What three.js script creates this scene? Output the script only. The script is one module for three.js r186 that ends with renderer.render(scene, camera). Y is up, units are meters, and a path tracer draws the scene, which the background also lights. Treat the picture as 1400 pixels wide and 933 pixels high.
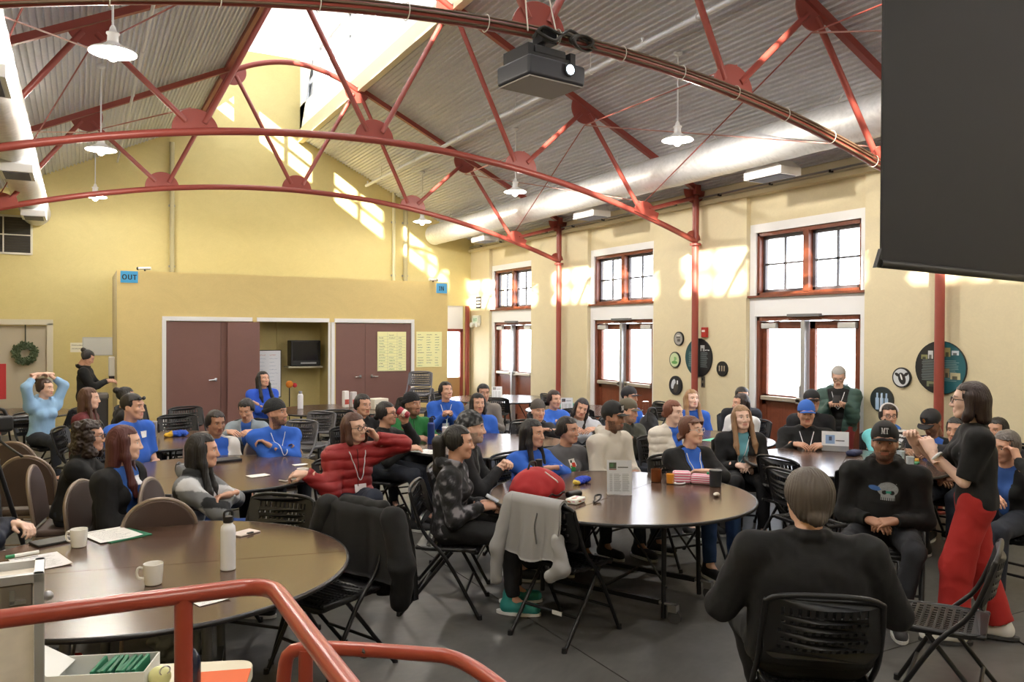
import * as THREE from 'three';
import { mergeGeometries } from 'three/addons/utils/BufferGeometryUtils.js';
import { RoundedBoxGeometry } from 'three/addons/geometries/RoundedBoxGeometry.js';
import { ImprovedNoise } from 'three/addons/math/ImprovedNoise.js';

// ---------------------------------------------------------------- camera, sky, sun, exposure
const scene = new THREE.Scene();
const D2R = Math.PI / 180;
const camera = new THREE.PerspectiveCamera(46.5, 1400 / 933, 0.05, 400);
camera.position.set(0, 1.9, 0);
camera.rotation.order = 'YXZ';
camera.rotation.set(-0.542 * D2R, -28.615 * D2R, 0.255 * D2R);
const renderer = new THREE.WebGLRenderer({ antialias: true });
renderer.toneMapping = THREE.LinearToneMapping;
renderer.toneMappingExposure = 1.1;
renderer.shadowMap.enabled = true;
scene.background = new THREE.Color().setRGB(9.0, 9.6, 10.6);       // bright even overcast-hazy sky
const sun = new THREE.DirectionalLight(new THREE.Color().setRGB(1, 0.9, 0.74), 34);
sun.position.set(3.1 - 22, 6.5 + 22 * 0.69, -8 + 22 * 1.2);      // low sun from the left, comes in through the roof lantern
sun.target.position.set(3.1, 6.5, -8);
sun.castShadow = true; sun.shadow.mapSize.set(4096, 4096); sun.shadow.radius = 1.5;
Object.assign(sun.shadow.camera, { left: -16, right: 16, top: 16, bottom: -16, near: 1, far: 90 });
scene.add(sun, sun.target);

// ---------------------------------------------------------------- helpers
let seed = 12345;
const rnd = () => { seed = (seed + 0x6d2b79f5) | 0; let t = Math.imul(seed ^ (seed >>> 15), 1 | seed); t = (t + Math.imul(t ^ (t >>> 7), 61 | t)) ^ t; return ((t ^ (t >>> 14)) >>> 0) / 4294967296; };
const rr = (a, b) => a + (b - a) * rnd();
const V = (x, y, z) => new THREE.Vector3(x, y, z);
const perlin = new ImprovedNoise();
const taken = new Map();
function numbered(n) { const k = taken.get(n) || 0; taken.set(n, k + 1); return k ? n + '_' + String(k).padStart(3, '0') : n; }
function tag(o, label, category, group) { o.userData.label = label; o.userData.category = category; if (group) o.userData.group = group; return o; }
function sh(m) { m.castShadow = m.receiveShadow = true; return m; }
function thing(name, label, category, [x, y, z] = [0, 0, 0], turn = 0, group) {
  const o = new THREE.Group(); o.name = numbered(name); scene.add(o);
  o.position.set(x, y, z); o.rotation.y = turn; tag(o, label, category, group); return o;
}
function copy(src, [x, y, z], turn, label, group) {
  const r = src.clone(); r.userData = { ...src.userData }; r.name = numbered(src.name.replace(/_\d\d\d$/, '')); scene.add(r);
  r.position.set(x, y, z); r.rotation.y = turn; if (label) r.userData.label = label; if (group) r.userData.group = group; return r;
}
function boxUV(g, s = 1) {                                           // uv in metres, by the way each face points
  const p = g.attributes.position, n = g.attributes.normal, uv = new Float32Array(p.count * 2);
  for (let i = 0; i < p.count; i++) {
    const ax = Math.abs(n.getX(i)), ay = Math.abs(n.getY(i)), az = Math.abs(n.getZ(i));
    const x = p.getX(i), y = p.getY(i), z = p.getZ(i);
    let a, b; if (ay >= ax && ay >= az) { a = x; b = z; } else if (ax >= az) { a = z; b = y; } else { a = x; b = y; }
    uv[2 * i] = a * s; uv[2 * i + 1] = b * s;
  }
  g.setAttribute('uv', new THREE.BufferAttribute(uv, 2)); return g;
}
const flat = (g) => { const q = g.index ? g.toNonIndexed() : g; for (const k of Object.keys(q.attributes)) if (!['position', 'normal', 'uv'].includes(k)) q.deleteAttribute(k); return q; };
const M4 = (x = 0, y = 0, z = 0, rx = 0, ry = 0, rz = 0, s = 1) => new THREE.Matrix4().compose(V(x, y, z), new THREE.Quaternion().setFromEuler(new THREE.Euler(rx, ry, rz)), typeof s === 'number' ? V(s, s, s) : s);
class B {                                                            // collects pieces that become one mesh
  constructor() { this.g = []; }
  add(g, m) { const q = flat(g); if (m) q.applyMatrix4(m); this.g.push(q); return this; }
  box(w, h, d, x = 0, y = 0, z = 0, rx = 0, ry = 0, rz = 0) { return this.add(new THREE.BoxGeometry(w, h, d), M4(x, y, z, rx, ry, rz)); }
  rbox(w, h, d, r, x = 0, y = 0, z = 0, rx = 0, ry = 0, rz = 0, seg = 2) { return this.add(new RoundedBoxGeometry(w, h, d, seg, r), M4(x, y, z, rx, ry, rz)); }
  cyl(r0, r1, h, x = 0, y = 0, z = 0, seg = 20, rx = 0, ry = 0, rz = 0) { return this.add(new THREE.CylinderGeometry(r1, r0, h, seg), M4(x, y, z, rx, ry, rz)); }
  sph(r, x, y, z, s, seg = 14) { return this.add(new THREE.SphereGeometry(r, seg, Math.max(8, seg * 0.7 | 0)), M4(x, y, z, 0, 0, 0, s ? V(...s) : 1)); }
  bar(p, q, r, seg = 10, r2 = r) {
    const a = V(...p), b = V(...q), L = a.distanceTo(b);
    const m = new THREE.Matrix4().compose(a.clone().add(b).multiplyScalar(0.5), new THREE.Quaternion().setFromUnitVectors(V(0, 1, 0), b.clone().sub(a).normalize()), V(1, 1, 1));
    return this.add(new THREE.CylinderGeometry(r2, r, L, seg), m);
  }
  beam(p, q, w, h) {                                                 // square bar between two points, w across, h in height
    const a = V(...p), b = V(...q), d = b.clone().sub(a), L = d.length(); d.normalize();
    const up = Math.abs(d.y) > 0.98 ? V(0, 0, 1) : V(0, 1, 0), s = V().crossVectors(up, d).normalize(), u = V().crossVectors(d, s);
    const m = new THREE.Matrix4().makeBasis(s, u, d).setPosition(a.add(b).multiplyScalar(0.5));
    return this.add(new THREE.BoxGeometry(w, h, L), m);
  }
  tube(pts, r, seg = 8, n = 0, closed = false) {
    const c = new THREE.CatmullRomCurve3(pts.map((p) => V(...p)), closed, 'centripetal');
    this.add(new THREE.TubeGeometry(c, n || pts.length * 5, r, seg, closed));
    if (!closed) for (const [i, j] of [[0, 1], [pts.length - 1, pts.length - 2]]) this.add(new THREE.SphereGeometry(r, seg, 6), M4(...pts[i]));
    return this;
  }
  lathe(prof, seg = 28, m) { return this.add(new THREE.LatheGeometry(prof.map((p) => new THREE.Vector2(...p)), seg), m); }
  ext(shape, depth, m, opt = {}) { return this.add(new THREE.ExtrudeGeometry(shape, { depth, bevelEnabled: false, curveSegments: 12, ...opt }), m); }
  geo(uvs) { const g = mergeGeometries(this.g.map((q) => { if (!q.attributes.uv) q.setAttribute('uv', new THREE.BufferAttribute(new Float32Array(q.attributes.position.count * 2), 2)); return q; })); if (uvs) boxUV(g, uvs === true ? 1 : uvs); return g; }
  mesh(name, mat, parent, uvs) { const m = sh(new THREE.Mesh(this.geo(uvs), mat)); m.name = parent ? name : numbered(name); (parent || scene).add(m); return m; }
}
const part = (name, geo, mat, parent) => { const m = sh(new THREE.Mesh(geo, mat)); m.name = name; parent.add(m); return m; };
function struct(name, o) { o.userData.kind = 'structure'; return o; }
function sgroup(name) { const g = new THREE.Group(); g.name = name; taken.set(name, 1); g.userData.kind = 'structure'; scene.add(g); return g; }
const rrect = (w, h, r) => { const s = new THREE.Shape(), x = w / 2, y = h / 2; s.moveTo(-x + r, -y); s.lineTo(x - r, -y); s.quadraticCurveTo(x, -y, x, -y + r); s.lineTo(x, y - r); s.quadraticCurveTo(x, y, x - r, y); s.lineTo(-x + r, y); s.quadraticCurveTo(-x, y, -x, y - r); s.lineTo(-x, -y + r); s.quadraticCurveTo(-x, -y, -x + r, -y); return s; };

// ---------------------------------------------------------------- procedural textures and materials
function dataTex(n, fn, rep = 1, srgb = true) {
  const d = new Uint8Array(n * n * 4);
  for (let j = 0; j < n; j++) for (let i = 0; i < n; i++) { const c = fn(i / n, j / n), k = (j * n + i) * 4; for (let q = 0; q < 3; q++) d[k + q] = Math.max(0, Math.min(255, c[q])); d[k + 3] = 255; }
  const t = new THREE.DataTexture(d, n, n); t.wrapS = t.wrapT = THREE.RepeatWrapping; t.magFilter = THREE.LinearFilter; t.minFilter = THREE.LinearMipmapLinearFilter; t.generateMipmaps = true;
  if (srgb) t.colorSpace = THREE.SRGBColorSpace; t.repeat.set(rep, rep); t.needsUpdate = true; return t;
}
const tn = (u, v, f, z = 0) => { const a = u * 2 * Math.PI, b = v * 2 * Math.PI, R = f / 6.283; return perlin.noise(Math.cos(a) * R + 7, Math.sin(a) * R + Math.cos(b) * R * 1.31 + z, Math.sin(b) * R * 1.31 + 3); };
const fbm = (u, v, f, z = 0) => tn(u, v, f, z) + 0.5 * tn(u, v, f * 2.1, z + 9) + 0.25 * tn(u, v, f * 4.3, z + 21);
function canvasTex(w, h, draw) { const c = document.createElement('canvas'); c.width = w; c.height = h; draw(c.getContext('2d'), w, h); const t = new THREE.CanvasTexture(c); t.colorSpace = THREE.SRGBColorSpace; t.magFilter = THREE.LinearFilter; return t; }
const mats = new Map();
function mat(color, rough = 0.8, metal = 0, extra = {}) {
  const key = [color, rough, metal, JSON.stringify(Object.keys(extra)), extra.map?.uuid].join();
  if (!mats.has(key)) mats.set(key, new THREE.MeshStandardMaterial({ color, roughness: rough, metalness: metal, ...extra }));
  return mats.get(key);
}
const texWall = dataTex(256, (u, v) => { const k = 247 + 3 * fbm(u, v, 9) + 4 * tn(u, v, 60, 4); return [k, k, k]; }, 0.7);
const texBump = dataTex(128, (u, v) => { const k = 128 + 80 * tn(u, v, 40) + 40 * tn(u, v, 90, 3); return [k, k, k]; }, 3, false);
const M = {
  yellow: new THREE.MeshStandardMaterial({ color: '#d6c68a', roughness: 0.62, map: texWall, bumpMap: texBump, bumpScale: 0.0006 }),
  cream: new THREE.MeshStandardMaterial({ color: '#dccfac', roughness: 0.62, map: texWall, bumpMap: texBump, bumpScale: 0.0006 }),
  lanternRoof: new THREE.MeshPhysicalMaterial({ color: '#f4f4f2', roughness: 1, transmission: 0.35, thickness: 0 }),
  white: mat('#e6e6e8', 0.5), plaster: mat('#f1f0ec', 0.8),
  red: new THREE.MeshStandardMaterial({ color: '#8f4138', roughness: 0.4, bumpMap: texBump, bumpScale: 0.0003 }),
  rail: new THREE.MeshStandardMaterial({ color: '#9c4232', roughness: 0.3, bumpMap: texBump, bumpScale: 0.0003 }),
  galv: new THREE.MeshStandardMaterial({ roughness: 0.5, metalness: 0.15, map: dataTex(256, (u, v) => { const k = 212 + 7 * fbm(u, v, 14) + 6 * tn(u, v, 70, 6); return [k, k + 1, k + 9]; }, 1.3) }),
  duct: new THREE.MeshStandardMaterial({ roughness: 0.45, metalness: 0.25, map: dataTex(128, (u, v) => { const k = 214 + 14 * fbm(u, v, 12); return [k, k, k]; }, 1.5) }),
  steel: mat('#9a9a9c', 0.35, 0.8), chrome: mat('#cfcfd2', 0.18, 0.95), alu: mat('#b9bbbe', 0.4, 0.7), black: mat('#17171a', 0.5), blackGloss: mat('#101014', 0.22), darkSteel: mat('#19191c', 0.4, 0.3), pipeWhite: mat('#d9dadb', 0.4),
  maroon: new THREE.MeshStandardMaterial({ color: '#7b5650', roughness: 0.45, map: texWall }),
  concrete: new THREE.MeshStandardMaterial({ roughness: 0.5,
    map: dataTex(512, (u, v) => { const k = 84 + 9 * fbm(u, v, 7) + 7 * fbm(u, v, 30, 5) + 5 * tn(u, v, 120, 2); return [k, k * 0.985, k * 0.955]; }, 0.22),
    roughnessMap: dataTex(256, (u, v) => { const k = 225 + 20 * fbm(u, v, 14, 3); return [k, k, k]; }, 0.31, false) }),
  wood: new THREE.MeshStandardMaterial({ roughness: 0.4, map: dataTex(256, (u, v) => { const g = fbm(u * 1, v, 4, 1) * 0.5 + tn(u, 0, 70, 2) * 0.6 + tn(u, v * 0.25, 90, 3) * 0.3; return [114 + 24 * g, 58 + 17 * g, 36 + 12 * g]; }, 1.4) }),
  tabletop: new THREE.MeshPhysicalMaterial({ roughness: 0.2, specularIntensity: 1, map: dataTex(512, (u, v) => { const g = 0.55 * tn(0, v, 60, 1) + 0.35 * tn(u * 1, v, 30, 5) + 0.5 * tn(u, v * 1, 110, 2) * 0.5; return [82 + 15 * g, 62 + 13 * g, 51 + 11 * g]; }, 0.9) }),
  glass: new THREE.MeshPhysicalMaterial({ color: '#ffffff', roughness: 0.02, transmission: 1, thickness: 0 }),
  acrylic: new THREE.MeshPhysicalMaterial({ color: '#ffffff', roughness: 0.06, transmission: 1, thickness: 0 }),
  plastic: new THREE.MeshStandardMaterial({ color: '#131316', roughness: 0.42 }),
  vinyl: new THREE.MeshStandardMaterial({ color: '#4a3a34', roughness: 0.5, bumpMap: texBump, bumpScale: 0.0005 }),
  bronze: mat('#8b7c70', 0.38, 0.45), paper: mat('#eeece8', 0.85), skinless: mat('#000000', 1),
};
// ---------------------------------------------------------------- the building shell  (x right, y up, depth s = -z)
const WR = 8.2, WL = -2.0, BACK = -17.1, FRONT = 6.0, CX = 3.1;      // walls and ridge line
const deckY = (x) => 6.08 - 0.485 * (Math.abs(x - CX) - 1.0);
const bays = [7.24, 11.19, 15.17], cols = [5.28, 9.13, 12.98];
{ // floor: cast slabs with saw-cut joints
  const f = sgroup('floor');
  new B().box(14, 0.1, 27, 3.1, -0.075, -6).mesh('base', mat('#3c3b39', 0.9), f, true);
  const xs = [-2.3, 2.635, 8.5], zs = [6.3, 1.2, -3.1, -7.4, -11.7, -17.4];
  for (let i = 0; i < 2; i++) for (let j = 0; j < 5; j++) { const w = xs[i + 1] - xs[i] - 0.009, d = zs[j] - zs[j + 1] - 0.009; new B().box(w, 0.025, d, (xs[i] + xs[i + 1]) / 2, -0.0125, (zs[j] + zs[j + 1]) / 2).mesh('slab', M.concrete, f, true); }
}
{ // right wall with three door and window bays, panels between the bays stand proud
  const w = sgroup('wall_right');
  const s = new THREE.Shape(); s.moveTo(-FRONT - 0.2, -0.05); s.lineTo(17.3, -0.05); s.lineTo(17.3, 4.05); s.lineTo(-FRONT - 0.2, 4.05); s.lineTo(-FRONT - 0.2, -0.05);
  for (const c of bays) for (const [y0, y1] of [[0.0, 2.15], [2.44, 3.31]]) { const h = new THREE.Path(); h.moveTo(c - 0.85, y0); h.lineTo(c - 0.85, y1); h.lineTo(c + 0.85, y1); h.lineTo(c + 0.85, y0); s.holes.push(h); }
  new B().ext(s, 0.25, M4(WR + 0.08, 0, 0, 0, Math.PI / 2, 0)).mesh('panel', M.cream, w, true);
  const ed = [-FRONT, bays[0] - 0.955, bays[0] + 0.955, bays[1] - 0.955, bays[1] + 0.955, bays[2] - 0.955, bays[2] + 0.955, 17.1];
  for (let i = 0; i < 8; i += 2) { const a = ed[i], b = ed[i + 1]; new B().box(0.085, 3.82, b - a, WR + 0.0425, 1.91, -(a + b) / 2).mesh('pilaster', M.cream, w, true); }
  // sloped ledge along the top of the panels, and the soffit above it
  const c = new THREE.Shape(); c.moveTo(0, 0); c.lineTo(0.3, 0); c.lineTo(0.3, 0.16); c.lineTo(0.19, 0.16); c.lineTo(-0.06, 0.06); c.lineTo(-0.06, 0);
  new B().ext(c, 17.1 + FRONT, M4(WR, 3.82, -17.1)).mesh('ledge', M.cream, w, true);
  new B().box(0.25, 0.35, 17.1 + FRONT, WR + 0.2, 4.08, (FRONT - 17.1) / 2).mesh('wall_plate', M.cream, w, true);
}
{ // back gable wall with its two doorways
  const w = sgroup('wall_back');
  const s = new THREE.Shape(); s.moveTo(WL - 0.2, -0.05); s.lineTo(WR + 0.3, -0.05); s.lineTo(WR + 0.3, deckY(WR) - 0.02); s.lineTo(CX + 1.05, deckY(CX + 1.05)); s.lineTo(CX + 1.05, 7.72); s.lineTo(CX - 1.05, 7.72); s.lineTo(CX - 1.05, deckY(CX - 1.05)); s.lineTo(WL - 0.2, deckY(WL) - 0.05);
  for (const [x0, x1, y0, y1] of [[-1.26, -0.52, 0, 2.0], [6.95, 8.02, 0, 2.55]]) { const h = new THREE.Path(); h.moveTo(x0, y0); h.lineTo(x0, y1); h.lineTo(x1, y1); h.lineTo(x1, y0); s.holes.push(h); }
  new B().ext(s, 0.25, M4(0, 0, BACK - 0.25)).mesh('panel', M.yellow, w, true);
}
{ const w = sgroup('wall_left'); new B().box(0.25, 4.3, 23.3, WL - 0.125, 2.1, -5.55).mesh('panel', M.yellow, w, true); }
{ // wall behind the camera
  const w = sgroup('wall_front'); const s = new THREE.Shape(); s.moveTo(WL - 0.2, -0.05); s.lineTo(WR + 0.3, -0.05); s.lineTo(WR + 0.3, deckY(WR)); s.lineTo(CX + 1.05, deckY(CX + 1.05)); s.lineTo(CX + 1.05, 7.72); s.lineTo(CX - 1.05, 7.72); s.lineTo(CX - 1.05, deckY(CX - 1.05)); s.lineTo(WL - 0.2, deckY(WL));
  new B().ext(s, 0.25, M4(0, 0, FRONT)).mesh('panel', M.yellow, w, true);
}
{ // corrugated roof decks and the roof lantern
  const c = sgroup('ceiling');
  const deck = (sgn) => {
    const pitch = 0.0677, len = 4.62, pos = [], idx = [], uv = [], th = Math.atan(0.485), z0 = FRONT + 0.1, z1 = BACK - 0.1;
    // each rib: narrow lower flange, steep webs, wide upper flange (every facet gets its own vertices)
    const rib = [[0, 0.012], [0.56, 0.012], [0.66, -0.012], [0.9, -0.012], [1, 0.012]];
    for (let k = 0; k < len / pitch; k++) for (let q = 0; q < 4; q++) {
      const a = pos.length / 3;
      for (const e of [0, 1]) { const [f, h] = rib[q + e], t = (k + f) * pitch, x = CX + sgn * (1.02 + t * Math.cos(th) + h * Math.sin(th)), y = 6.08 - t * Math.sin(th) + h * Math.cos(th); pos.push(x, y, z0, x, y, z1); uv.push(t, z0, t, z1); }
      idx.push(a, a + 1, a + 2, a + 1, a + 3, a + 2);
    }
    const g = new THREE.BufferGeometry(); g.setAttribute('position', new THREE.Float32BufferAttribute(pos, 3)); g.setAttribute('uv', new THREE.Float32BufferAttribute(uv, 2)); g.setIndex(idx); g.computeVertexNormals();
    const m = part('corrugated_deck', g, M.galv, c); m.material.side = THREE.DoubleSide;
    // insulation and roofing above, which keeps the daylight out
    const half = len / 2 + 0.2, mid = CX + sgn * (1.02 + half * Math.cos(th)), my = 6.08 - half * Math.sin(th);
    new B().box(len, 0.12, 23.6, mid + 0.09 * Math.sin(th) * sgn, my + 0.1, (FRONT + BACK) / 2, 0, 0, -sgn * th).mesh('roof_sheathing', mat('#6b6b6b', 0.9), c);
    new B().box(0.03, 0.26, 23.1, CX + sgn * 1.035, 6.1, (FRONT + BACK) / 2).mesh('curb', sgn < 0 ? M.galv : M.cream, c, true);
    new B().box(0.11, 0.1, 23.1, CX + sgn * 1.06, 6.0, (FRONT + BACK) / 2).mesh('ridge_beam', sgn < 0 ? M.red : M.cream, c, true);
  };
  deck(-1); deck(1);
  const ws = []; for (let s = -5.1; s < 17; s += 1.92) ws.push(s);
  for (const sgn of [-1, 1]) {
    const s = new THREE.Shape(); s.moveTo(-FRONT, 6.1); s.lineTo(17.1, 6.1); s.lineTo(17.1, 7.75); s.lineTo(-FRONT, 7.75); s.lineTo(-FRONT, 6.1);
    for (const a of ws) { const h = new THREE.Path(); h.moveTo(a, 6.72); h.lineTo(a, 7.5); h.lineTo(a + 1.5, 7.5); h.lineTo(a + 1.5, 6.72); s.holes.push(h); }
    new B().ext(s, 0.14, M4(CX + sgn * 1.05 + (sgn < 0 ? -0.14 : 0), 0, 0, 0, Math.PI / 2, 0)).mesh('lantern_wall', M.plaster, c, true);
    const b = new B(); for (const a of ws) for (const [dy, dz, h, d] of [[0, 0.03, 0.78, 0.06], [0, 0.75, 0.78, 0.05], [0, 1.47, 0.78, 0.06]]) b.box(0.06, h, d, CX + sgn * 1.12, 7.11, -(a + dz));
    for (const a of ws) for (const y of [6.745, 7.11, 7.475]) b.box(0.06, 0.05, 1.5, CX + sgn * 1.12, y, -(a + 0.75));
    b.mesh('lantern_window_frame', M.white, c);
    for (const a of ws) new B().box(0.006, 0.78, 1.5, CX + sgn * 1.12, 7.11, -(a + 0.75)).mesh('lantern_pane', M.glass, c);
  }
  for (let z = FRONT + 0.2; z > BACK; z -= 1.45) new B().box(2.6, 0.012, 1.43, CX, 7.775, z - 0.725).mesh('translucent_panel', M.lanternRoof, c, true);  // roof panels guessed translucent, so daylight through them whitens the lantern
}
{ // outdoors beyond the doors: pale paving and a low wall
  const g = sgroup('ground'); new B().box(120, 0.1, 160, 0, -0.15, -20).mesh('paving', mat('#b9b6ad', 0.9), g, true);
}
// ---------------------------------------------------------------- window and door bays of the right wall
bays.forEach((c, i) => {
  const z = -c, X = WR + 0.085;
  const t = sgroup('trim_' + (i + 1));
  const tb = (n, w, h, d, y, dz, px = 0) => new B().box(w, h, d, X + 0.0 - w / 2 + px + 0.02, y, z + dz).mesh(n, M.white, t);
  tb('head_board', 0.035, 0.12, 1.9, 3.37, 0); tb('middle_board', 0.035, 0.27, 1.9, 2.285, 0);
  for (const k of [-1, 1]) { tb('side_board', 0.036, 3.31, 0.105, 1.655, k * 0.9); }
  const w = sgroup('window_' + (i + 1));
  new B().box(0.09, 0.03, 1.94, X - 0.02, 2.425, z).mesh('sill', M.wood, w, true);
  const fr = new B(); for (const k of [-1, 1]) fr.box(0.14, 0.87, 0.045, X + 0.085, 2.875, z + k * 0.826); fr.box(0.14, 0.05, 1.7, X + 0.085, 3.285, z).box(0.14, 0.04, 1.7, X + 0.085, 2.46, z); fr.mesh('window_frame', M.wood, w, true);
  new B().box(0.15, 0.8, 0.09, X + 0.08, 2.87, z).mesh('mullion', M.wood, w, true);
  for (const k of [-1, 1]) {
    const zc = z + k * 0.425; const sB = new B();
    for (const q of [-1, 1]) { sB.box(0.045, 0.79, 0.04, X + 0.11, 2.87, zc + q * 0.36); sB.box(0.045, 0.045, 0.76, X + 0.11, 2.87 + q * 0.37, zc); }
    const sash = sB.mesh('sash', mat('#4a4448', 0.5), w, true);
    new B().box(0.03, 0.72, 0.024, X + 0.105, 2.87, zc).box(0.03, 0.024, 0.7, X + 0.105, 2.87, zc).mesh('muntin', mat('#2e2a2c', 0.5), sash);
    for (const a of [-1, 1]) for (const b of [-1, 1]) new B().box(0.005, 0.345, 0.335, X + 0.115, 2.87 + a * 0.178, zc + b * 0.175).mesh('pane', M.glass, sash);
  }
  const d = sgroup('door_' + (i + 1));
  const f2 = new B(); for (const k of [-1, 1]) f2.box(0.14, 2.15, 0.05, X + 0.085, 1.075, z + k * 0.826); f2.box(0.14, 0.06, 1.7, X + 0.085, 2.12, z); f2.mesh('door_frame', M.wood, d, true);
  new B().box(0.1, 2.09, 0.065, X + 0.03, 1.045, z - 0.02).mesh('centre_mullion', M.alu, d);
  new B().box(0.1, 0.035, 0.52, X - 0.02, 2.155, z + 0.02).mesh('mullion_bracket', mat('#77797c', 0.5, 0.4), d);
  for (const k of [-1, 1]) {
    const zc = z + k * 0.41, l = new B(); // one leaf: rails, stiles, lower panel
    l.box(0.045, 0.1, 0.76, X + 0.09, 2.03, zc).box(0.045, 0.14, 0.76, X + 0.09, 1.01, zc).box(0.045, 0.16, 0.76, X + 0.09, 0.08, zc);
    for (const q of [-1, 1]) l.box(0.045, 2.08, 0.085, X + 0.09, 1.04, zc + q * 0.345);
    const leaf = l.mesh('door_leaf', M.wood, d, true);
    new B().box(0.025, 0.8, 0.62, X + 0.095, 0.55, zc).mesh('lower_panel', M.wood, leaf, true);
    new B().box(0.006, 0.92, 0.62, X + 0.095, 1.53, zc).mesh('pane', M.glass, leaf);
    new B().rbox(0.05, 0.06, 0.7, 0.012, X + 0.02, 1.03, zc).rbox(0.07, 0.09, 0.1, 0.012, X + 0.03, 1.03, zc - k * 0.31).mesh('panic_bar', mat('#b7ae9f', 0.35, 0.4), leaf);
    new B().rbox(0.06, 0.075, 0.26, 0.01, X + 0.03, 2.02, zc + k * 0.22).bar([X + 0.01, 2.08, -(-zc) + k * 0.12], [X + 0.0, 2.1, zc - k * 0.14], 0.008, 6).mesh('door_closer', mat('#c9c8c6', 0.45, 0.3), leaf);
  }
  new B().rbox(0.05, 0.16, 0.06, 0.01, X + 0.05, 1.15, z - 0.09).mesh('lever_plate', M.steel, d);
});
// ---------------------------------------------------------------- back wall doors
{
  const t = sgroup('trim_4'), d = sgroup('door_4'), z = BACK;
  for (const x of [-1.31, -0.47]) new B().box(0.1, 2.05, 0.05, x, 1.025, z + 0.02).mesh('side_board', mat('#cfc7b4', 0.6), t);
  new B().box(0.94, 0.1, 0.05, -0.89, 2.07, z + 0.02).mesh('head_board', mat('#cfc7b4', 0.6), t);
  new B().box(0.74, 2.0, 0.05, -0.89, 1.0, z - 0.06).mesh('door_leaf', mat('#b8ad99', 0.55), d);
  new B().rbox(0.06, 0.06, 0.02, 0.008, -0.6, 0.98, z - 0.03).bar([-0.6, 0.98, z - 0.0], [-0.73, 0.98, z + 0.0], 0.012).mesh('lever_handle', M.steel, d);
  // glazed exit beside the storage block
  const d5 = sgroup('door_5');
  new B().box(1.07, 0.55, 0.06, 7.485, 2.27, z - 0.08).mesh('transom_panel', M.white, d5);
  const f = new B(); for (const x of [6.985, 7.985]) f.box(0.07, 2.0, 0.1, x, 1.0, z - 0.08); f.box(1.07, 0.07, 0.1, 7.485, 1.97, z - 0.08); f.mesh('door_frame', M.red, d5);
  new B().box(0.93, 0.85, 0.05, 7.485, 0.43, z - 0.08).mesh('lower_panel', mat('#b98f5e', 0.5), d5);
  new B().box(0.93, 1.08, 0.006, 7.485, 1.4, z - 0.08).mesh('pane', M.glass, d5);
  new B().box(0.07, 2.55, 0.09, 8.09, 1.275, z + 0.05).mesh('post', M.red, d5);
}
// ---------------------------------------------------------------- storage block with closet doors
{
  const w = sgroup('wall_partition'), zf = -15.0, H = 2.945;
  const s = new THREE.Shape(); s.moveTo(0.57, 0); s.lineTo(6.67, 0); s.lineTo(6.67, H); s.lineTo(0.57, H); s.lineTo(0.57, 0);
  for (const [a, b] of [[1.32, 2.8], [2.9, 4.2], [4.33, 5.88]]) { const h = new THREE.Path(); h.moveTo(a, 0); h.lineTo(a, 2.1); h.lineTo(b, 2.1); h.lineTo(b, 0); s.holes.push(h); }
  new B().ext(s, 0.12, M4(0, 0, zf - 0.12)).mesh('front_panel', new THREE.MeshStandardMaterial({ color: '#d9c283', roughness: 0.6, map: texWall }), w, true);
  new B().box(0.1, H, 1.98, 0.62, H / 2, -16.11).box(0.1, H, 1.98, 6.62, H / 2, -16.11).mesh('side_panel', mat('#e3d9bd', 0.6), w);
  new B().box(5.9, 0.08, 1.98, 3.62, H - 0.04, -16.11).mesh('top_panel', M.yellow, w, true);
  new B().box(1.6, 2.2, 0.05, 3.55, 1.1, -15.95).box(0.05, 2.2, 0.85, 2.78, 1.1, -15.55).box(0.05, 2.2, 0.85, 4.3, 1.1, -15.55).box(1.6, 0.05, 0.85, 3.55, 2.2, -15.55).mesh('closet_lining', M.yellow, w, true);
  new B().box(0.012, 2.1, 0.06, 3.42, 1.1, -15.92).mesh('lining_joint', M.yellow, w, true);
  const t = sgroup('trim_5');
  for (const [a, b] of [[1.27, 2.78], [2.86, 4.2], [4.3, 5.93]]) new B().box(b - a, 0.075, 0.03, (a + b) / 2, 2.135, zf + 0.012).mesh('head_board', M.white, t);
  for (const x of [1.3, 4.27, 5.9, 4.2]) new B().box(x === 4.2 ? 0.04 : 0.065, 2.1, 0.03, x, 1.05, zf + 0.012).mesh('side_board', M.white, t);
  const leaf = (x0, x1, hx) => { const d = sgroup('door_' + (++closet)); new B().box(x1 - x0 - 0.006, 2.08, 0.045, (x0 + x1) / 2, 1.045, zf - 0.04).mesh('door_leaf', M.maroon, d, true); if (hx) new B().rbox(0.05, 0.06, 0.03, 0.008, hx, 1.05, zf - 0.005).bar([hx, 1.05, zf + 0.03], [hx + (hx < (x0 + x1) / 2 ? 0.12 : -0.12), 1.04, zf + 0.035], 0.014).mesh('lever_handle', M.chrome, d); return d; };
  var closet = 5;
  leaf(1.335, 2.24, 2.15); leaf(2.24, 2.8); leaf(4.33, 4.92, 4.82); leaf(4.92, 5.88, 5.05);
  const od = sgroup('door_10'); new B().box(0.56, 2.08, 0.045, 2.62, 1.045, zf + 0.06, 0, 0.03, 0).mesh('door_leaf', M.maroon, od, true); // left leaf of the middle closet, folded back
}
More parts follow.
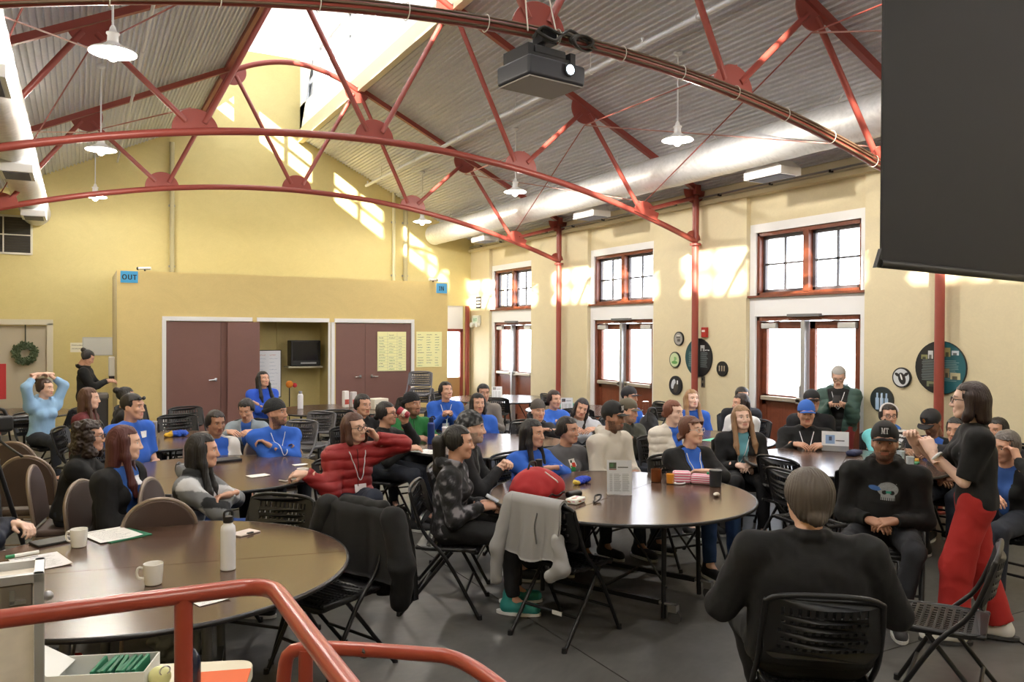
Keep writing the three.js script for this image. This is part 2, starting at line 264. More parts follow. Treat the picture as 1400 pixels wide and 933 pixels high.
// ---------------------------------------------------------------- roof trusses, one per column line
const chordY = (d) => 4.2 - 0.0375 * d * d + 0.0001 * d * d * d * d * 0.5;
const topY = (d) => 6.015 - 0.485 * (Math.abs(d) - 1.0);
const trussNames = ['with the projector and bundled cables', 'second from the projector truss', 'closest to the storage block', 'carrying the black screen'];
[[5.28, 0], [9.13, 1], [12.98, 2], [1.43, 3]].forEach(([s, i]) => {
  const t = thing('roof_truss', 'red painted steel roof truss with curved bottom chord, ' + trussNames[i], 'truss', [CX, 0, -s], 0, 'red steel roof trusses');
  const pts = []; for (let d = -5; d <= 5.01; d += 0.5) pts.push([d, chordY(d), 0]);
  const rc = i === 0 || i === 3 ? 0.046 : 0.042;
  new B().tube(pts, rc, 10, 60).mesh('bottom_chord', M.red, t);
  for (const k of [-1, 1]) new B().beam([k * 1.0, topY(1), 0], [k * 5.05, topY(5.05), 0], 0.07, 0.075).mesh('top_chord', M.red, t);
  const arc = []; for (let d = -1; d <= 1.01; d += 0.25) arc.push([d, 5.97 + 0.28 * (1 - d * d), 0]); 
  new B().tube(arc, 0.042, 10, 24).mesh('arched_strut', M.red, t);
  // webs
  const bot = [-4.04, -2.0, 0, 2.0, 4.04], top = [-5, -3, -1, 1, 3, 5];
  for (let q = 0; q < 5; q++) for (const e of [0, 1]) {
    const bx = bot[q], tx = top[q + e]; const endT = Math.abs(tx) === 5 ? topY(5) - 0.14 : topY(tx) - 0.12;
    new B().bar([bx + (tx - bx) * 0.09, chordY(bx) + 0.1, 0], [tx - (tx - bx) * 0.06, endT, 0], 0.032, 12).mesh('web', M.red, t);
  }
  // round gusset plates
  const disc = (r, up, ry) => { const h = new THREE.Shape(); h.absarc(0, 0, r, up ? 0 : Math.PI, up ? Math.PI : 2 * Math.PI, false); h.closePath(); return h; };
  for (const bx of bot) { const end = Math.abs(bx) > 4; const sl = Math.atan(-0.075 * bx); new B().ext(disc(end ? 0.2 : 0.235, true), 0.014, M4(bx, chordY(bx) + 0.01, -0.007, 0, 0, sl), { bevelEnabled: true, bevelSize: 0.002, bevelThickness: 0.002, bevelSegments: 1 }).mesh('gusset_plate', M.red, t); if (end) new B().beam([bx - 0.2, chordY(bx - 0.2) + 0.05, 0.05], [bx + 0.2, chordY(bx + 0.2) + 0.05, 0.05], 0.014, 0.12).mesh('splice_plate', M.red, t); }
  for (const tx of top) if (Math.abs(tx) < 4) { const sl = tx < 0 ? Math.atan(0.485) : -Math.atan(0.485); new B().ext(disc(0.21, false), 0.014, M4(tx, topY(tx) - 0.05, -0.007, 0, 0, sl), { bevelEnabled: true, bevelSize: 0.002, bevelThickness: 0.002, bevelSegments: 1 }).mesh('gusset_plate', M.red, t); }
  for (const k of [-1, 1]) {
    new B().ext(disc(0.2, false), 0.016, M4(k * 4.97, topY(5) - 0.02, -0.008)).box(0.1, 0.14, 0.14, k * 4.99, topY(5) - 0.02, 0).mesh('gusset_plate', M.red, t);
    new B().ext(disc(0.14, true), 0.016, M4(k * 4.95, chordY(4.95), -0.008)).cyl(0.085, 0.085, 0.03, k * 5.0, chordY(5) - 0.05, 0).mesh('bearing_plate', M.red, t);
    const c = thing('column', k > 0 ? 'slim red round steel column against the cream wall, under the truss ' + trussNames[i] : 'slim red round steel column along the yellow side wall, under the truss ' + trussNames[i], 'column', [CX + k * 5.0, 0, -s], 0, 'red steel columns');
    new B().cyl(0.05, 0.05, chordY(5) - 0.06, 0, (chordY(5) - 0.06) / 2, 0, 18).mesh('shaft', M.red, c);
    new B().cyl(0.05, 0.05, topY(5) - chordY(5) - 0.1, 0, (topY(5) + chordY(5)) / 2 - 0.05, 0, 14).mesh('upper_shaft', M.red, c);
    new B().box(0.2, 0.02, 0.2, 0, 0.01, 0).mesh('base_plate', M.red, c);
  }
  // tie rods between the trusses, crossing under the deck
  if (i < 2 || i === 3) for (const k of [-1, 1]) {
    new B().bar([k * 2.05, chordY(2) + 0.25, 0], [k * 3.0, topY(3) - 0.28, -3.85], 0.008, 6).mesh('tie_rod', M.red, t);
    new B().bar([k * 3.0, topY(3) - 0.28, 0], [k * 4.04, chordY(4.04) + 0.2, -3.85], 0.008, 6).mesh('tie_rod', M.red, t);
    new B().bar([k * 4.04, chordY(4.04) + 0.2, 0], [k * 3.0, topY(3) - 0.28, -3.85], 0.008, 6).mesh('tie_rod', mat('#b3857c', 0.4), t);
  }
  if (i < 2) { const b = new B(); for (const [dy, o] of [[-0.035, 0.03], [0.0, 0.045], [0.03, 0.04]]) b.tube(pts.filter((p) => i === 0 || Math.abs(p[0]) < 9).map((p) => [p[0], p[1] + dy, o + 0.012]), 0.009, 6, 60); if (i === 0) b.mesh('cable_bundle', mat('#5a4634', 0.6), t); else { } 
    if (i === 0) { const z = new B(); for (let d = -4.8; d < 4.9; d += 0.62) z.add(new THREE.TorusGeometry(0.062, 0.004, 5, 16), M4(d, chordY(d), 0.012, 0, Math.PI / 2 + 0.02, 0)); z.mesh('cable_tie', mat('#cfc8bd', 0.6), t); } }
});
// ---------------------------------------------------------------- pendant lamps
const pendRows = [[6.02, 7.1, 'right'], [6.02, 10.95, 'right'], [6.02, 14.8, 'right'], [0.24, 7.1, 'left'], [0.24, 10.95, 'left'], [0.24, 14.8, 'left'], [6.02, 3.25, 'right'], [0.24, 3.25, 'left'], [6.02, -0.6, 'right'], [0.24, -0.6, 'left']];  // last four are out of view; the final pair lights the white case front
const glow = new THREE.MeshStandardMaterial({ color: '#ffffff', emissive: new THREE.Color().setRGB(1, 0.95, 0.86), emissiveIntensity: 14, roughness: 0.4 });
const enamel = new THREE.MeshStandardMaterial({ color: '#f1f0ee', roughness: 0.3, side: THREE.DoubleSide });
const pendLab = ['above the round table with the red backpack', 'between the first two trusses past the projector', 'by the end of the long right duct', 'just past the projector truss, left duct side', 'over the second bay along the left duct', 'in front of the gable wall', 'over the speaker side of the hall, out of view', 'over the ramp railing, out of view, lighting the railing table', 'on the far side of the black screen, out of view, placed to light the foreground', 'over the platform inside the guard rail, out of view, placed to light the white case front'];
pendRows.forEach(([x, s, side], i) => {
  const y = 4.12, top = deckY(x) - 0.02, L = top - y;
  const p = thing('pendant_lamp', 'white enamel pendant lamp with flared shade ' + pendLab[i], 'lamp', [x, y, -s], 0, 'white pendant lamps under the metal deck');
  new B().cyl(0.009, 0.009, L - 0.16, 0, 0.16 + (L - 0.16) / 2, 0, 10).mesh('stem', M.pipeWhite, p);
  new B().lathe([[0.0, 0.0], [0.05, 0], [0.05, -0.03], [0.012, -0.05]], 18, M4(0, L, 0)).mesh('canopy', M.pipeWhite, p);
  new B().lathe([[0.012, 0.22], [0.022, 0.2], [0.03, 0.17], [0.05, 0.16], [0.05, 0.15], [0.04, 0.14], [0.042, 0.09], [0.055, 0.075], [0.1, 0.045], [0.165, 0.02], [0.178, 0.008], [0.176, 0.0], [0.165, 0.012], [0.09, 0.04], [0.045, 0.055], [0.0, 0.06]], 32).mesh('shade', enamel, p);
  new B().sph(0.048, 0, -0.012, 0, [1, 1.15, 1], 20).mesh('bulb', glow, p);
  const l = new THREE.PointLight(new THREE.Color().setRGB(1, 0.93, 0.82), 11, 0, 2); l.position.set(0, -0.012, 0); l.castShadow = true; l.shadow.radius = 2; l.name = 'lamp_light'; p.add(l);
});
// ---------------------------------------------------------------- ducts
for (const [x, k, end] of [[7.18, 1, 'right'], [-0.68, -1, 'left']]) {
  const d = thing('air_duct', k > 0 ? 'long round galvanised spiral duct hung along the deck above the cream wall' : 'long round galvanised spiral duct hung along the deck by the louvred gable corner', 'duct', [x, k > 0 ? 4.16 : 4.06, 0]);
  const z1 = 5.9, z0 = -16.9, len = z1 - z0, prof = []; const n = 46;
  const prof2 = []; for (let i = 0; i <= n * 4; i++) { const t = i / (n * 4); prof2.push([0.228 + (i % 4 === 0 ? 0.004 : 0), t * len]); }
  new B().lathe(prof2, 28, M4(0, 0, z0, Math.PI / 2, 0, 0)).mesh('pipe', M.duct, d, true);
  new B().add(new THREE.CircleGeometry(0.228, 28), M4(0, 0, z0 + 0.001, 0, Math.PI, 0)).mesh('end_cap', M.duct, d);
  for (const s of [3.2, 7.05, 10.95, 14.9]) {
    const o = new B(); const sh2 = new THREE.Shape(); sh2.moveTo(-0.3, 0); sh2.lineTo(0.3, 0); sh2.lineTo(0.3, 0.09); sh2.lineTo(0.16, 0.2); sh2.lineTo(-0.16, 0.2); sh2.lineTo(-0.3, 0.09); sh2.closePath();
    o.ext(sh2, 0.34, M4(k * 0.12, -0.34, -s, 0, Math.PI / 2, 0));
    const b = o.mesh('diffuser', mat('#e9e9ea', 0.45), d);
    new B().box(0.26, 0.01, 0.5, k * 0.12 + 0.17, -0.343, -s).mesh('grille', mat('#5c6076', 0.6), b);
  }
  const h = []; for (let s = -4.5; s < 17; s += 2.05) h.push(s);
  for (const s of h) new B().bar([0, 0.6, -s], [0, 0.34, -s], 0.008, 6).bar([0, 0.36, -s], [0.13, 0.2, -s], 0.008, 6).bar([0, 0.36, -s], [-0.13, 0.2, -s], 0.008, 6).mesh('hanger', M.pipeWhite, d);
}
{ // sprinkler pipes, one on each slope
  for (const [x, lab] of [[5.55, 'white sprinkler pipe running under the deck on the projector screen side'], [0.65, 'thin pale sprinkler pipe under the deck on the left duct side']]) {
    const p = thing('sprinkler_pipe', lab, 'pipe', [x, deckY(x) - 0.24, 0]);
    const r = x > 3 ? 0.032 : 0.018;
    new B().bar([0, 0, 5.9], [0, 0, -16.9], r, 14).mesh('pipe', M.pipeWhite, p);
    for (let s = -3.4; s < 17; s += 1.93) { new B().bar([0, 0, -s], [0, 0.24, -s], 0.006, 6).cyl(r + 0.008, r + 0.008, 0.03, 0, 0, -s, 12, Math.PI / 2).mesh('hanger', M.pipeWhite, p); if (x > 3) new B().cyl(0.012, 0.02, 0.06, 0, 0.055, -s - 0.9, 8).cyl(0.038, 0.038, 0.06, 0, 0, -s - 0.9, 12, Math.PI / 2).mesh('fitting', M.pipeWhite, p); }
  }
  const c = thing('conduit', 'thin metal conduit clipped along the ledge over the window bays', 'conduit', [0, 0, 0]);
  new B().bar([8.13, 3.93, 4], [8.13, 3.93, -17], 0.014, 8).mesh('pipe', M.steel, c);
  for (let s = -2; s < 17; s += 0.97) new B().box(0.05, 0.035, 0.03, 8.14, 3.92, -s).mesh('clip', M.darkSteel, c);
  // vertical pipes on the gable wall
  for (const [x, y1, r, l] of [[1.62, 5.65, 0.045, 'grey vertical pipe on the gable wall over the OUT sign side'], [6.24, 5.1, 0.035, 'pale slim vertical conduit on the gable wall next to a thicker pipe'], [6.52, 4.95, 0.05, 'thicker grey vertical pipe on the gable wall over the IN sign side']]) {
    const p = thing('wall_pipe', l, 'pipe', [x, 0, BACK + 0.07]);
    new B().bar([0, 2.0, 0], [0, y1, 0], r, 14).mesh('pipe', mat(x === 6.24 ? '#d9d2b0' : '#b3aa86', 0.55), p);
    for (const y of [3.2, 4.4]) new B().box(r * 2.6, 0.04, 0.05, 0, y, -0.03).mesh('strap', M.steel, p);
  }
}
{ // projector on the first truss
  const p = thing('projector', 'black ceiling projector with glowing lens hung from the curved chord', 'projector', [CX, 3.92, -5.24], 0.12);
  new B().rbox(0.54, 0.15, 0.42, 0.025, 0, -0.06, 0).mesh('housing', mat('#2b2c33', 0.45), p);
  new B().box(0.5, 0.012, 0.38, 0, -0.138, 0).mesh('bottom_plate', mat('#8b8580', 0.6), p);
  new B().box(0.42, 0.05, 0.3, 0, 0.04, -0.02).box(0.05, 0.1, 0.32, -0.2, 0.07, -0.02).box(0.05, 0.1, 0.32, 0.2, 0.07, -0.02).rbox(0.3, 0.06, 0.24, 0.01, 0, 0.1, 0).mesh('bracket', M.black, p);
  new B().cyl(0.035, 0.035, 0.2, 0, 0.2, 0, 14).box(0.14, 0.1, 0.12, 0.02, 0.23, 0.02).mesh('mount_pole', M.darkSteel, p);
  new B().tube([[-0.12, 0.2, 0.06], [-0.06, 0.28, 0.1], [0.1, 0.25, 0.12], [0.22, 0.32, 0.08], [0.5, 0.24, 0.06]], 0.012, 6, 24).tube([[-0.1, 0.24, 0.08], [0.02, 0.18, 0.14], [0.14, 0.27, 0.1], [0.3, 0.27, 0.08]], 0.014, 6, 24).add(new THREE.TorusGeometry(0.1, 0.018, 6, 20), M4(0.36, 0.25, 0.07, 0.2, 0.3, 0, V(1.3, 0.5, 1))).add(new THREE.TorusGeometry(0.085, 0.016, 6, 20), M4(0.33, 0.26, 0.09, 0.3, 0, 0.1, V(1.3, 0.5, 1))).mesh('coiled_cables', mat('#2a2623', 0.6), p);
  new B().tube([[-0.17, 0.24, 0.06], [-0.165, 0.5, 0.02], [-0.15, 0.62, 0]], 0.006, 6).tube([[0.12, 0.22, 0.06], [0.09, 0.44, 0.02], [0.07, 0.58, 0]], 0.006, 6).mesh('pale_wires', mat('#d8d2c6', 0.6), p);
  const L = new THREE.Group(); L.name = 'lens_mount'; p.add(L); L.position.set(0.1, -0.045, 0.215);
  new B().cyl(0.052, 0.048, 0.03, 0, 0, 0, 24, Math.PI / 2).mesh('lens_ring', M.black, L);
  new B().cyl(0.036, 0.036, 0.006, 0, 0, 0.016, 24, Math.PI / 2).mesh('lens', new THREE.MeshStandardMaterial({ color: '#cfe0ff', emissive: new THREE.Color().setRGB(0.75, 0.88, 1), emissiveIntensity: 6 }), L);
  const sp = new THREE.SpotLight(new THREE.Color().setRGB(0.8, 0.9, 1), 30, 9, 0.28, 0.5, 2); sp.position.set(0, 0, 0.03); sp.target.position.set(0.25, -0.12, 3.4); sp.castShadow = true; sp.name = 'lens_light'; L.add(sp, sp.target);
}
{ // projection screen seen from behind
  const a = 7.6 * D2R, s = thing('projection_screen', 'large black back of a hanging projection screen near the speaker', 'screen', [2.16, 2.12, -1.6], a);
  new B().box(2.9, 2.0, 0.006, 1.45, 1.0, 0).mesh('sheet', mat('#1f1e21', 0.75), s);
  new B().bar([-0.01, 0.0, 0], [2.91, 0.0, 0], 0.014, 12).mesh('weight_bar', mat('#1a1a1d', 0.5), s);
  new B().ext((() => { const q = new THREE.Shape(); q.moveTo(0, 0); q.lineTo(-0.035, -0.005); q.lineTo(-0.004, 0.055); q.closePath(); return q; })(), 0.012, M4(0, -0.01, -0.006)).mesh('end_bracket', M.darkSteel, s);
  new B().rbox(3.0, 0.12, 0.12, 0.02, 1.45, 2.03, 0).mesh('roller_case', M.black, s);
  new B().bar([0.3, 2.05, 0], [0.3, 2.1, 0], 0.012, 8).bar([2.6, 2.05, 0], [2.6, 2.1, 0], 0.012, 8).mesh('hanger', M.darkSteel, s);
}
// ---------------------------------------------------------------- wall signs, posters, plaques
const flatBox = (name, label, cat, tex, w, h, [x, y, z], turn, group, extra = {}) => {
  const t = thing(name, label, cat, [x, y, z], turn, group);
  new B().box(w, h, extra.d || 0.004, 0, 0, 0).mesh('sheet', mat(extra.edge || '#e8e4d0', 0.8), t);
  const g = new THREE.PlaneGeometry(w, h); g.translate(0, 0, (extra.d || 0.004) / 2 + 0.0008); part('print', g, new THREE.MeshStandardMaterial({ map: tex, roughness: 0.7 }), t); return t;
};
const wordTex = (txt, bg, fg, w = 256, h = 180, font = 'bold 110px sans-serif') => canvasTex(w, h, (c) => { c.fillStyle = bg; c.fillRect(0, 0, w, h); c.fillStyle = fg; c.font = font; c.textAlign = 'center'; c.textBaseline = 'middle'; c.fillText(txt, w / 2, h / 2 + 4); });
flatBox('paper_sign', 'blue paper sign reading OUT on the storage block corner', 'sign', wordTex('OUT', '#3f97c9', '#14202c'), 0.27, 0.2, [0.755, 2.835, -14.995], 0);
flatBox('paper_sign', 'blue paper sign reading IN on the storage block corner', 'sign', wordTex('IN', '#4fa3d6', '#14202c'), 0.24, 0.2, [6.53, 2.82, -14.995], 0);
const scrawl = (c, x0, x1, y, col, lw = 2) => { c.strokeStyle = col; c.lineWidth = lw; c.beginPath(); let x = x0; c.moveTo(x, y); while (x < x1) { x += rr(2, 5); c.lineTo(x, y + rr(-4, 4)); } c.stroke(); };
const chart = (grid) => canvasTex(320, 416, (c, w, h) => { c.fillStyle = '#f0eeb4'; c.fillRect(0, 0, w, h); if (grid) { c.strokeStyle = '#8a8f80'; c.lineWidth = 1.5; for (let y = 50; y < h; y += 30) { c.beginPath(); c.moveTo(8, y); c.lineTo(w - 8, y); c.stroke(); } for (const x of [112, 218]) { c.beginPath(); c.moveTo(x, 8); c.lineTo(x, h - 8); c.stroke(); } } for (let y = 30, r = 0; y < h - 12; y += 30, r++) for (const [a, b] of [[14, 92], [126, 198], [232, 286]]) if (rnd() < 0.9) scrawl(c, a, a + (b - a) * rr(0.5, 1), y + 6, r ? ['#2f6f52', '#3a3f46', '#2c5a6e'][r % 3] : '#2b2f33', 2.4); });
flatBox('flip_chart_sheet', 'pale yellow flip chart sheet with ruled handwritten table on the maroon closet door', 'poster', chart(true), 0.6, 0.78, [5.46, 1.535, -14.99], 0);
flatBox('flip_chart_sheet', 'pale yellow flip chart sheet with handwritten lines on the yellow wall beside the closet', 'poster', chart(false), 0.56, 0.72, [6.26, 1.57, -14.993], 0);
flatBox('notice_sheet', 'small white notice sheet taped to the yellow wall by the wreath door', 'notice', canvasTex(128, 96, (c, w, h) => { c.fillStyle = '#e9e4d4'; c.fillRect(0, 0, w, h); for (const y of [26, 60]) scrawl(c, 12, 112, y, '#6b655a', 3); }), 0.24, 0.18, [-0.02, 1.6, BACK + 0.004], 0);
{ const w = thing('whiteboard', 'small whiteboard in aluminium frame on the yellow gable wall', 'whiteboard', [0.32, 1.62, BACK + 0.012]); new B().box(0.5, 0.33, 0.012).mesh('board', mat('#c9cacb', 0.35), w); const f = new B(); for (const k of [-1, 1]) { f.box(0.5, 0.02, 0.02, 0, k * 0.165, 0).box(0.02, 0.35, 0.02, k * 0.25, 0, 0); } f.mesh('frame', M.alu, w); }
{ const w = thing('soap_dispenser', 'tall white wall dispenser on the corner of the storage block', 'dispenser', [0.5, 1.3, -15.4]); new B().rbox(0.1, 0.34, 0.12, 0.02).mesh('body', mat('#d8d6d2', 0.4), w); new B().rbox(0.09, 0.1, 0.1, 0.02, 0, -0.2, 0).mesh('drip_tray', M.black, w); }
{ const w = thing('trash_bin', 'tall dark bin standing by the storage block corner', 'bin', [0.3, 0, -15.6]); new B().rbox(0.3, 0.75, 0.34, 0.03, 0, 0.375, 0).mesh('body', mat('#3b3a3c', 0.5), w); new B().rbox(0.32, 0.1, 0.36, 0.03, 0, 0.78, 0).mesh('lid', mat('#6c6a6a', 0.5), w); }
{ // wreath on the door
  const w = thing('wreath', 'green leafy wreath hanging on the pale door', 'wreath', [-0.86, 1.5, BACK + 0.03]); const leaf = new THREE.ConeGeometry(0.014, 0.11, 4); const b = new B();
  for (let i = 0; i < 420; i++) { const a = rr(0, 6.283), r = 0.15 + rr(-0.035, 0.035); b.add(leaf.clone(), M4(Math.cos(a) * r, Math.sin(a) * r, rr(-0.01, 0.05), rr(-0.7, 0.7), rr(-0.7, 0.7), a + rr(-1.6, 1.6))); }
  const lf = b.mesh('leaves', mat('#56654a', 0.8), w); lf.userData.kind = 'stuff'; new B().add(new THREE.TorusGeometry(0.15, 0.018, 8, 28)).mesh('ring', mat('#3f4a38', 0.8), w);
  new B().box(0.022, 0.5, 0.004, 0.0, 0.34, 0.0).mesh('ribbon', mat('#3a3a30', 0.7), w);
}
{ // dark louvre / window high on the gable
  const w = thing('louvre_window', 'dark four-pane internal window high on the gable wall by the left duct', 'window', [-1.2, 3.66, BACK + 0.015]);
  new B().box(0.86, 0.66, 0.02).mesh('pane_backing', mat('#2d2a25', 0.4), w); const f = new B(); for (const x of [-0.44, -0.02 + 0.02, 0.44]) f.box(x === 0 ? 0.02 : 0.035, 0.7, 0.04, x, 0, 0.01); for (const y of [-0.34, 0, 0.34]) f.box(0.9, y === 0 ? 0.02 : 0.035, 0.04, 0, y, 0.01); f.mesh('frame', mat('#d3cfc0', 0.5), w);
  for (let y = -0.31; y < 0.32; y += 0.05) new B().box(0.84, 0.03, 0.004, 0, y, 0.014, 0.4).mesh('blind_slat', mat('#3a362f', 0.6), w);
}
// pens / brackets on top of the storage block
for (const [x, k, l] of [[1.0, 1, 'OUT'], [6.35, -1, 'IN']]) { const c = thing('security_camera', 'small black and white bullet camera on the block top by the ' + l + ' sign', 'camera', [x, 2.99, -15.02], k > 0 ? -0.5 : 0.5); new B().bar([-0.12, 0, 0], [0.1, 0, 0], 0.025, 12).mesh('body', mat('#d5d3cc', 0.5), c); new B().cyl(0.028, 0.028, 0.03, -k * 0.12, 0, 0, 12, 0, 0, Math.PI / 2).cyl(0.012, 0.02, 0.05, 0, -0.03, 0).mesh('mount', M.black, c); }
// ---------------------------------------------------------------- contents of the open closet
{ const t = thing('television', 'black box television on a bracket inside the open closet', 'television', [3.86, 1.5, -15.55]); new B().rbox(0.58, 0.5, 0.3, 0.02).mesh('cabinet', mat('#151518', 0.4), t); new B().box(0.5, 0.36, 0.01, 0, 0.04, 0.152).mesh('screen', mat('#1d1d22', 0.12), t); new B().box(0.3, 0.03, 0.012, 0.05, -0.19, 0.153).mesh('button_strip', mat('#a6a8ac', 0.3, 0.5), t); new B().box(0.66, 0.03, 0.4, 0, -0.27, -0.06).mesh('shelf', mat('#b9b39b', 0.6), t); }
{ const t = thing('whiteboard', 'tall whiteboard with faint columns of writing leaning in the open closet', 'whiteboard', [3.13, 1.12, -15.3], 0.06); new B().box(0.48, 0.9, 0.02).mesh('frame', M.darkSteel, t); const g = new THREE.PlaneGeometry(0.45, 0.87); g.translate(0, 0, 0.0112); part('writing_surface', g, new THREE.MeshStandardMaterial({ roughness: 0.3, map: canvasTex(224, 432, (c, w, h) => { c.fillStyle = '#d5d8e2'; c.fillRect(0, 0, w, h); for (let y = 40; y < h - 30; y += 34) { scrawl(c, 14, 14 + rr(40, 80), y, y < 60 ? '#b25a5a' : '#8d9ab5', 2); scrawl(c, 120, 120 + rr(40, 85), y, y < 60 ? '#b25a5a' : '#8d9ab5', 2); } }) }), t); new B().box(0.12, 0.62, 0.03, 0.1, -0.75, -0.03).mesh('easel_leg', M.darkSteel, t); }
{ const t = thing('plush_toy', 'small orange and black hanging decoration beside the closet whiteboard', 'decoration', [3.5, 0.92, -15.2]); new B().sph(0.07, 0, 0, 0, [1, 1, 0.9]).mesh('body', mat('#d9822b', 0.8), t); new B().sph(0.045, 0.1, -0.02, 0).mesh('tassel', mat('#b5303a', 0.8), t); new B().bar([0, -0.06, 0], [0, -0.92, 0], 0.01, 6).mesh('stick', M.darkSteel, t); }
// ---------------------------------------------------------------- round picture plaques on the cream wall
function plaque(name, label, s, y, r, draw, group) {
  const t = thing(name, label, 'plaque', [WR - 0.012, y, -s], -Math.PI / 2, group);
  new B().cyl(r, r, 0.022, 0, 0, 0, 40, Math.PI / 2).mesh('disc', mat('#1b1d20', 0.5), t);
  const g = new THREE.CircleGeometry(r * 0.985, 44); g.translate(0, 0, 0.0125); part('print', g, new THREE.MeshStandardMaterial({ map: canvasTex(256, 256, draw), roughness: 0.35 }), t);
}
const bigPlaque = (flip, pics) => (c, w, h) => { c.fillStyle = flip ? '#17191c' : '#1c4a50'; c.fillRect(0, 0, w / 2 + 4, h); c.fillStyle = flip ? '#1f5a63' : '#17191c'; c.fillRect(w / 2 + 4, 0, w / 2, h); c.fillStyle = '#8fa0a0'; for (let y = 92; y < 190; y += 8) { c.fillRect(30 + rr(0, 8), y, 82, 2.4); c.fillRect(150, y, rr(54, 74), 2.4); } for (const [x, y, a, b, col] of pics) { c.fillStyle = col; c.fillRect(x, y, a, b); c.fillStyle = 'rgba(20,22,20,.6)'; c.fillRect(x + a * 0.2, y + b * 0.5, a * 0.5, b * 0.5); } };
plaque('wall_plaque', 'large round black and teal text plaque with photo squares by the speaker', 5.32, 1.55, 0.29, bigPlaque(true, [[66, 46, 26, 40, '#cfd4d6'], [30, 66, 34, 22, '#8a8a5c'], [150, 30, 30, 44, '#9a8f5d'], [186, 44, 36, 22, '#c4d0d8'], [60, 196, 60, 26, '#7a7f62'], [150, 130, 26, 44, '#8c7a5a'], [180, 150, 50, 32, '#b9b08c']]), 'round wall plaques');
plaque('wall_plaque', 'large round teal and black text plaque behind the middle red column', 9.14, 1.55, 0.29, bigPlaque(false, [[60, 34, 40, 34, '#a9b7b7'], [150, 44, 40, 40, '#c9cdcd'], [70, 190, 44, 40, '#8fa3a1'], [196, 74, 40, 6, '#eef0f0']]), 'round wall plaques');
plaque('picture_plaque', 'small round grey photo plaque over the green one', 9.59, 1.83, 0.11, (c, w, h) => { c.fillStyle = '#2b2d30'; c.fillRect(0, 0, w, h); c.fillStyle = '#9a9894'; c.beginPath(); c.arc(128, 128, 108, 0, 7); c.fill(); c.fillStyle = '#55504e'; c.fillRect(70, 90, 110, 26); c.fillRect(96, 130, 80, 50); c.fillStyle = '#d3d0cb'; c.fillRect(80, 60, 90, 20); }, 'small round picture plaques');
plaque('picture_plaque', 'small round pale green illustrated plaque with dark rim', 9.68, 1.5, 0.125, (c, w, h) => { c.fillStyle = '#3d463b'; c.fillRect(0, 0, w, h); c.fillStyle = '#c3d2a6'; c.beginPath(); c.arc(128, 128, 112, 0, 7); c.fill(); c.fillStyle = '#5f9a54'; c.beginPath(); c.ellipse(130, 170, 70, 26, 0, 0, 7); c.fill(); c.fillRect(118, 80, 18, 90); c.fillStyle = '#7fb070'; c.beginPath(); c.arc(150, 110, 30, 0, 7); c.fill(); }, 'small round picture plaques');
plaque('picture_plaque', 'round dark photo plaque under the green one, pale shapes inside', 9.66, 1.1, 0.15, (c, w, h) => { c.fillStyle = '#24262a'; c.fillRect(0, 0, w, h); c.fillStyle = '#c9ccd2'; c.beginPath(); c.ellipse(90, 110, 40, 70, 0.4, 0, 7); c.fill(); c.fillStyle = '#4a4640'; c.beginPath(); c.ellipse(140, 160, 46, 70, 0.3, 0, 7); c.fill(); c.fillStyle = '#e4e6ea'; c.fillRect(160, 60, 26, 50); }, 'small round picture plaques');
plaque('picture_plaque', 'small round black photo plaque alone right of the middle column', 8.64, 1.4, 0.11, (c, w, h) => { c.fillStyle = '#1e1d1f'; c.fillRect(0, 0, w, h); c.fillStyle = '#b9aa93'; for (const x of [60, 120, 176]) { c.fillRect(x, 96, 22, 70); c.beginPath(); c.arc(x + 11, 88, 15, 0, 7); c.fill(); } }, 'small round picture plaques');
plaque('picture_plaque', 'small round plaque with a black and white cow head', 5.78, 1.42, 0.115, (c, w, h) => { c.fillStyle = '#1f2226'; c.fillRect(0, 0, w, h); c.fillStyle = '#c8ccd0'; c.beginPath(); c.arc(128, 128, 112, 0, 7); c.fill(); c.fillStyle = '#202022'; c.beginPath(); c.ellipse(138, 140, 50, 78, -0.35, 0, 7); c.fill(); c.beginPath(); c.ellipse(70, 92, 36, 20, 0.5, 0, 7); c.fill(); c.beginPath(); c.ellipse(196, 84, 34, 20, -0.6, 0, 7); c.fill(); c.fillStyle = '#e8e8e6'; c.beginPath(); c.ellipse(128, 120, 12, 42, -0.35, 0, 7); c.fill(); }, 'small round picture plaques');
plaque('picture_plaque', 'round plaque showing pale blue milk bottles, under the cow plaque', 6.03, 1.15, 0.15, (c, w, h) => { c.fillStyle = '#2b3436'; c.fillRect(0, 0, w, h); c.fillStyle = '#a9c2dd'; for (const x of [60, 112, 164]) { c.fillRect(x, 110, 40, 120); c.fillRect(x + 10, 60, 20, 60); } c.fillStyle = '#dfe8f2'; c.fillRect(120, 70, 10, 150); }, 'small round picture plaques');
{ const t = thing('fire_alarm', 'small red fire alarm box above the teal plaque', 'alarm', [WR - 0.025, 1.93, -9.0], -Math.PI / 2); new B().rbox(0.11, 0.15, 0.05, 0.01).mesh('housing', mat('#a52b22', 0.4), t); new B().box(0.06, 0.03, 0.01, 0, 0.02, 0.026).mesh('label', mat('#e2d9d2', 0.6), t); }
{ const t = thing('light_switch', 'grey wall switch plate under the teal plaque', 'switch', [WR - 0.006, 1.19, -9.05], -Math.PI / 2); new B().rbox(0.08, 0.17, 0.012, 0.004).mesh('plate', mat('#6f6a60', 0.4, 0.4), t); new B().box(0.02, 0.04, 0.012, 0, 0.04, 0.008).box(0.02, 0.04, 0.012, 0, -0.04, 0.008).mesh('toggle', M.black, t); }
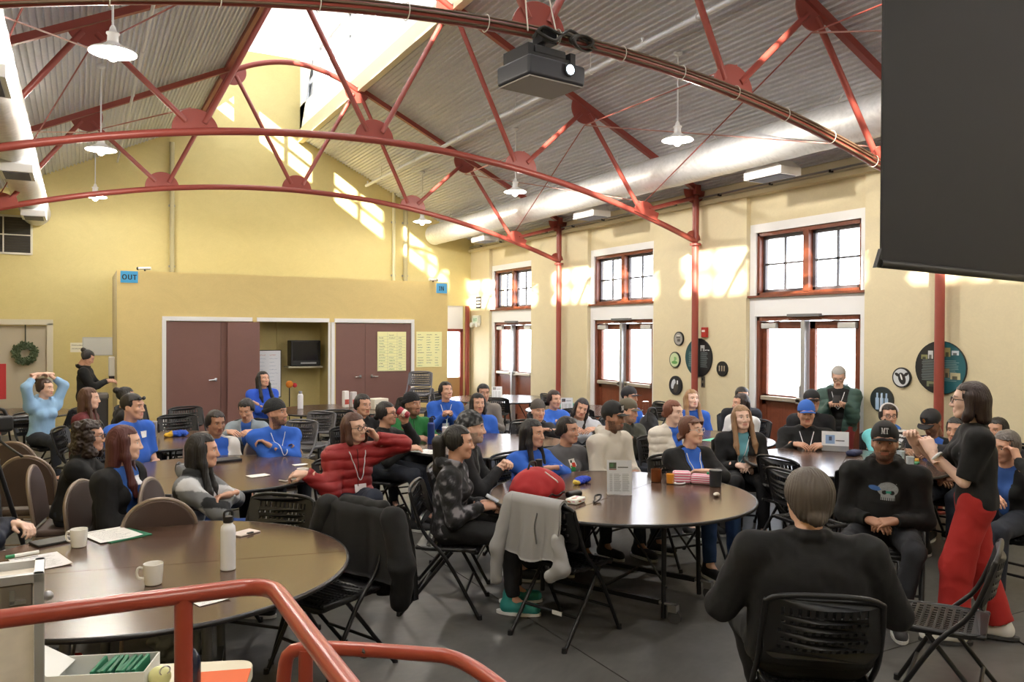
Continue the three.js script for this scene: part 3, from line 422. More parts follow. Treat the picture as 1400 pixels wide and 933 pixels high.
flatBox('notice_sign', 'small black sign with three white lines on the cream wall by the far door', 'sign', canvasTex(128, 128, (c, w, h) => { c.fillStyle = '#2b2a2b'; c.fillRect(0, 0, w, h); c.fillStyle = '#d9d6cc'; for (const y of [20, 56, 92]) c.fillRect(18, y, 92, 18); }), 0.28, 0.27, [WR - 0.004, 2.62, -16.66], -Math.PI / 2);
{ const t = thing('exit_sign', 'green and white exit light with two round lamps on the cream wall', 'sign', [WR - 0.04, 2.22, -16.7], -Math.PI / 2); new B().rbox(0.34, 0.2, 0.07, 0.02).mesh('housing', mat('#dfe3da', 0.5), t); const g = new THREE.PlaneGeometry(0.28, 0.15); g.translate(0, 0, 0.0362); part('face', g, new THREE.MeshStandardMaterial({ map: wordTex('EXIT', '#dfeadf', '#3aa06e', 256, 136, 'bold 84px sans-serif'), roughness: 0.4 }), t); for (const k of [-1, 1]) new B().cyl(0.05, 0.06, 0.08, k * 0.14, -0.12, 0.04, 14, Math.PI / 2).mesh('lamp_head', mat('#e8e8e4', 0.4), t); }
// ---------------------------------------------------------------- folding chairs and stacking chairs (facing +z, origin on the floor under the seat)
function perforated(w, h, r, slots) { const s = rrect(w, h, r); for (const [x, y, a, b] of slots) { const p = new THREE.Path(); p.moveTo(x - a / 2, y - b / 2); p.lineTo(x - a / 2, y + b / 2); p.lineTo(x + a / 2, y + b / 2); p.lineTo(x + a / 2, y - b / 2); s.holes.push(p); } return s; }
function bend(g, fn) { const p = g.attributes.position; for (let i = 0; i < p.count; i++) { const v = fn(p.getX(i), p.getY(i), p.getZ(i)); p.setXYZ(i, ...v); } g.computeVertexNormals(); return g; }
const chairGeo = (() => {
  const sl = []; for (let i = -5; i <= 5; i++) { sl.push([i * 0.032, 0.085, 0.013, 0.036]); for (const y of [0.038, 0.0, -0.038, -0.076]) sl.push([i * 0.032 + (y === 0 || y < -0.07 ? 0.008 : -0.004), y, 0.016, 0.014]); }
  const back = new THREE.ExtrudeGeometry(perforated(0.455, 0.27, 0.06, sl), { depth: 0.014, bevelEnabled: false, curveSegments: 5 });
  bend(back, (x, y, z) => [x, y, z - 0.05 + 0.9 * x * x + (0.135 - y) * 0.06]);
  const ss = []; for (let i = -5; i <= 5; i++) for (let j = -5; j <= 4; j++) ss.push([i * 0.034 + (j & 1 ? 0.008 : -0.008), j * 0.034, 0.015, 0.02]);
  const seat = new THREE.ExtrudeGeometry(perforated(0.44, 0.42, 0.07, ss), { depth: 0.02, bevelEnabled: false, curveSegments: 5 });
  seat.rotateX(-Math.PI / 2); bend(seat, (x, y, z) => [x, y - 0.01 - 0.012 * (1 - Math.min(1, (x * x) / 0.04)) + (z > 0.14 ? -(z - 0.14) * 0.35 : 0) + (z < -0.12 ? (-z - 0.12) * 0.2 : 0), z]);
  const rim = new B(); rim.tube([[-0.2, 0, 0.19], [-0.215, 0.004, 0], [-0.2, 0.01, -0.2]], 0.014, 6).tube([[0.2, 0, 0.19], [0.215, 0.004, 0], [0.2, 0.01, -0.2]], 0.014, 6).tube([[-0.19, -0.014, 0.2], [0, -0.018, 0.21], [0.19, -0.014, 0.2]], 0.014, 6);
  return { back: flat(back), seat: flat(seat), rim: rim.geo() };
})();
const footCap = new B().cyl(0.017, 0.015, 0.03, 0, 0, 0, 8).geo();
function makeFolding(name, label, cm, fm) {
  const t = thing(name, label, 'chair');
  const seat = part('seat', chairGeo.seat, cm, t); seat.position.set(0, 0.45, 0.02);
  const rim = part('seat_rim', chairGeo.rim, cm, seat);
  const bk = part('backrest', chairGeo.back, cm, t); bk.position.set(0, 0.715, -0.2); bk.rotation.x = -0.16;
  for (const k of [-1, 1]) {
    new B().tube([[k * 0.238, 0, 0.25], [k * 0.238, 0.42, 0.005], [k * 0.236, 0.56, -0.12], [k * 0.232, 0.72, -0.19], [k * 0.225, 0.83, -0.225]], 0.0125, 8, 18).mesh('leg', fm, t);
    new B().bar([k * 0.215, 0, -0.3], [k * 0.215, 0.44, 0.06], 0.0125, 8).mesh('leg', fm, t);
  }
  new B().bar([-0.238, 0.17, 0.15], [0.238, 0.17, 0.15], 0.01, 8).mesh('stretcher', fm, t);
  new B().bar([-0.215, 0.17, -0.162], [0.215, 0.17, -0.162], 0.01, 8).mesh('stretcher', fm, t);
  new B().tube([[-0.225, 0.83, -0.225], [-0.18, 0.853, -0.236], [0.18, 0.853, -0.236], [0.225, 0.83, -0.225]], 0.012, 8, 14).mesh('top_rail', fm, t);
  for (const [x, z] of [[0.238, 0.25], [-0.238, 0.25], [0.215, -0.3], [-0.215, -0.3]]) part('foot_cap', footCap, M.black, t).position.set(x, 0.015, z);
  return t;
}
function makeBanquet(name, label, pad, fm) {
  const t = thing(name, label, 'chair');
  const arch = []; for (let a = 0; a <= 10; a++) { const q = Math.PI * a / 10; arch.push([Math.cos(q) * 0.205, 0.705 + Math.sin(q) * 0.2, -0.19 - (0.1 + Math.sin(q) * 0.2) * 0.16]); }
  const fr = [[0.2, 0.44, -0.17], ...arch, [-0.2, 0.44, -0.17]];
  new B().tube(fr, 0.0135, 8, 48).mesh('back_frame', fm, t);
  const s = new THREE.Shape(); s.moveTo(-0.19, -0.2); s.lineTo(0.19, -0.2); s.lineTo(0.19, 0); s.absarc(0, 0, 0.19, 0, Math.PI, false); s.lineTo(-0.19, -0.2);
  new B().ext(s, 0.012, M4(0, 0.705, -0.215, -0.16), { bevelEnabled: true, bevelSize: 0.008, bevelThickness: 0.012, bevelSegments: 3, curveSegments: 16 }).mesh('backrest', pad, t);
  new B().rbox(0.42, 0.055, 0.42, 0.024, 0, 0.445, 0.02, 0, 0, 0, 3).mesh('seat', pad, t);
  const sf = new B(); for (const k of [-1, 1]) sf.beam([k * 0.19, 0.41, 0.2], [k * 0.19, 0.41, -0.18], 0.02, 0.022); sf.box(0.38, 0.022, 0.02, 0, 0.41, 0.2).box(0.38, 0.022, 0.02, 0, 0.41, -0.17); sf.mesh('seat_frame', fm, t);
  for (const k of [-1, 1]) { new B().bar([k * 0.19, 0.41, 0.19], [k * 0.205, 0, 0.24], 0.0125, 8).mesh('leg', fm, t); new B().bar([k * 0.195, 0.44, -0.17], [k * 0.205, 0, -0.26], 0.0125, 8).mesh('leg', fm, t); }
  new B().bar([-0.198, 0.2, 0.215], [0.198, 0.2, 0.215], 0.008, 8).mesh('stretcher', fm, t); new B().bar([-0.2, 0.2, -0.218], [0.2, 0.2, -0.218], 0.008, 8).mesh('stretcher', fm, t);
  return t;
}
const protoF = {}, protoFirst = {};
function chair(kind, x, s, turn, label, group) {
  const nm = kind === 'f' ? 'folding_chair' : 'banquet_chair';
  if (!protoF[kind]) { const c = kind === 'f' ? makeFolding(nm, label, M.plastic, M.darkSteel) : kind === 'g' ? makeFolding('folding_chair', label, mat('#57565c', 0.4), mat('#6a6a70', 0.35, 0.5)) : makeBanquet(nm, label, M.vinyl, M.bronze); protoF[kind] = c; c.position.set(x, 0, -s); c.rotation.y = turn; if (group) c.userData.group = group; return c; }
  return copy(protoF[kind], [x, 0, -s], turn, label, group);
}
// turn that makes +z point to the camera, then beta degrees towards picture right
const facing = (x, s, beta) => Math.atan2(-x, s) + beta * D2R;
// ---------------------------------------------------------------- round folding tables
function roundTable(label, x, s, r, turn, style) {
  const t = thing('round_table', label, 'table', [x, 0, -s], turn, 'round folding tables');
  const half = new THREE.Shape(); half.absarc(0, 0, r - 0.006, 0.0016, Math.PI - 0.0016, false); half.closePath();
  for (const k of [0, 1]) {
    const top = new B().ext(half, 0.02, M4(0, 0.72, k ? 0.0015 : -0.0015, -Math.PI / 2, 0, k ? Math.PI : 0), { curveSegments: 40 }).mesh('table_half', M.tabletop, t, true);
    const pts = []; for (let a = 0; a <= 24; a++) { const q = (k ? Math.PI : 0) + Math.PI * a / 24 + 0; pts.push([Math.cos(q) * (r - 0.004), 0.729, -Math.sin(q) * (r - 0.004)]); }
    new B().tube(pts, 0.0125, 8, 60).mesh('edge_band', style === 'near' ? mat('#171316', 0.35) : M.black, top);
  }
  const fm = style === 'near' ? mat('#6a6a6c', 0.4, 0.6) : M.darkSteel, L = r * 0.62;
  for (const k of [-1, 1]) {
    new B().box(0.05, 0.04, L * 2, k * 0.28, 0.7, 0).mesh('under_frame', fm, t); new B().box(0.03, 0.03, 0.9, k * 0.298, 0.12, 0).mesh('foot_bar', fm, t);
    for (const q of [-1, 1]) {
      new B().bar([k * 0.28, 0.7, q * L * 0.8], [k * 0.3, 0.02, q * 0.48], style === 'near' ? 0.024 : 0.017, 10).mesh('leg', fm, t);
      if (style === 'caster' && q > 0) { const c = new B().cyl(0.045, 0.045, 0.03, k * 0.3, 0.045, q * 0.56, 18, 0, 0, Math.PI / 2); c.mesh('caster_wheel', mat('#3b3b3e', 0.5), t); new B().box(0.05, 0.05, 0.06, k * 0.3, 0.1, q * 0.55).bar([k * 0.3, 0.12, q * 0.4], [k * 0.3, 0.12, q * 0.56], 0.012, 8).mesh('caster_fork', M.steel, t); }
      new B().bar([k * 0.28, 0.69, q * 0.12], [k * 0.295, 0.22, q * 0.5], 0.008, 8).mesh('brace', fm, t);
    }
  }
  new B().bar([-0.28, 0.13, 0], [0.28, 0.13, 0], 0.012, 8).box(0.56, 0.03, 0.03, 0, 0.69, 0.1).box(0.56, 0.03, 0.03, 0, 0.69, -0.1).mesh('cross_bar', fm, t);
  return t;
}
const TH = 0.7415;
roundTable('round dark brown folding table with mugs and tall white bottle by the railing', 0.32, 4.3, 0.95, -0.2, 'near');
roundTable('round dark brown folding table where the person in the red puffer rests a mug', 1.0, 6.95, 0.92, 0.3, 'far');
roundTable('round dark brown folding table holding the red backpack and clear sign stand', 3.46, 4.68, 0.95, 0.45, 'caster');
roundTable('round dark folding table with blue bottle and straw cup', 3.75, 7.4, 0.9, 0.1, 'far');
roundTable('round dark folding table with white sign stand, behind the black cap hoodie', 6.15, 4.92, 0.88, 0.6, 'far');
roundTable('round folding table with a green sheet near the puffer coats', 6.0, 6.75, 0.85, 0.2, 'far');
roundTable('round folding table near the farthest glazed doors with small sign stand', 6.6, 12.5, 0.92, 0.2, 'far');
roundTable('round folding table with teal bag in front of the middle glazed doors', 6.75, 10.1, 0.88, 0.5, 'far');
roundTable('round folding table between royal blue tee and grey zip jacket', 0.72, 9.3, 0.82, 0.2, 'far');
roundTable('round folding table with white bottle in front of the open closet', 3.4, 11.8, 0.9, 0.4, 'far');
roundTable('round folding table in front of the wreath door, empty chairs round it', -0.95, 13.2, 0.9, 0.1, 'far');
// ---------------------------------------------------------------- distance-field modeller for bodies, clothes and hair
class Field {
  constructor(lo, hi, c) { this.lo = lo; this.c = c; this.n = [0, 1, 2].map((i) => Math.ceil((hi[i] - lo[i]) / c) + 3); this.lo = lo.map((v) => v - c); this.F = new Float32Array(this.n[0] * this.n[1] * this.n[2]).fill(1); }
  loop(lo, hi, fn) {
    const { c, n } = this, L = this.lo, a = [0, 1, 2].map((i) => Math.max(0, Math.floor((lo[i] - L[i]) / c))), b = [0, 1, 2].map((i) => Math.min(n[i] - 1, Math.ceil((hi[i] - L[i]) / c)));
    for (let k = a[2]; k <= b[2]; k++) for (let j = a[1]; j <= b[1]; j++) { let q = (k * n[1] + j) * n[0] + a[0]; for (let i = a[0]; i <= b[0]; i++, q++) fn(q, L[0] + i * c, L[1] + j * c, L[2] + k * c); }
  }
  // tapered capsule a-b; fr = {o, X, Y, Z, s} gives a stretched local frame (a, b are then local)
  cap(a, b, ra, rb, k = 0.03, o = {}) {
    const fr = o.fr, s = fr ? fr.s : [1, 1, 1], sm = Math.min(...s), mx = Math.max(...s), m = k + this.c * 1.6 + (o.pad || 0), F = this.F;
    const W = (p) => fr ? [0, 1, 2].map((i) => fr.o[i] + p[0] * fr.X[i] + p[1] * fr.Y[i] + p[2] * fr.Z[i]) : p;
    const A = W(a), Bw = W(b), R = Math.max(ra, rb) * mx + m;
    const ax = a[0] / s[0], ay = a[1] / s[1], az = a[2] / s[2], dx = b[0] / s[0] - ax, dy = b[1] / s[1] - ay, dz = b[2] / s[2] - az, dd = dx * dx + dy * dy + dz * dz || 1e-9, dl = Math.sqrt(dd);
    this.loop([0, 1, 2].map((i) => Math.min(A[i], Bw[i]) - R), [0, 1, 2].map((i) => Math.max(A[i], Bw[i]) + R), (q, x, y, z) => {
      if (fr) { const X = x - fr.o[0], Y = y - fr.o[1], Z = z - fr.o[2]; x = (X * fr.X[0] + Y * fr.X[1] + Z * fr.X[2]) / s[0]; y = (X * fr.Y[0] + Y * fr.Y[1] + Z * fr.Y[2]) / s[1]; z = (X * fr.Z[0] + Y * fr.Z[1] + Z * fr.Z[2]) / s[2]; }
      const px = x - ax, py = y - ay, pz = z - az; let t = (px * dx + py * dy + pz * dz) / dd; const tu = t; t = t < 0 ? 0 : t > 1 ? 1 : t;
      const ex = px - t * dx, ey = py - t * dy, ez = pz - t * dz; let d = (Math.sqrt(ex * ex + ey * ey + ez * ez) - (ra + (rb - ra) * t)) * sm;
      if (o.flatB) d = Math.max(d, (tu - 1) * dl * sm); if (o.flatA) d = Math.max(d, -tu * dl * sm);
      const f = F[q];
      if (o.sub) { const e = -d, h = Math.max(k - Math.abs(f - e), 0) / k; F[q] = Math.max(f, e) + h * h * k * 0.25; } else { const h = Math.max(k - Math.abs(f - d), 0) / k; F[q] = Math.min(f, d) - h * h * k * 0.25; }
    }); return this;
  }
  ell(c, r, k = 0.02, o = {}) { return this.cap([0, 0, 0], [0, 1e-6, 0], 1, 1, k, { ...o, fr: { o: c, X: o.X || [1, 0, 0], Y: o.Y || [0, 1, 0], Z: o.Z || [0, 0, 1], s: r } }); }
  each(fn) { const { n, c, F } = this, L = this.lo; let q = 0; for (let k = 0; k < n[2]; k++) for (let j = 0; j < n[1]; j++) for (let i = 0; i < n[0]; i++, q++) if (F[q] < 0.06 && F[q] > -0.06) F[q] = fn(F[q], L[0] + i * c, L[1] + j * c, L[2] + k * c); return this; }
  all(fn) { const { n, c, F } = this, L = this.lo; let q = 0; for (let k = 0; k < n[2]; k++) for (let j = 0; j < n[1]; j++) for (let i = 0; i < n[0]; i++, q++) if (F[q] < 0.5) F[q] = fn(F[q], L[0] + i * c, L[1] + j * c, L[2] + k * c); return this; }
  at(x, y, z) { const { n, c, F } = this, L = this.lo, fx = (x - L[0]) / c, fy = (y - L[1]) / c, fz = (z - L[2]) / c, i = fx | 0, j = fy | 0, k = fz | 0; if (i < 0 || j < 0 || k < 0 || i >= n[0] - 1 || j >= n[1] - 1 || k >= n[2] - 1) return 1; const u = fx - i, v = fy - j, w = fz - k, q = (k * n[1] + j) * n[0] + i, A = n[0], P = n[0] * n[1]; const l = (a, b, t) => a + (b - a) * t; return l(l(l(F[q], F[q + 1], u), l(F[q + A], F[q + A + 1], u), v), l(l(F[q + P], F[q + P + 1], u), l(F[q + P + A], F[q + P + A + 1], u), v), w); }
  surfZ(x, y, z0 = 0.6, z1 = -0.3) { let p = z0, f; for (; p > z1; p -= 0.006) { f = this.at(x, y, p); if (f < 0) return p + 0.006 * (f / -1 > 0 ? 0.5 : 0); } return null; }
  mesh() { // surface nets
    const { n, c, F } = this, L = this.lo, nx = n[0], ny = n[1], nz = n[2], P = nx * ny, vid = new Int32Array(nx * ny * nz).fill(-1), pos = [], nor = [], idx = [];
    const off = [0, 1, nx, nx + 1, P, P + 1, P + nx, P + nx + 1], E = [[0, 1], [2, 3], [4, 5], [6, 7], [0, 2], [1, 3], [4, 6], [5, 7], [0, 4], [1, 5], [2, 6], [3, 7]], v = new Float64Array(8);
    for (let k = 0; k < nz - 1; k++) for (let j = 0; j < ny - 1; j++) for (let i = 0; i < nx - 1; i++) {
      const q = (k * ny + j) * nx + i; let m = 0; for (let e = 0; e < 8; e++) { v[e] = F[q + off[e]]; if (v[e] < 0) m++; } if (m === 0 || m === 8) continue;
      let x = 0, y = 0, z = 0, w = 0;
      for (const [a, b] of E) if ((v[a] < 0) !== (v[b] < 0)) { const t = v[a] / (v[a] - v[b]); x += (a & 1) + t * ((b & 1) - (a & 1)); y += ((a >> 1) & 1) + t * (((b >> 1) & 1) - ((a >> 1) & 1)); z += (a >> 2) + t * ((b >> 2) - (a >> 2)); w++; }
      x /= w; y /= w; z /= w; vid[q] = pos.length / 3; pos.push(L[0] + (i + x) * c, L[1] + (j + y) * c, L[2] + (k + z) * c);
      const l = (a, b, t) => a + (b - a) * t;
      let gx = l(l(v[1] - v[0], v[3] - v[2], y), l(v[5] - v[4], v[7] - v[6], y), z), gy = l(l(v[2] - v[0], v[3] - v[1], x), l(v[6] - v[4], v[7] - v[5], x), z), gz = l(l(v[4] - v[0], v[5] - v[1], x), l(v[6] - v[2], v[7] - v[3], x), y);
      const g = Math.hypot(gx, gy, gz) || 1; nor.push(gx / g, gy / g, gz / g);
    }
    for (let k = 1; k < nz - 1; k++) for (let j = 1; j < ny - 1; j++) for (let i = 1; i < nx - 1; i++) {
      const q = (k * ny + j) * nx + i, s = F[q] < 0;
      for (const [d, a, b] of [[1, nx, P], [nx, P, 1], [P, 1, nx]]) { if (s === (F[q + d] < 0)) continue; const A = vid[q], Bv = vid[q - a], C = vid[q - a - b], D = vid[q - b]; if (A < 0 || Bv < 0 || C < 0 || D < 0) continue; if (s) idx.push(A, Bv, C, A, C, D); else idx.push(A, C, Bv, A, D, C); }
    }
    const g = new THREE.BufferGeometry(); g.setAttribute('position', new THREE.Float32BufferAttribute(pos, 3)); g.setAttribute('normal', new THREE.Float32BufferAttribute(nor, 3)); g.setIndex(idx); return g;
  }
}
const lin = (hex) => { const c = new THREE.Color(hex); return [c.r, c.g, c.b]; };
function paint(g, fn) { const p = g.attributes.position, a = new Float32Array(p.count * 3); for (let i = 0; i < p.count; i++) { const c = fn(p.getX(i), p.getY(i), p.getZ(i), i); a[3 * i] = c[0]; a[3 * i + 1] = c[1]; a[3 * i + 2] = c[2]; } g.setAttribute('color', new THREE.BufferAttribute(a, 3)); return g; }
const n3 = (x, y, z) => perlin.noise(x, y, z);
// ---------------------------------------------------------------- head (origin between the ears, eyes at y = 0, face to +z)
const headCache = new Map();
function headGeo(m, lv) {                                            // m: heavier jaw and brow; returns {g, kind[]} kind 0 skin 1 lip 2 brow 3 beard area
  const key = m + '_' + lv; if (headCache.has(key)) return headCache.get(key);
  const c = [0.0036, 0.005, 0.0068][lv], f = new Field([-0.1, -0.15, -0.125], [0.1, 0.135, 0.135], c), j = m ? 1 : 0.92;
  f.ell([0, 0.034, -0.014], [0.0755, 0.084, 0.096], 0.02); f.ell([0, -0.028, 0.024], [0.061, 0.086, 0.066], 0.03);
  for (const k of [-1, 1]) { f.cap([k * 0.055 * j, -0.02, -0.004], [k * 0.03 * j, -0.09, 0.046], 0.022, 0.02 * j, 0.025); f.ell([k * 0.037, -0.028, 0.058], [0.025, 0.022, 0.022], 0.02); }
  f.cap([-0.014 * j, -0.097, 0.064], [0.014 * j, -0.097, 0.064], 0.02, 0.02, 0.022); f.cap([-0.034, 0.024, 0.07], [0.034, 0.024, 0.07], m ? 0.017 : 0.014, m ? 0.017 : 0.014, 0.02);
  for (const k of [-1, 1]) f.ell([k * 0.031, 0.001, 0.095], [0.02, 0.0125, 0.016], 0.012, { sub: true });
  for (const k of [-1, 1]) { f.cap([k * 0.017, 0.011, 0.077], [k * 0.046, 0.009, 0.068], 0.0055, 0.005, 0.008); f.cap([k * 0.018, -0.011, 0.076], [k * 0.045, -0.009, 0.067], 0.005, 0.005, 0.01); }
  f.cap([0, 0.012, 0.084], [0, -0.036, 0.104], 0.0075, 0.0115, 0.014); for (const k of [-1, 1]) f.ell([k * 0.0115, -0.041, 0.096], [0.0085, 0.0075, 0.0095], 0.01);
  f.cap([-0.02, -0.0655, 0.079], [0.02, -0.0655, 0.079], 0.008, 0.008, 0.014); f.cap([-0.015, -0.0765, 0.079], [0.015, -0.0765, 0.079], 0.009, 0.009, 0.01);
  f.cap([-0.022, -0.0712, 0.091], [0.022, -0.0712, 0.091], 0.0022, 0.0022, 0.004, { sub: true });
  for (const k of [-1, 1]) { f.ell([k * 0.0775, -0.008, -0.012], [0.011, 0.032, 0.02], 0.01); f.ell([k * 0.087, -0.006, -0.008], [0.006, 0.018, 0.01], 0.006, { sub: true }); }
  f.cap([0, -0.06, -0.02], [0, -0.16, -0.03], 0.054, 0.054, 0.03);
  const g = f.mesh(), p = g.attributes.position, kind = new Uint8Array(p.count);
  for (let i = 0; i < p.count; i++) { const x = Math.abs(p.getX(i)), y = p.getY(i), z = p.getZ(i); if (z > 0.074 && x < 0.023 && y < -0.058 && y > -0.084 + x * 0.25) kind[i] = 1; else if (z > 0.05 && x > 0.012 && x < 0.052 && Math.abs(y - 0.0245 + (x - 0.03) * (x - 0.03) * 6) < (m ? 0.0055 : 0.0036)) kind[i] = 2; else if (z > -0.02 && (y < -0.066 || (x > 0.05 && y < -0.03 && z < 0.05) || (z > 0.07 && y < -0.05 && y > -0.062 && x < 0.03))) kind[i] = 3; }
  const r = { g, kind }; headCache.set(key, r); return r;
}
const eyeGeo = (() => { const g = new THREE.SphereGeometry(0.0125, 14, 10); g.deleteAttribute('uv'); return g; })();
// ---------------------------------------------------------------- hand (wrist at 0, fingers to +y, palm to +z, thumb at +x)
const handCache = new Map();
function handGeo(curl, lv) {
  const key = curl + '_' + lv; if (handCache.has(key)) return handCache.get(key);
  const c = [0.004, 0.0055, 0.007][lv], f = new Field([-0.07, -0.07, -0.05], [0.09, 0.21, 0.12], c);
  f.cap([0, -0.06, 0], [0, 0.02, 0], 0.027, 0.03, 0.02, { fr: { o: [0, 0, 0], X: [1, 0, 0], Y: [0, 1, 0], Z: [0, 0, 1], s: [1, 1, 0.75] } });
  const xs = [-0.031, -0.0105, 0.0105, 0.031], len = [0.033, 0.042, 0.046, 0.041];
  xs.forEach((x, i) => {
    f.cap([x * 0.6, 0.015, 0], [x, 0.085, -0.002], 0.0155, 0.0135, 0.014);
    let p = [x, 0.085, -0.002], a = curl * 0.8, L = len[i] * 1; const sp = x * 0.6;
    for (let q = 0; q < 3; q++) { const e = [p[0] + sp * L * 0.9, p[1] + Math.cos(a) * L, p[2] + Math.sin(a) * L]; f.cap(p, e, 0.0096 - q * 0.0008, 0.0089 - q * 0.0009, 0.004); p = e; a += curl * (1 + 0.1 * i); L *= 0.68; }
  });
  f.cap([0.02, 0.02, 0.006], [0.048, 0.058, 0.016 + curl * 0.012], 0.016, 0.0115, 0.012); f.cap([0.048, 0.058, 0.016 + curl * 0.012], [0.05 - curl * 0.01, 0.092, 0.024 + curl * 0.022], 0.0112, 0.009, 0.006);
  const g = f.mesh(); handCache.set(key, g); return g;
}
// ---------------------------------------------------------------- hair in head space
const hairCache = new Map();
function hairGeo(style, lv) {
  const key = style + lv; if (hairCache.has(key)) return hairCache.get(key);
  const c = [0.005, 0.007, 0.009][lv], f = new Field([-0.17, style === 'long' || style === 'pony' || style === 'sidelong' ? -0.42 : -0.23, -0.22], [0.17, 0.16, 0.17], c), k = 0.02;
  f.ell([0, 0.038, -0.018], [0.086, 0.0925, 0.104], k); let line = 0.052, jaw = 1;
  const men = style === 'short' || style === 'receding' || style === 'fade' || style === 'greyshort';
  if (men) { f.each((d, x, y, z) => d); }
  if (style === 'curly') { f.ell([0, 0.03, -0.03], [0.105, 0.1, 0.1], k); for (let i = 0; i < 60; i++) { const a = rr(0.7, 5.6), h = rr(-0.16, 0.1), R = 0.095; f.ell([Math.sin(a) * R, h, -0.02 + Math.cos(a) * R * -1 * -1], [0.028, 0.03, 0.028], 0.015); } }
  if (['long', 'sidelong', 'bob', 'curly'].includes(style)) {
    const L = style === 'bob' ? 0.105 : style === 'curly' ? 0.15 : 0.33;
    f.cap([-0.045, 0, -0.06], [-0.05, -L, -0.075], 0.05, 0.042, 0.03); f.cap([0.045, 0, -0.06], [0.05, -L, -0.075], 0.05, 0.042, 0.03); f.cap([0, 0, -0.075], [0, -L * 1.03, -0.09], 0.05, 0.045, 0.03);
    for (const q of [-1, 1]) { f.cap([q * 0.072, 0.03, 0.0], [q * 0.083, -0.09, 0.012], 0.028, 0.026, 0.03); f.cap([q * 0.083, -0.09, 0.012], [q * (style === 'bob' ? 0.078 : 0.095), -Math.max(0.12, L * 0.85), style === 'bob' ? 0.02 : 0.055], 0.026, 0.026, 0.03); if (style !== 'bob' && style !== 'curly') f.cap([q * 0.095, -L * 0.85, 0.055], [q * 0.09, -L * 1.1, 0.075], 0.026, 0.014, 0.03); }
  }
  if (style === 'pony') { f.cap([0, 0.03, -0.11], [0, 0.0, -0.15], 0.035, 0.04, 0.02); f.cap([0, 0.0, -0.15], [0, -0.2, -0.14], 0.045, 0.05, 0.02); f.cap([0, -0.2, -0.14], [0, -0.38, -0.11], 0.05, 0.025, 0.02); }
  if (style === 'bushy') { f.ell([0, 0.028, -0.025], [0.097, 0.1, 0.108], k); f.ell([0, -0.03, -0.06], [0.075, 0.06, 0.06], 0.03); f.ell([0, -0.055, -0.112], [0.042, 0.034, 0.03], 0.012); }
  if (style === 'bun') f.ell([0, 0.085, -0.115], [0.042, 0.04, 0.042], 0.012);
  if (style === 'lowbun' || style === 'nape') f.ell([0, -0.03, -0.118], [style === 'nape' ? 0.03 : 0.042, 0.036, 0.034], 0.015);
  if (style === 'sidepony') { f.cap([-0.03, -0.05, -0.1], [-0.1, -0.1, -0.03], 0.035, 0.04, 0.02); f.cap([-0.1, -0.1, -0.03], [-0.095, -0.22, 0.07], 0.042, 0.03, 0.02); }
  if (['lowbun', 'nape', 'sidepony', 'pony', 'bun'].includes(style)) for (const q of [-1, 1]) f.ell([q * 0.07, 0.0, -0.03], [0.025, 0.06, 0.052], 0.02);
  if (style === 'bangs' || style === 'sidepony') f.cap([-0.05, 0.06, 0.068], [0.05, 0.055, 0.068], 0.026, 0.026, 0.02);
  // face opening
  const topY0 = style === 'receding' ? 0.085 : men ? 0.062 : 0.066;
  f.each((d, x, y, z) => {
    const w = 0.064 + 0.01 * Math.min(1, Math.max(0, y * 10)), cut = Math.min(Math.min(w - Math.abs(x), topY0 - y + 0.0 * z), z - 0.012); // inside the face opening when all positive
    let e = Math.max(d, Math.min(cut, 0.03));
    if (style === 'bun' || style === 'pony' || style === 'lowbun' || style === 'nape' || style === 'sidepony') { const low = -0.07 - y; e = Math.max(e, z > -0.03 ? Math.max(-0.03 - y + z * 0.6, -1) : (z < -0.095) ? -1 : low); }
    if (men) { const low = (style === 'nape' ? -0.075 : -0.05) - y; e = Math.max(e, z > -0.04 ? Math.max(low, Math.min(-0.018 - y, 0.09 - Math.abs(x)) * (style === 'fade' ? 1 : 0.9)) : low); }
    if (style === 'bushy') e = Math.max(e, -0.088 - y);
    const a = Math.atan2(x, -z + 0.02), st = 0.0013 * Math.sin(a * 46 + n3(x * 30, y * 9, z * 30) * 5) + 0.003 * n3(x * 24, y * 10, z * 24);
    return e + (style === 'curly' ? 0.012 * n3(x * 42, y * 42, z * 42) : men ? st * 0.7 : st * 1.3);
  });
  const g = f.mesh(); hairCache.set(key, g); return g;
}
// ---------------------------------------------------------------- hats and glasses in head space
function addCap(parent, col, o = {}) {
  const cm = mat(col, 0.75), h = new B(); const pr = []; for (let i = 0; i <= 10; i++) { const a = i / 10 * Math.PI / 2; pr.push([Math.cos(a) * 0.094, 0.035 + Math.sin(a) * (o.tall ? 0.105 : 0.092)]); } pr.unshift([0.093, 0.02]);
  h.lathe(pr, 26, M4(0, 0.01, -0.012, -0.06, 0, 0, V(0.95, 1, 1.12))); h.sph(0.007, 0, (o.tall ? 0.15 : 0.137), -0.02);
  const cap = h.mesh('cap', cm, parent); cap.material.side = THREE.DoubleSide;
  const s = new THREE.Shape(); s.moveTo(-0.078, 0); s.quadraticCurveTo(-0.08, 0.075, 0, 0.085); s.quadraticCurveTo(0.08, 0.075, 0.078, 0); s.quadraticCurveTo(0, 0.03, -0.078, 0);
  const g = new THREE.ExtrudeGeometry(s, { depth: 0.005, bevelEnabled: false, curveSegments: 10 }); g.rotateX(Math.PI / 2); bend(g, (x, y, z) => [x, y - x * x * (o.flat ? 0.8 : 2.6) - z * 0.12, z]); g.translate(0, 0.038, 0.075);
  part('brim', flat(g), mat(o.brim || col, 0.75), cap);
  if (o.logo) { const q = new THREE.CylinderGeometry(0.0925, 0.0965, 0.058, 14, 1, true, -0.42, 0.84); q.scale(0.95, 1, 1.12); q.translate(0, 0.083, -0.012); part('emblem', q, o.logo, cap); }
  return cap;
}
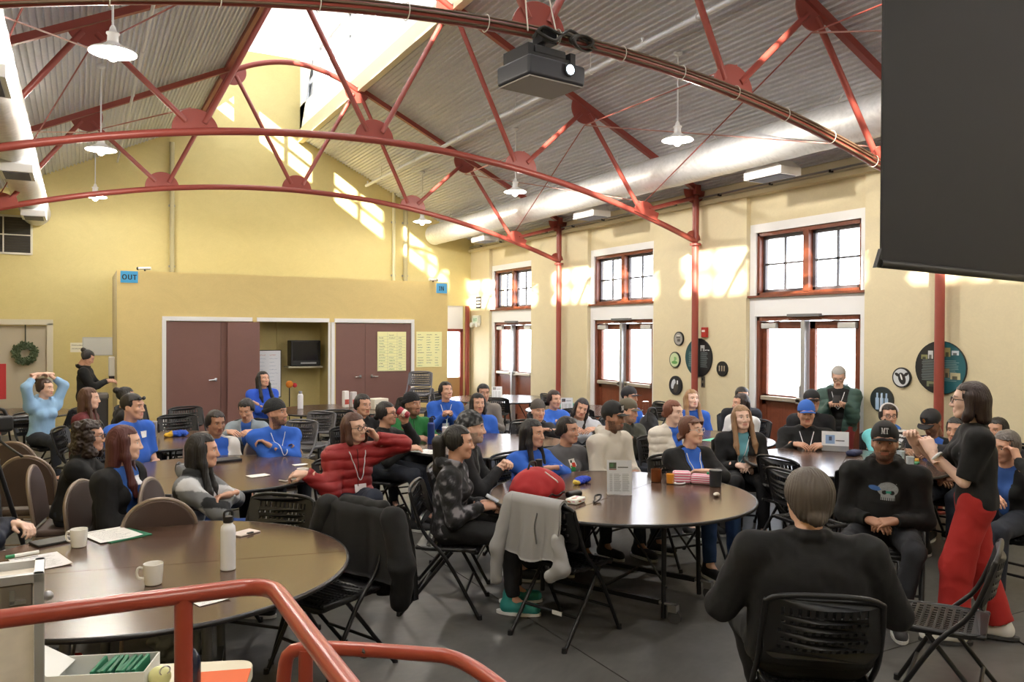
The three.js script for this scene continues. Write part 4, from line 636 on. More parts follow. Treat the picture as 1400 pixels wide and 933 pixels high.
function addBeanie(parent, col, camo) {
  const f = new Field([-0.12, -0.02, -0.14], [0.12, 0.17, 0.12], 0.006); f.ell([0, 0.04, -0.016], [0.09, 0.108, 0.11], 0.02); f.cap([0, 0.03, -0.016], [0, 0.052, -0.016], 0.093, 0.093, 0.012, { fr: { o: [0, 0, -0.016], X: [1, 0, 0], Y: [0, 1, -0.12], Z: [0, 0.12, 1], s: [0.98, 1, 1.17] }, flatA: true, flatB: true });
  f.each((d, x, y, z) => Math.max(d, 0.022 - y + (z > 0 ? z * 0.15 : z * 0.25)) + 0.0012 * Math.sin(Math.atan2(x, z) * 60)); const g = f.mesh();
  if (camo) paint(g, (x, y, z) => { const v = n3(x * 34, y * 34, z * 34); return lin(v > 0.16 ? '#6f6f70' : v < -0.14 ? '#1c1c1e' : '#3c3d40'); });
  return part('beanie', g, camo ? vcMat : mat(col, 0.9), parent);
}
function addGlasses(parent, col = '#1c1416') {
  const b = new B(); for (const k of [-1, 1]) { b.add(new THREE.TorusGeometry(0.021, 0.0026, 6, 20), M4(k * 0.031, 0.0, 0.101, 0, k * 0.16, 0, V(1.12, 0.86, 1))); b.bar([k * 0.055, 0.006, 0.095], [k * 0.081, 0.004, -0.005], 0.0022, 6); } b.bar([-0.01, 0.004, 0.104], [0.01, 0.004, 0.104], 0.0025, 6); return b.mesh('glasses', mat(col, 0.3), parent);
}
const vcMat = new THREE.MeshStandardMaterial({ vertexColors: true, roughness: 0.85 });
const skinMat = new THREE.MeshPhysicalMaterial({ vertexColors: true, roughness: 0.52, sheen: 0.15 });
const hairMat = (col) => mat(col, 0.55);
const clothMat = (col, o = {}) => mat(col, o.rough || 0.88);
const SK = ['#e2b69f', '#d2a189', '#be8f77', '#a67961', '#8c6550', '#e8c2b0'];
const shoeGeo = (() => { const f = new Field([-0.07, -0.01, -0.13], [0.07, 0.15, 0.22], 0.009); f.cap([0, 0.05, -0.06], [0, 0.04, 0.13], 0.047, 0.04, 0.03); f.cap([0, 0.06, -0.05], [0, 0.13, -0.04], 0.046, 0.045, 0.03); f.each((d, x, y) => Math.max(d, 0.012 - y)); return f.mesh(); })();
const soleGeo = (() => { const s = new THREE.Shape(); s.absellipse(0, 0.02, 0.052, 0.155, 0, 6.283); return flat(new THREE.ExtrudeGeometry(s, { depth: 0.02, bevelEnabled: false, curveSegments: 10 }).rotateX(Math.PI / 2).translate(0, 0.02, 0.0)); })();
// two-bone reach: joint between a and t, bent towards pole
function reach(a, t, l1, l2, pole) { const d = t.clone().sub(a); let L = d.length(); const m = (l1 + l2) * 0.995; if (L > m) { d.multiplyScalar(m / L); t.copy(a).add(d); L = m; } const n = d.clone().normalize(), p = pole.clone().sub(n.clone().multiplyScalar(pole.dot(n))).normalize(); const x = (l1 * l1 - l2 * l2 + L * L) / (2 * L), h = Math.sqrt(Math.max(0, l1 * l1 - x * x)); return a.clone().add(n.multiplyScalar(x)).add(p.multiplyScalar(h)); }
const A3 = (v) => [v.x, v.y, v.z];
const ARMS = {                                                       // wrist targets (person's own left is +x), finger direction, curl
  lap: { l: [0.08, 0.68, 0.27], r: [-0.08, 0.67, 0.27], ld: [-0.8, -0.1, 0.5], rd: [0.8, -0.1, 0.5], c: 0.5 },
  crossed: { l: [-0.11, 0.84, 0.2], r: [0.12, 0.8, 0.18], ld: [-0.6, 0.45, -0.5], rd: [0.6, -0.35, -0.6], lp: [0.7, -0.6, 0.3], rp: [-0.7, -0.6, 0.3], c: 0.75 },
  table: { l: [0.13, 0.79, 0.37], r: [-0.13, 0.79, 0.37], ld: [-0.7, 0, 0.7], rd: [0.7, 0, 0.7], c: 0.4 },
  folded: { l: [-0.05, 0.805, 0.31], r: [0.07, 0.785, 0.28], ld: [-0.75, -0.05, -0.55], rd: [0.75, -0.1, -0.55], lp: [0.8, -0.5, 0.3], rp: [-0.8, -0.5, 0.3], c: 0.65 },
  clasp: { l: [0.045, 0.84, 0.3], r: [-0.045, 0.84, 0.3], ld: [-0.5, 0.5, 0.6], rd: [0.5, 0.5, 0.6], c: 0.9 },
  knees: { l: [0.16, 0.63, 0.34], r: [-0.16, 0.63, 0.34], ld: [0, -0.2, 1], rd: [0, -0.2, 1], c: 0.4 },
  hang: { l: [0.26, 0.72, 0.06], r: [-0.26, 0.72, 0.06], ld: [0, -1, 0.2], rd: [0, -1, 0.2], c: 0.4 },
};
function person(o) {
  const { x, s } = o, turn = facing(x, s, o.b || 0), g = thing('person', o.label, 'person', [x, 0, -s], turn, 'people listening in the hall');
  if (o.stand) delete g.userData.group;
  const dist = Math.hypot(x, s), lv = dist < 5.2 ? 0 : dist < 8 ? 1 : 2, ct = Math.min(0.02, Math.max(0.0095, dist * 0.0019)), W = o.w || 1, H = o.hy || 1.1, m = !!o.m;
  const hip = o.stand ? H * 0.575 : 0.555, lean = (o.lean ?? (o.stand ? 2 : 5)) * D2R, sd = o.seed || (x * 7.3 + s * 3.1);
  const P0 = V(0, hip, 0), hn = (H - 0.15 - hip) / Math.cos(lean), up = V(0, Math.cos(lean), Math.sin(lean)), fw = V(0, -Math.sin(lean), Math.cos(lean));
  const N = P0.clone().addScaledVector(up, hn), HC = N.clone().add(V(0, 0.135, 0.03 + 0.05 * Math.sin(lean)));
  g.position.x -= Math.sin(turn) * HC.z; g.position.z -= Math.cos(turn) * HC.z;      // x, s say where the head is
  const tw = (o.stand ? 1 : 1) * W, sw = (m ? 0.185 : 0.166) * (1 + (W - 1) * 0.55), aw = 0.65 + 0.35 * W, SH = (k) => P0.clone().addScaledVector(up, hn - 0.095).add(V(k * sw, 0, 0));
  const fr = { o: A3(P0), X: [1, 0, 0], Y: A3(up), Z: A3(fw), s: [1.14 * tw, 1, 0.8 * (0.6 + 0.4 * W)] };
  // arms
  const ar = { ...ARMS[o.arms || 'lap'], ...(o.hands || {}) }, arm = {};
  const dyT = o.stand ? hip - 0.555 : 0;
  for (const [k, q] of [[1, 'l'], [-1, 'r']]) { const S = SH(k), T = V(...ar[q]).add(V(0, (o.hands && o.hands[q]) ? 0 : dyT, 0)); if (!(o.hands && o.hands[q])) T.x *= 1; const El = reach(S, T, 0.275 * (m ? 1.04 : 0.97), 0.245 * (m ? 1.04 : 0.97), V(...(ar[q + 'p'] || [k * 0.55, -0.75, -0.35]))); arm[q] = { S, E: El, T, d: V(...(ar[q + 'd'] || [0, 0, 1])).normalize() }; }
  // legs
  const leg = {};
  for (const [k, q] of [[1, 'l'], [-1, 'r']]) {
    const h = V(k * 0.088 * W, hip + 0.005, 0.02); let K, An;
    if (o.stand) { An = V(k * 0.1, 0.09, o.step ? k * o.step : 0); K = reach(h, An, (hip - 0.09) * 0.52, (hip - 0.09) * 0.49, V(0, 0, 1)); }
    else { K = V(k * (o.spread || 0.12), 0.53, 0.44); An = V(k * 0.12, 0.1, o.tuck ? 0.22 : 0.46); if (o.crossLeg && k > 0) { K = V(-0.02, 0.64, 0.44); An = V(-0.2, 0.3, 0.62); } }
    if (o['knee' + q]) K = V(...o['knee' + q]); if (o['ankle' + q]) An = V(...o['ankle' + q]); leg[q] = { h, K, An };
  }
  const jts = [P0, HC, N]; for (const q of ['l', 'r']) jts.push(arm[q].S, arm[q].E, arm[q].T, leg[q].h, leg[q].K, leg[q].An);
  const bb = new THREE.Box3().setFromPoints(jts), e = 0.2 * Math.max(1, W), lo = [bb.min.x - e, bb.min.y - 0.14, bb.min.z - e], hi = [bb.max.x + e, Math.max(N.y + 0.16, arm.l.E.y + 0.12, arm.r.E.y + 0.12, arm.l.T.y + 0.1, arm.r.T.y + 0.1), bb.max.z + e];
  const sk = lin(SK[o.skin ?? 1]), hairL = lin(o.hair || '#1d1716');
  // --- body: torso, limbs, head and hands as one skin
  const cb = Math.max(0.018, ct * 1.5), f = new Field(lo, [hi[0], hi[1], hi[2]], cb);
  f.cap([-0.03, 0.02, 0], [0.03, 0.02, 0], 0.1, 0.1, 0.05, { fr }); f.cap([0, 0.05, 0], [0, hn - 0.22, 0], 0.09, 0.1, 0.05, { fr }); f.cap(A3(arm.l.S), A3(arm.r.S), 0.03, 0.03, 0.04); f.cap(A3(N.clone().addScaledVector(up, -0.06)), A3(HC.clone().add(V(0, -0.08, -0.015))), 0.056, 0.052, 0.03);
  for (const q of ['l', 'r']) { const a = arm[q], l = leg[q]; f.cap(A3(a.S), A3(a.E), 0.042, 0.034, 0.03); f.cap(A3(a.E), A3(a.T), 0.034, 0.027, 0.02); f.cap(A3(l.h), A3(l.K), 0.07, 0.048, 0.04); f.cap(A3(l.K), A3(l.An), 0.046, 0.032, 0.02); f.cap(A3(l.An), [l.An.x, 0.035 + l.An.y - 0.09, l.An.z + 0.11], 0.032, 0.025, 0.02); }
  const list = []; const bodyG = f.mesh(); paint(bodyG, () => sk); list.push(bodyG);
  const hs = o.hs || (m ? 1.0 : 0.95), hd = o.head || [0, 0, 0], hm = new THREE.Matrix4().compose(HC, new THREE.Quaternion().setFromEuler(new THREE.Euler(-hd[1] * D2R, hd[0] * D2R, hd[2] * D2R, 'YXZ')), V(hs * (o.wide || 1), hs, hs));
  const hg = headGeo(m ? 1 : 0, lv), hgeo = hg.g.clone(); const lip = sk.map((v, i) => v * [0.82, 0.55, 0.58][i]), br = hairL.map((v, i) => v * 0.6 + sk[i] * 0.18), bd = (o.beard ? lin(o.beard) : sk);
  paint(hgeo, (a, b, c, i) => { const kd = hg.kind[i]; return kd === 1 ? lip : kd === 2 ? br : kd === 3 && o.beard ? bd.map((v, j) => { const t = 0.62 + 0.3 * n3(a * 90, b * 90, c * 90); return v * t + sk[j] * (1 - t); }) : sk; }); hgeo.applyMatrix4(hm); list.push(hgeo);
  for (const k of [-1, 1]) { const eg = eyeGeo.clone(); paint(eg, (a, b, c) => (c > 0.0112 ? [0.02, 0.014, 0.01] : [0.62, 0.58, 0.54])); eg.applyMatrix4(hm.clone().multiply(M4(k * 0.031, 0.0005, 0.0705))); list.push(eg); }
  for (const q of ['l', 'r']) {
    const a = arm[q], hgm = handGeo(ar[q + 'c'] ?? ar.c ?? 0.4, lv).clone(); let d = a.d, fa = a.T.clone().sub(a.E).normalize(); let pn = V(...(ar[q + 'n'] || [q === 'l' ? -0.5 : 0.5, -0.75, 0])); pn.addScaledVector(d, -pn.dot(d)); if (pn.length() < 0.05) pn = V(0, -1, 0.1); pn.normalize(); const sx = V().crossVectors(d, pn);   // thumb side for a right-handed frame
    const mir = q === 'l' ? -1 : 1; const mt = new THREE.Matrix4().makeBasis(sx.clone().multiplyScalar(mir), d, pn).setPosition(a.T); hgm.applyMatrix4(mt);
    if (mir < 0) { const ix = hgm.index.array; for (let i = 0; i < ix.length; i += 3) { const t = ix[i]; ix[i] = ix[i + 1]; ix[i + 1] = t; } }
    paint(hgm, () => sk.map((v) => v * 0.97)); list.push(hgm);
  }
  for (const q of list) for (const nme of Object.keys(q.attributes)) if (!['position', 'normal', 'color'].includes(nme)) q.deleteAttribute(nme);
  part('body', mergeGeometries(list), skinMat, g);
  // --- clothes
  const tp = o.top || {}, fold = tp.puffer ? 0.002 : tp.tight ? 0.003 : 0.006, off = tp.puffer ? 0.022 : 0.012;
  const torso = (F, d, sl, k2 = 0.05) => {
    F.cap([-0.035, 0.0, 0.0], [0.035, 0.0, 0.0], 0.118 + d, 0.118 + d, k2, { fr }); F.cap([0, 0.02, 0.005], [0, hn - 0.2, -0.005], 0.122 + d, 0.13 + d, k2, { fr });
    if (o.belly) F.ell(A3(P0.clone().addScaledVector(up, hn * 0.3).addScaledVector(fw, 0.06)), [0.15 * W, 0.15, 0.1 * o.belly], 0.06);
    if (!m && !o.flatChest) for (const k of [-1, 1]) F.ell(A3(P0.clone().addScaledVector(up, hn - 0.19).addScaledVector(fw, 0.075).add(V(k * 0.07 * W, 0, 0))), [0.068, 0.066, 0.058 + d], 0.04);
    F.cap(A3(arm.l.S), A3(arm.r.S), 0.05 + d, 0.05 + d, 0.06); for (const q of ['l', 'r']) F.cap(A3(N.clone().addScaledVector(up, -0.045)), A3(arm[q].S), 0.05 + d * 0.7, 0.052 + d, 0.05);
    for (const q of ['l', 'r']) { const a = arm[q]; if (sl > 0) F.cap(A3(a.S), A3(sl < 1 ? a.S.clone().lerp(a.E, sl) : a.E), 0.056 * aw + d, 0.046 * aw + d, 0.045, { flatB: sl < 1 }); if (sl >= 1) F.cap(A3(a.E), A3(a.E.clone().lerp(a.T, sl >= 2 ? 0.99 : sl - 1)), 0.045 * aw + d, 0.034 + d * 0.8, 0.03, { flatB: true }); }
  };
  const wrinkle = (F, amp) => F.each((d, X, Y, Z) => d + amp * (1.7 * Math.abs(n3(X * 9 + sd, Y * 7 + X * 3, Z * 9)) - 0.35 + 0.7 * n3(X * 21, Y * 15 + sd, Z * 21)) + (tp.puffer ? 0.011 * Math.pow(Math.abs(Math.sin((Y + 0.02 * n3(X * 8, Y * 8, Z * 8)) * Math.PI / 0.075)), 0.6) * -1 + 0.005 : 0));
  const cut = (F) => F.each((d, X, Y, Z) => { const yy = (Y - P0.y) * up.y + (Z - P0.z) * up.z; const nk = Math.hypot(X, Z - N.z); return Math.max(d, (o.stand ? -0.03 - (tp.longer || 0) : -0.045) - yy, nk < 0.12 ? yy - (hn + 0.004) : -1); });
  let front;
  const inner = tp.inner ? (() => { const F = new Field(lo, hi, ct); torso(F, 0.004, 0.3); wrinkle(F, 0.003); cut(F); part('shirt', F.mesh(), clothMat(tp.inner), g); front = F; return F; })() : null;
  {
    const F = new Field(lo, hi, ct); torso(F, off, tp.sleeve ?? 2);
    if (tp.hood) { const c0 = N.clone().addScaledVector(up, -0.015); for (let i = 0; i < 6; i++) { const a0 = -2.2 + 4.4 * i / 6, a1 = -2.2 + 4.4 * (i + 1) / 6, R = (a) => A3(c0.clone().add(V(Math.sin(a) * 0.088, 0.012 - 0.02 * Math.cos(a) * -1, -Math.cos(a) * 0.085 - 0.01))); F.cap(R(a0), R(a1), 0.03 + 0.014 * Math.cos(a0), 0.03 + 0.014 * Math.cos(a1), 0.02); } }
    wrinkle(F, fold); cut(F);
    if (tp.collar || tp.hood) { const c0 = N.clone().addScaledVector(up, -0.01); if (tp.collar) for (let i = 0; i < 7; i++) { const a0 = -2.5 + 5 * i / 7, a1 = -2.5 + 5 * (i + 1) / 7, R = (a) => A3(c0.clone().add(V(Math.sin(a) * 0.07, 0.0, -Math.cos(a) * 0.066))); F.cap(R(a0), R(a1), 0.021, 0.021, 0.02); } else { for (let i = 0; i < 6; i++) { const a0 = -2.2 + 4.4 * i / 6, a1 = -2.2 + 4.4 * (i + 1) / 6, R = (a) => A3(c0.clone().add(V(Math.sin(a) * 0.088, 0.01, -Math.cos(a) * 0.085 - 0.01))); F.cap(R(a0), R(a1), 0.026 + 0.014 * Math.cos(a0), 0.026 + 0.014 * Math.cos(a1), 0.02); } } }
    if (tp.inner) { const op = tp.open ?? 0.05; F.all((d, X, Y, Z) => { const yy = (Y - P0.y) * up.y + Z * up.z, zz = (Z - P0.z) * fw.z + (Y - P0.y) * fw.y; if (zz < 0.02) return d; const w = op * (0.35 + 0.9 * Math.max(0, yy / hn)) - Math.abs(X - (tp.side || 0)); return Math.max(d, Math.min(w, 0.05)); }); } else front = F;
    // nothing of the garment where the neck and chin are
    const G = F.mesh(), pn = tp.paint; if (pn) paint(G, (X, Y, Z) => pn(X, Y, Z)); part(tp.name || 'jacket', G, pn ? vcMat : clothMat(tp.c || '#222', { rough: tp.puffer ? 0.6 : 0.9 }), g); F.outer = true; if (!front) front = F;
  }
  { // trousers
    const F = new Field([lo[0], 0, lo[2]], [hi[0], hip + 0.24, hi[2]], Math.max(ct, 0.012)); F.cap([-0.04, 0.0, 0], [0.04, 0.0, 0], 0.116, 0.116, 0.05, { fr });
    const lr = o.loose || 0; for (const q of ['l', 'r']) { const l = leg[q]; F.cap(A3(l.h), A3(l.K), 0.092 * (0.5 + 0.5 * W), 0.068 + lr, 0.05); F.cap(A3(l.K), A3(l.An.clone().lerp(l.K, o.stand ? 0.0 : 0.06)), 0.066 + lr, 0.05 + lr * 1.4, 0.03, { flatB: true }); }
    F.each((d, X, Y, Z) => Math.max(d + 0.007 * (Math.abs(n3(X * 9 + sd, Y * 9, Z * 9)) * 1.6 - 0.4), Z < 0.16 ? (Y - P0.y) - 0.09 : -1)); part('trousers', F.mesh(), clothMat(o.pants || '#1f2430'), g);
  }
  for (const q of ['l', 'r']) { const l = leg[q], sg = new THREE.Group(); sg.name = 'shoe'; g.add(sg); sg.position.set(l.An.x, l.An.y - 0.095, l.An.z + 0.02); sg.rotation.y = (q === 'l' ? 0.15 : -0.15); if (o.crossLeg && q === 'l') sg.rotation.x = 0.5; part('upper', shoeGeo, mat(o.shoe || '#222226', 0.6), sg); part('sole', soleGeo, mat(o.sole || '#d8d8d6', 0.6), sg); }
  // --- hair, hats, glasses
  const hg2 = new THREE.Group(); hg2.name = 'head_wear'; hm.decompose(hg2.position, hg2.quaternion, hg2.scale);
  const inHead = (fn) => { const before = new Set(hg2.children); fn(hg2); for (const ch of [...hg2.children]) if (!before.has(ch)) { hg2.remove(ch); ch.position.copy(hg2.position); ch.quaternion.copy(hg2.quaternion); ch.scale.copy(hg2.scale); g.add(ch); } };
  if (o.style) { const hm2 = part('hair', hairGeo(o.style, lv), hairMat(o.hair || '#1d1716'), hg2); hg2.remove(hm2); hm2.position.copy(hg2.position); hm2.quaternion.copy(hg2.quaternion); hm2.scale.copy(hg2.scale); g.add(hm2); }
  if (o.cap) inHead((p) => addCap(p, o.cap.c, o.cap)); if (o.beanie) inHead((p) => addBeanie(p, o.beanie, o.camo)); if (o.glasses) inHead((p) => addGlasses(p, o.glasses === true ? undefined : o.glasses));
  if (o.headExtra) inHead(o.headExtra);
  // --- lanyard, badge, chest print laid on the front of the clothes
  const SZ = (X, Y) => front.surfZ(X, Y) ?? 0.1;
  if (tp.zip) { const pts = []; for (let i = 0; i <= 12; i++) { const Y = N.y - 0.035 - (N.y - hip - 0.1) * i / 12; pts.push([0, Y, SZ(0, Y) + 0.002]); } new B().tube(pts, 0.0045, 5, 30).mesh('zipper', mat(tp.zip, 0.5), g); }
  if (o.lanyard) { const [len, w2] = o.lanyard, b = new B(), y0 = N.y - 0.02, lt = V(0.06, y0, 0), cx = o.lx || 0; { const pts = []; for (let i = -8; i <= 8; i++) { const t = 1 - Math.abs(i) / 8, k = Math.sign(i), X = cx * t + k * (0.07 - 0.058 * t), Y = y0 - 0.03 - len * t; pts.push([X, Y, SZ(X, Y) + 0.006]); } b.tube(pts, 0.0042, 5, 40); } b.mesh('lanyard', mat('#e6e6ea', 0.6), g); if (w2) { const Y = y0 - 0.06 - len - w2 * 0.35, z = SZ(cx, Y) + 0.014; const c = new B().box(w2, w2 * 0.72, 0.003, cx, Y, z, -lean - 0.12); c.mesh('badge', mat(o.badgeC || '#f2f2f4', 0.5), g); } }
  const patch = (name, X0, Y0, w2, h2, mt2) => { const gg = new THREE.PlaneGeometry(w2, h2, 10, 10), p = gg.attributes.position; for (let i = 0; i < p.count; i++) { const X = p.getX(i) + X0, Y = p.getY(i) + Y0; let z = SZ(X, Y); p.setXYZ(i, X, Y, z + 0.006); } gg.computeVertexNormals(); part(name, gg, mt2, g); };
  if (o.sticker) patch('name_sticker', o.sticker[0], N.y + o.sticker[1], 0.085, 0.06, mat('#efeff2', 0.6));
  if (o.print) patch('chest_print', o.print.x || 0, N.y - (o.print.y || 0.17), o.print.w, o.print.h, o.print.m);
  o.out = { g, N, HC, arm, front }; return o.out;
}
// ---------------------------------------------------------------- the people
const BLUE = '#2f62c4', BLK = '#0b0b0d', ROYAL = '#2c5fc0';
const logoTex = (draw, w = 128, h = 96) => { const t = canvasTex(w, h, draw); return t; };
const lettering = (txt, bg, fg) => new THREE.MeshStandardMaterial({ roughness: 0.8, map: canvasTex(160, 64, (c, w, h) => { c.fillStyle = bg; c.fillRect(0, 0, w, h); c.fillStyle = fg; c.font = 'bold 62px serif'; c.textAlign = 'center'; c.textBaseline = 'middle'; c.fillText(txt, w / 2, h / 2); }) });
const plaid = (X, Y, Z) => { const a = Math.floor((Y * 0.9 + X * 0.35) / 0.1), b = Math.floor((X * 0.8 - Z * 0.8) / 0.11), k = (((a % 2) + 2) % 2) + (((b % 2) + 2) % 2); return lin(['#1f2023', '#77797d', '#c9c9cc'][k]); };
const camo = (X, Y, Z) => { const v = n3(X * 15, Y * 19, Z * 15) + 0.5 * n3(X * 31 + 5, Y * 38, Z * 31); return lin(v > 0.3 ? '#7d7a80' : v > 0.12 ? '#48474c' : v < -0.25 ? '#0f0f11' : '#222226'); };
const stripes = (X, Y, Z) => lin(((Math.floor(Y / 0.022) % 2) + 2) % 2 ? '#e4e4e6' : '#17181c');
const tealBlue = (X, Y, Z) => (X < -0.06 ? lin('#6cc3c9') : lin('#3a72c8'));
const folk = [];
const P = (short, label, o, ch = 'f') => folk.push({ short, label: label, ch, ...o });
// left side of the hall
P('black hooded jacket by the gable', 'standing person in black hooded jacket looking down at hands by the gable wall', { x: 0.124, s: 14.200, hy: 1.504, stand: 1, b: 80, head: [5, -28, 0], hands: { l: [0.08, 1.12, 0.33], r: [-0.06, 1.12, 0.33], ld: [-0.3, 0, 1], rd: [0.3, 0, 1] }, top: { c: BLK, hood: 1, collar: 1, longer: 0.12 }, pants: '#17181c', style: 'bun', hair: '#17120f', skin: 2 }, null);
P('light blue hoodie', 'seated person in light blue hoodie with both hands on top of the head', { x: -0.370, s: 11.600, hy: 1.203, b: 35, head: [20, 0, 0], hands: { l: [0.08, 1.36, 0.02], r: [-0.08, 1.36, 0.02], lp: [1, 0.3, 0.4], rp: [-1, 0.3, 0.4], ld: [-1, 0.1, 0], rd: [1, 0.1, 0], ln: [0, -1, 0], rn: [0, -1, 0] }, top: { c: '#8fb3d6', hood: 1, sleeve: 1.6 }, style: 'bun', hair: '#3a2519', skin: 0 });
P('dark red sweater', 'seated person in dark red sweater facing the speaker', { x: 0.103, s: 9.750, hy: 1.191, b: 72, head: [5, 0, 0], top: { c: '#5c1c20', name: 'sweater' }, style: 'long', hair: '#4a2c1c', skin: 0 });
P('royal blue tee with sunglasses on the head', 'seated person in royal blue tee with sunglasses pushed up and white name sticker', { x: 0.445, s: 8.199, hy: 1.216, b: 48, w: 1.25, m: 1, belly: 1.2, head: [12, 0, 0], arms: 'lap', top: { c: ROYAL, name: 'tee', sleeve: 0.85, tight: 1 }, style: 'fade', hair: '#1a1413', skin: 1, sticker: [0.08, -0.13], headExtra: (p) => { const b = new B(); for (const k of [-1, 1]) b.sph(0.026, k * 0.033, 0.078, 0.086, [1.2, 0.7, 0.4]); b.bar([-0.06, 0.08, 0.075], [0.06, 0.08, 0.075], 0.004, 6).bar([-0.065, 0.08, 0.07], [-0.084, 0.04, -0.01], 0.003, 6).bar([0.065, 0.08, 0.07], [0.084, 0.04, -0.01], 0.003, 6); b.mesh('sunglasses', M.blackGloss, p); } });
P('dark top behind the royal blue tee', 'seated person in dark top mostly hidden behind the royal blue tee', { x: 0.504, s: 10.596, hy: 1.134, b: 100, top: { c: '#1d1a1e', name: 'sweater' }, style: 'bun', hair: '#120e0d', skin: 2 });
P('black coat and glasses beside the tripod', 'seated person in long black coat and glasses leaning forward near the tripod', { x: 0.076, s: 6.750, hy: 1.129, b: 80, lean: 14, head: [-5, 0, 0], arms: 'folded', top: { c: BLK, collar: 1 }, style: 'curly', hair: '#2a1b15', skin: 1, glasses: true }, 'b');
P('black cardigan over blue shirt with name sticker', 'seated person in black cardigan over blue shirt with name sticker and hoop earrings', { x: 0.272, s: 5.851, hy: 1.176, b: 62, w: 1.2, head: [22, 0, 0], arms: 'lap', top: { c: '#0d0c0e', inner: '#2d5fae', open: 0.1, name: 'cardigan' }, style: 'long', hair: '#4a1d1b', skin: 0, sticker: [0.05, -0.12], pants: '#1b1b20', headExtra: (p) => { const b = new B(); for (const k of [-1, 1]) b.add(new THREE.TorusGeometry(0.018, 0.002, 6, 18), M4(k * 0.088, -0.055, 0.0, 0, Math.PI / 2, 0)); b.mesh('hoop_earrings', M.chrome, p); } }, 'b');
P('grey plaid jacket', 'seated person in black, grey and white plaid hooded jacket with arms folded', { x: 0.741, s: 5.722, hy: 1.113, b: 72, lean: 12, head: [8, 0, 0], arms: 'folded', top: { paint: plaid, hood: 1 }, style: 'long', hair: '#120f10', skin: 1, pants: '#2b4a8a' }, 'b');
P('white jacket over blue shirt', 'seated person in white jacket open over blue shirt at the table rim', { x: 1.157, s: 8.045, hy: 1.046, b: 22, head: [5, -6, 0], arms: 'lap', top: { c: '#d9d4cf', inner: BLUE, open: 0.1, collar: 1 }, style: 'lowbun', hair: '#1c1412', skin: 3 }, 'b');
P('grey zip jacket', 'seated person in pale grey zip jacket looking down at the table', { x: 1.685, s: 9.449, hy: 1.033, b: -12, lean: 14, head: [-10, -24, 0], arms: 'table', top: { c: '#8d9aa6', inner: '#2f5bb0', open: 0.045, collar: 1 }, style: 'lowbun', hair: '#1a1514', skin: 1 });
P('blue sweater by the open closet', 'seated person in bright blue sweater with folded arms before the open closet', { x: 2.402, s: 12.098, hy: 1.224, b: 18, head: [15, 8, 0], arms: 'crossed', top: { c: '#2d57c8', name: 'sweater' }, style: 'long', hair: '#0f0c0d', skin: 1 });
P('dark beanie and blue sweater', 'seated person in dark beanie and blue sweater with crossed arms and white lanyard', { x: 1.656, s: 7.721, hy: 1.148, b: 22, m: 1, w: 1.05, head: [38, 6, 0], arms: 'crossed', top: { c: BLUE, name: 'sweater' }, beanie: '#26292c', hair: '#1a1514', beard: '#1d1614', skin: 2, lanyard: [0.2, 0.09] }, 'b');
P('red puffer jacket', 'seated person in red puffer jacket and glasses, cheek on hand, other hand at mug', { x: 1.933, s: 6.158, hy: 1.160, b: 26, head: [16, 2, 6], crossLeg: 1, hands: { l: [0.17, 1.05, 0.13], ld: [-0.55, 0.75, -0.1], lp: [1, -0.2, 0.1], lc: 0.6, r: [-0.4, 0.81, 0.06], rd: [-0.6, 0, -0.5], rp: [-0.6, -0.6, 0.2], rc: 0.6 }, top: { c: '#8e1a1c', puffer: 1, collar: 1, zip: '#5a1012' }, style: 'bob', hair: '#4a2c20', skin: 0, glasses: true, lanyard: [0.23, 0.1], badgeC: '#eadfe2', pants: '#1e2536', flatChest: 1, lx: 0.02 });
P('dark jacket behind the red puffer', 'seated person in dark jacket behind the red puffer jacket', { x: 2.697, s: 8.294, hy: 1.136, b: 35, top: { c: '#1b1a1e', collar: 1 }, style: 'lowbun', hair: '#17110f', skin: 1 });
P('black jacket drinking from red cup', 'seated person in black jacket and glasses drinking from a red cup', { x: 2.668, s: 7.461, hy: 1.120, b: 62, head: [4, 4, 0], hands: { l: [0.03, 1.02, 0.25], ld: [-0.3, 0.8, 0.2], lp: [0.6, -0.8, 0.2], lc: 0.75, r: [-0.1, 0.79, 0.36], rd: [0.7, 0, 0.7] }, top: { c: '#0f0e11' }, style: 'lowbun', hair: '#15100f', skin: 1, glasses: true });
P('green jacket and black beanie', 'seated person in green zip jacket and black beanie', { x: 3.211, s: 8.157, hy: 1.131, b: 28, m: 1, head: [14, 6, 0], arms: 'table', top: { c: '#1f6a35', collar: 1, zip: '#123d20' }, beanie: '#15151a', hair: '#15100f', beard: '#2a1c16', skin: 3 });
P('blue sweater with clasped hands', 'seated person in blue sweater leaning forward, hands clasped, white lanyard', { x: 4.206, s: 9.497, hy: 1.168, b: 8, lean: 18, head: [22, 8, 0], arms: 'clasp', top: { c: BLUE, name: 'sweater' }, style: 'lowbun', hair: '#1a1210', skin: 1, lanyard: [0.2, 0.09] });
P('blue sweater behind the camouflage beanie', 'seated person in blue sweater turned to the room behind the camouflage beanie', { x: 4.148, s: 8.436, hy: 1.088, b: 12, head: [5, 0, 0], arms: 'lap', top: { c: BLUE, name: 'sweater' }, style: 'bob', hair: '#141012', skin: 1 });
P('taupe jacket', 'seated person in taupe jacket half hidden by the blue sweaters', { x: 4.858, s: 9.712, hy: 1.100, b: 15, m: 1, top: { c: '#77706b', collar: 1 }, style: 'fade', hair: '#141012', skin: 2 });
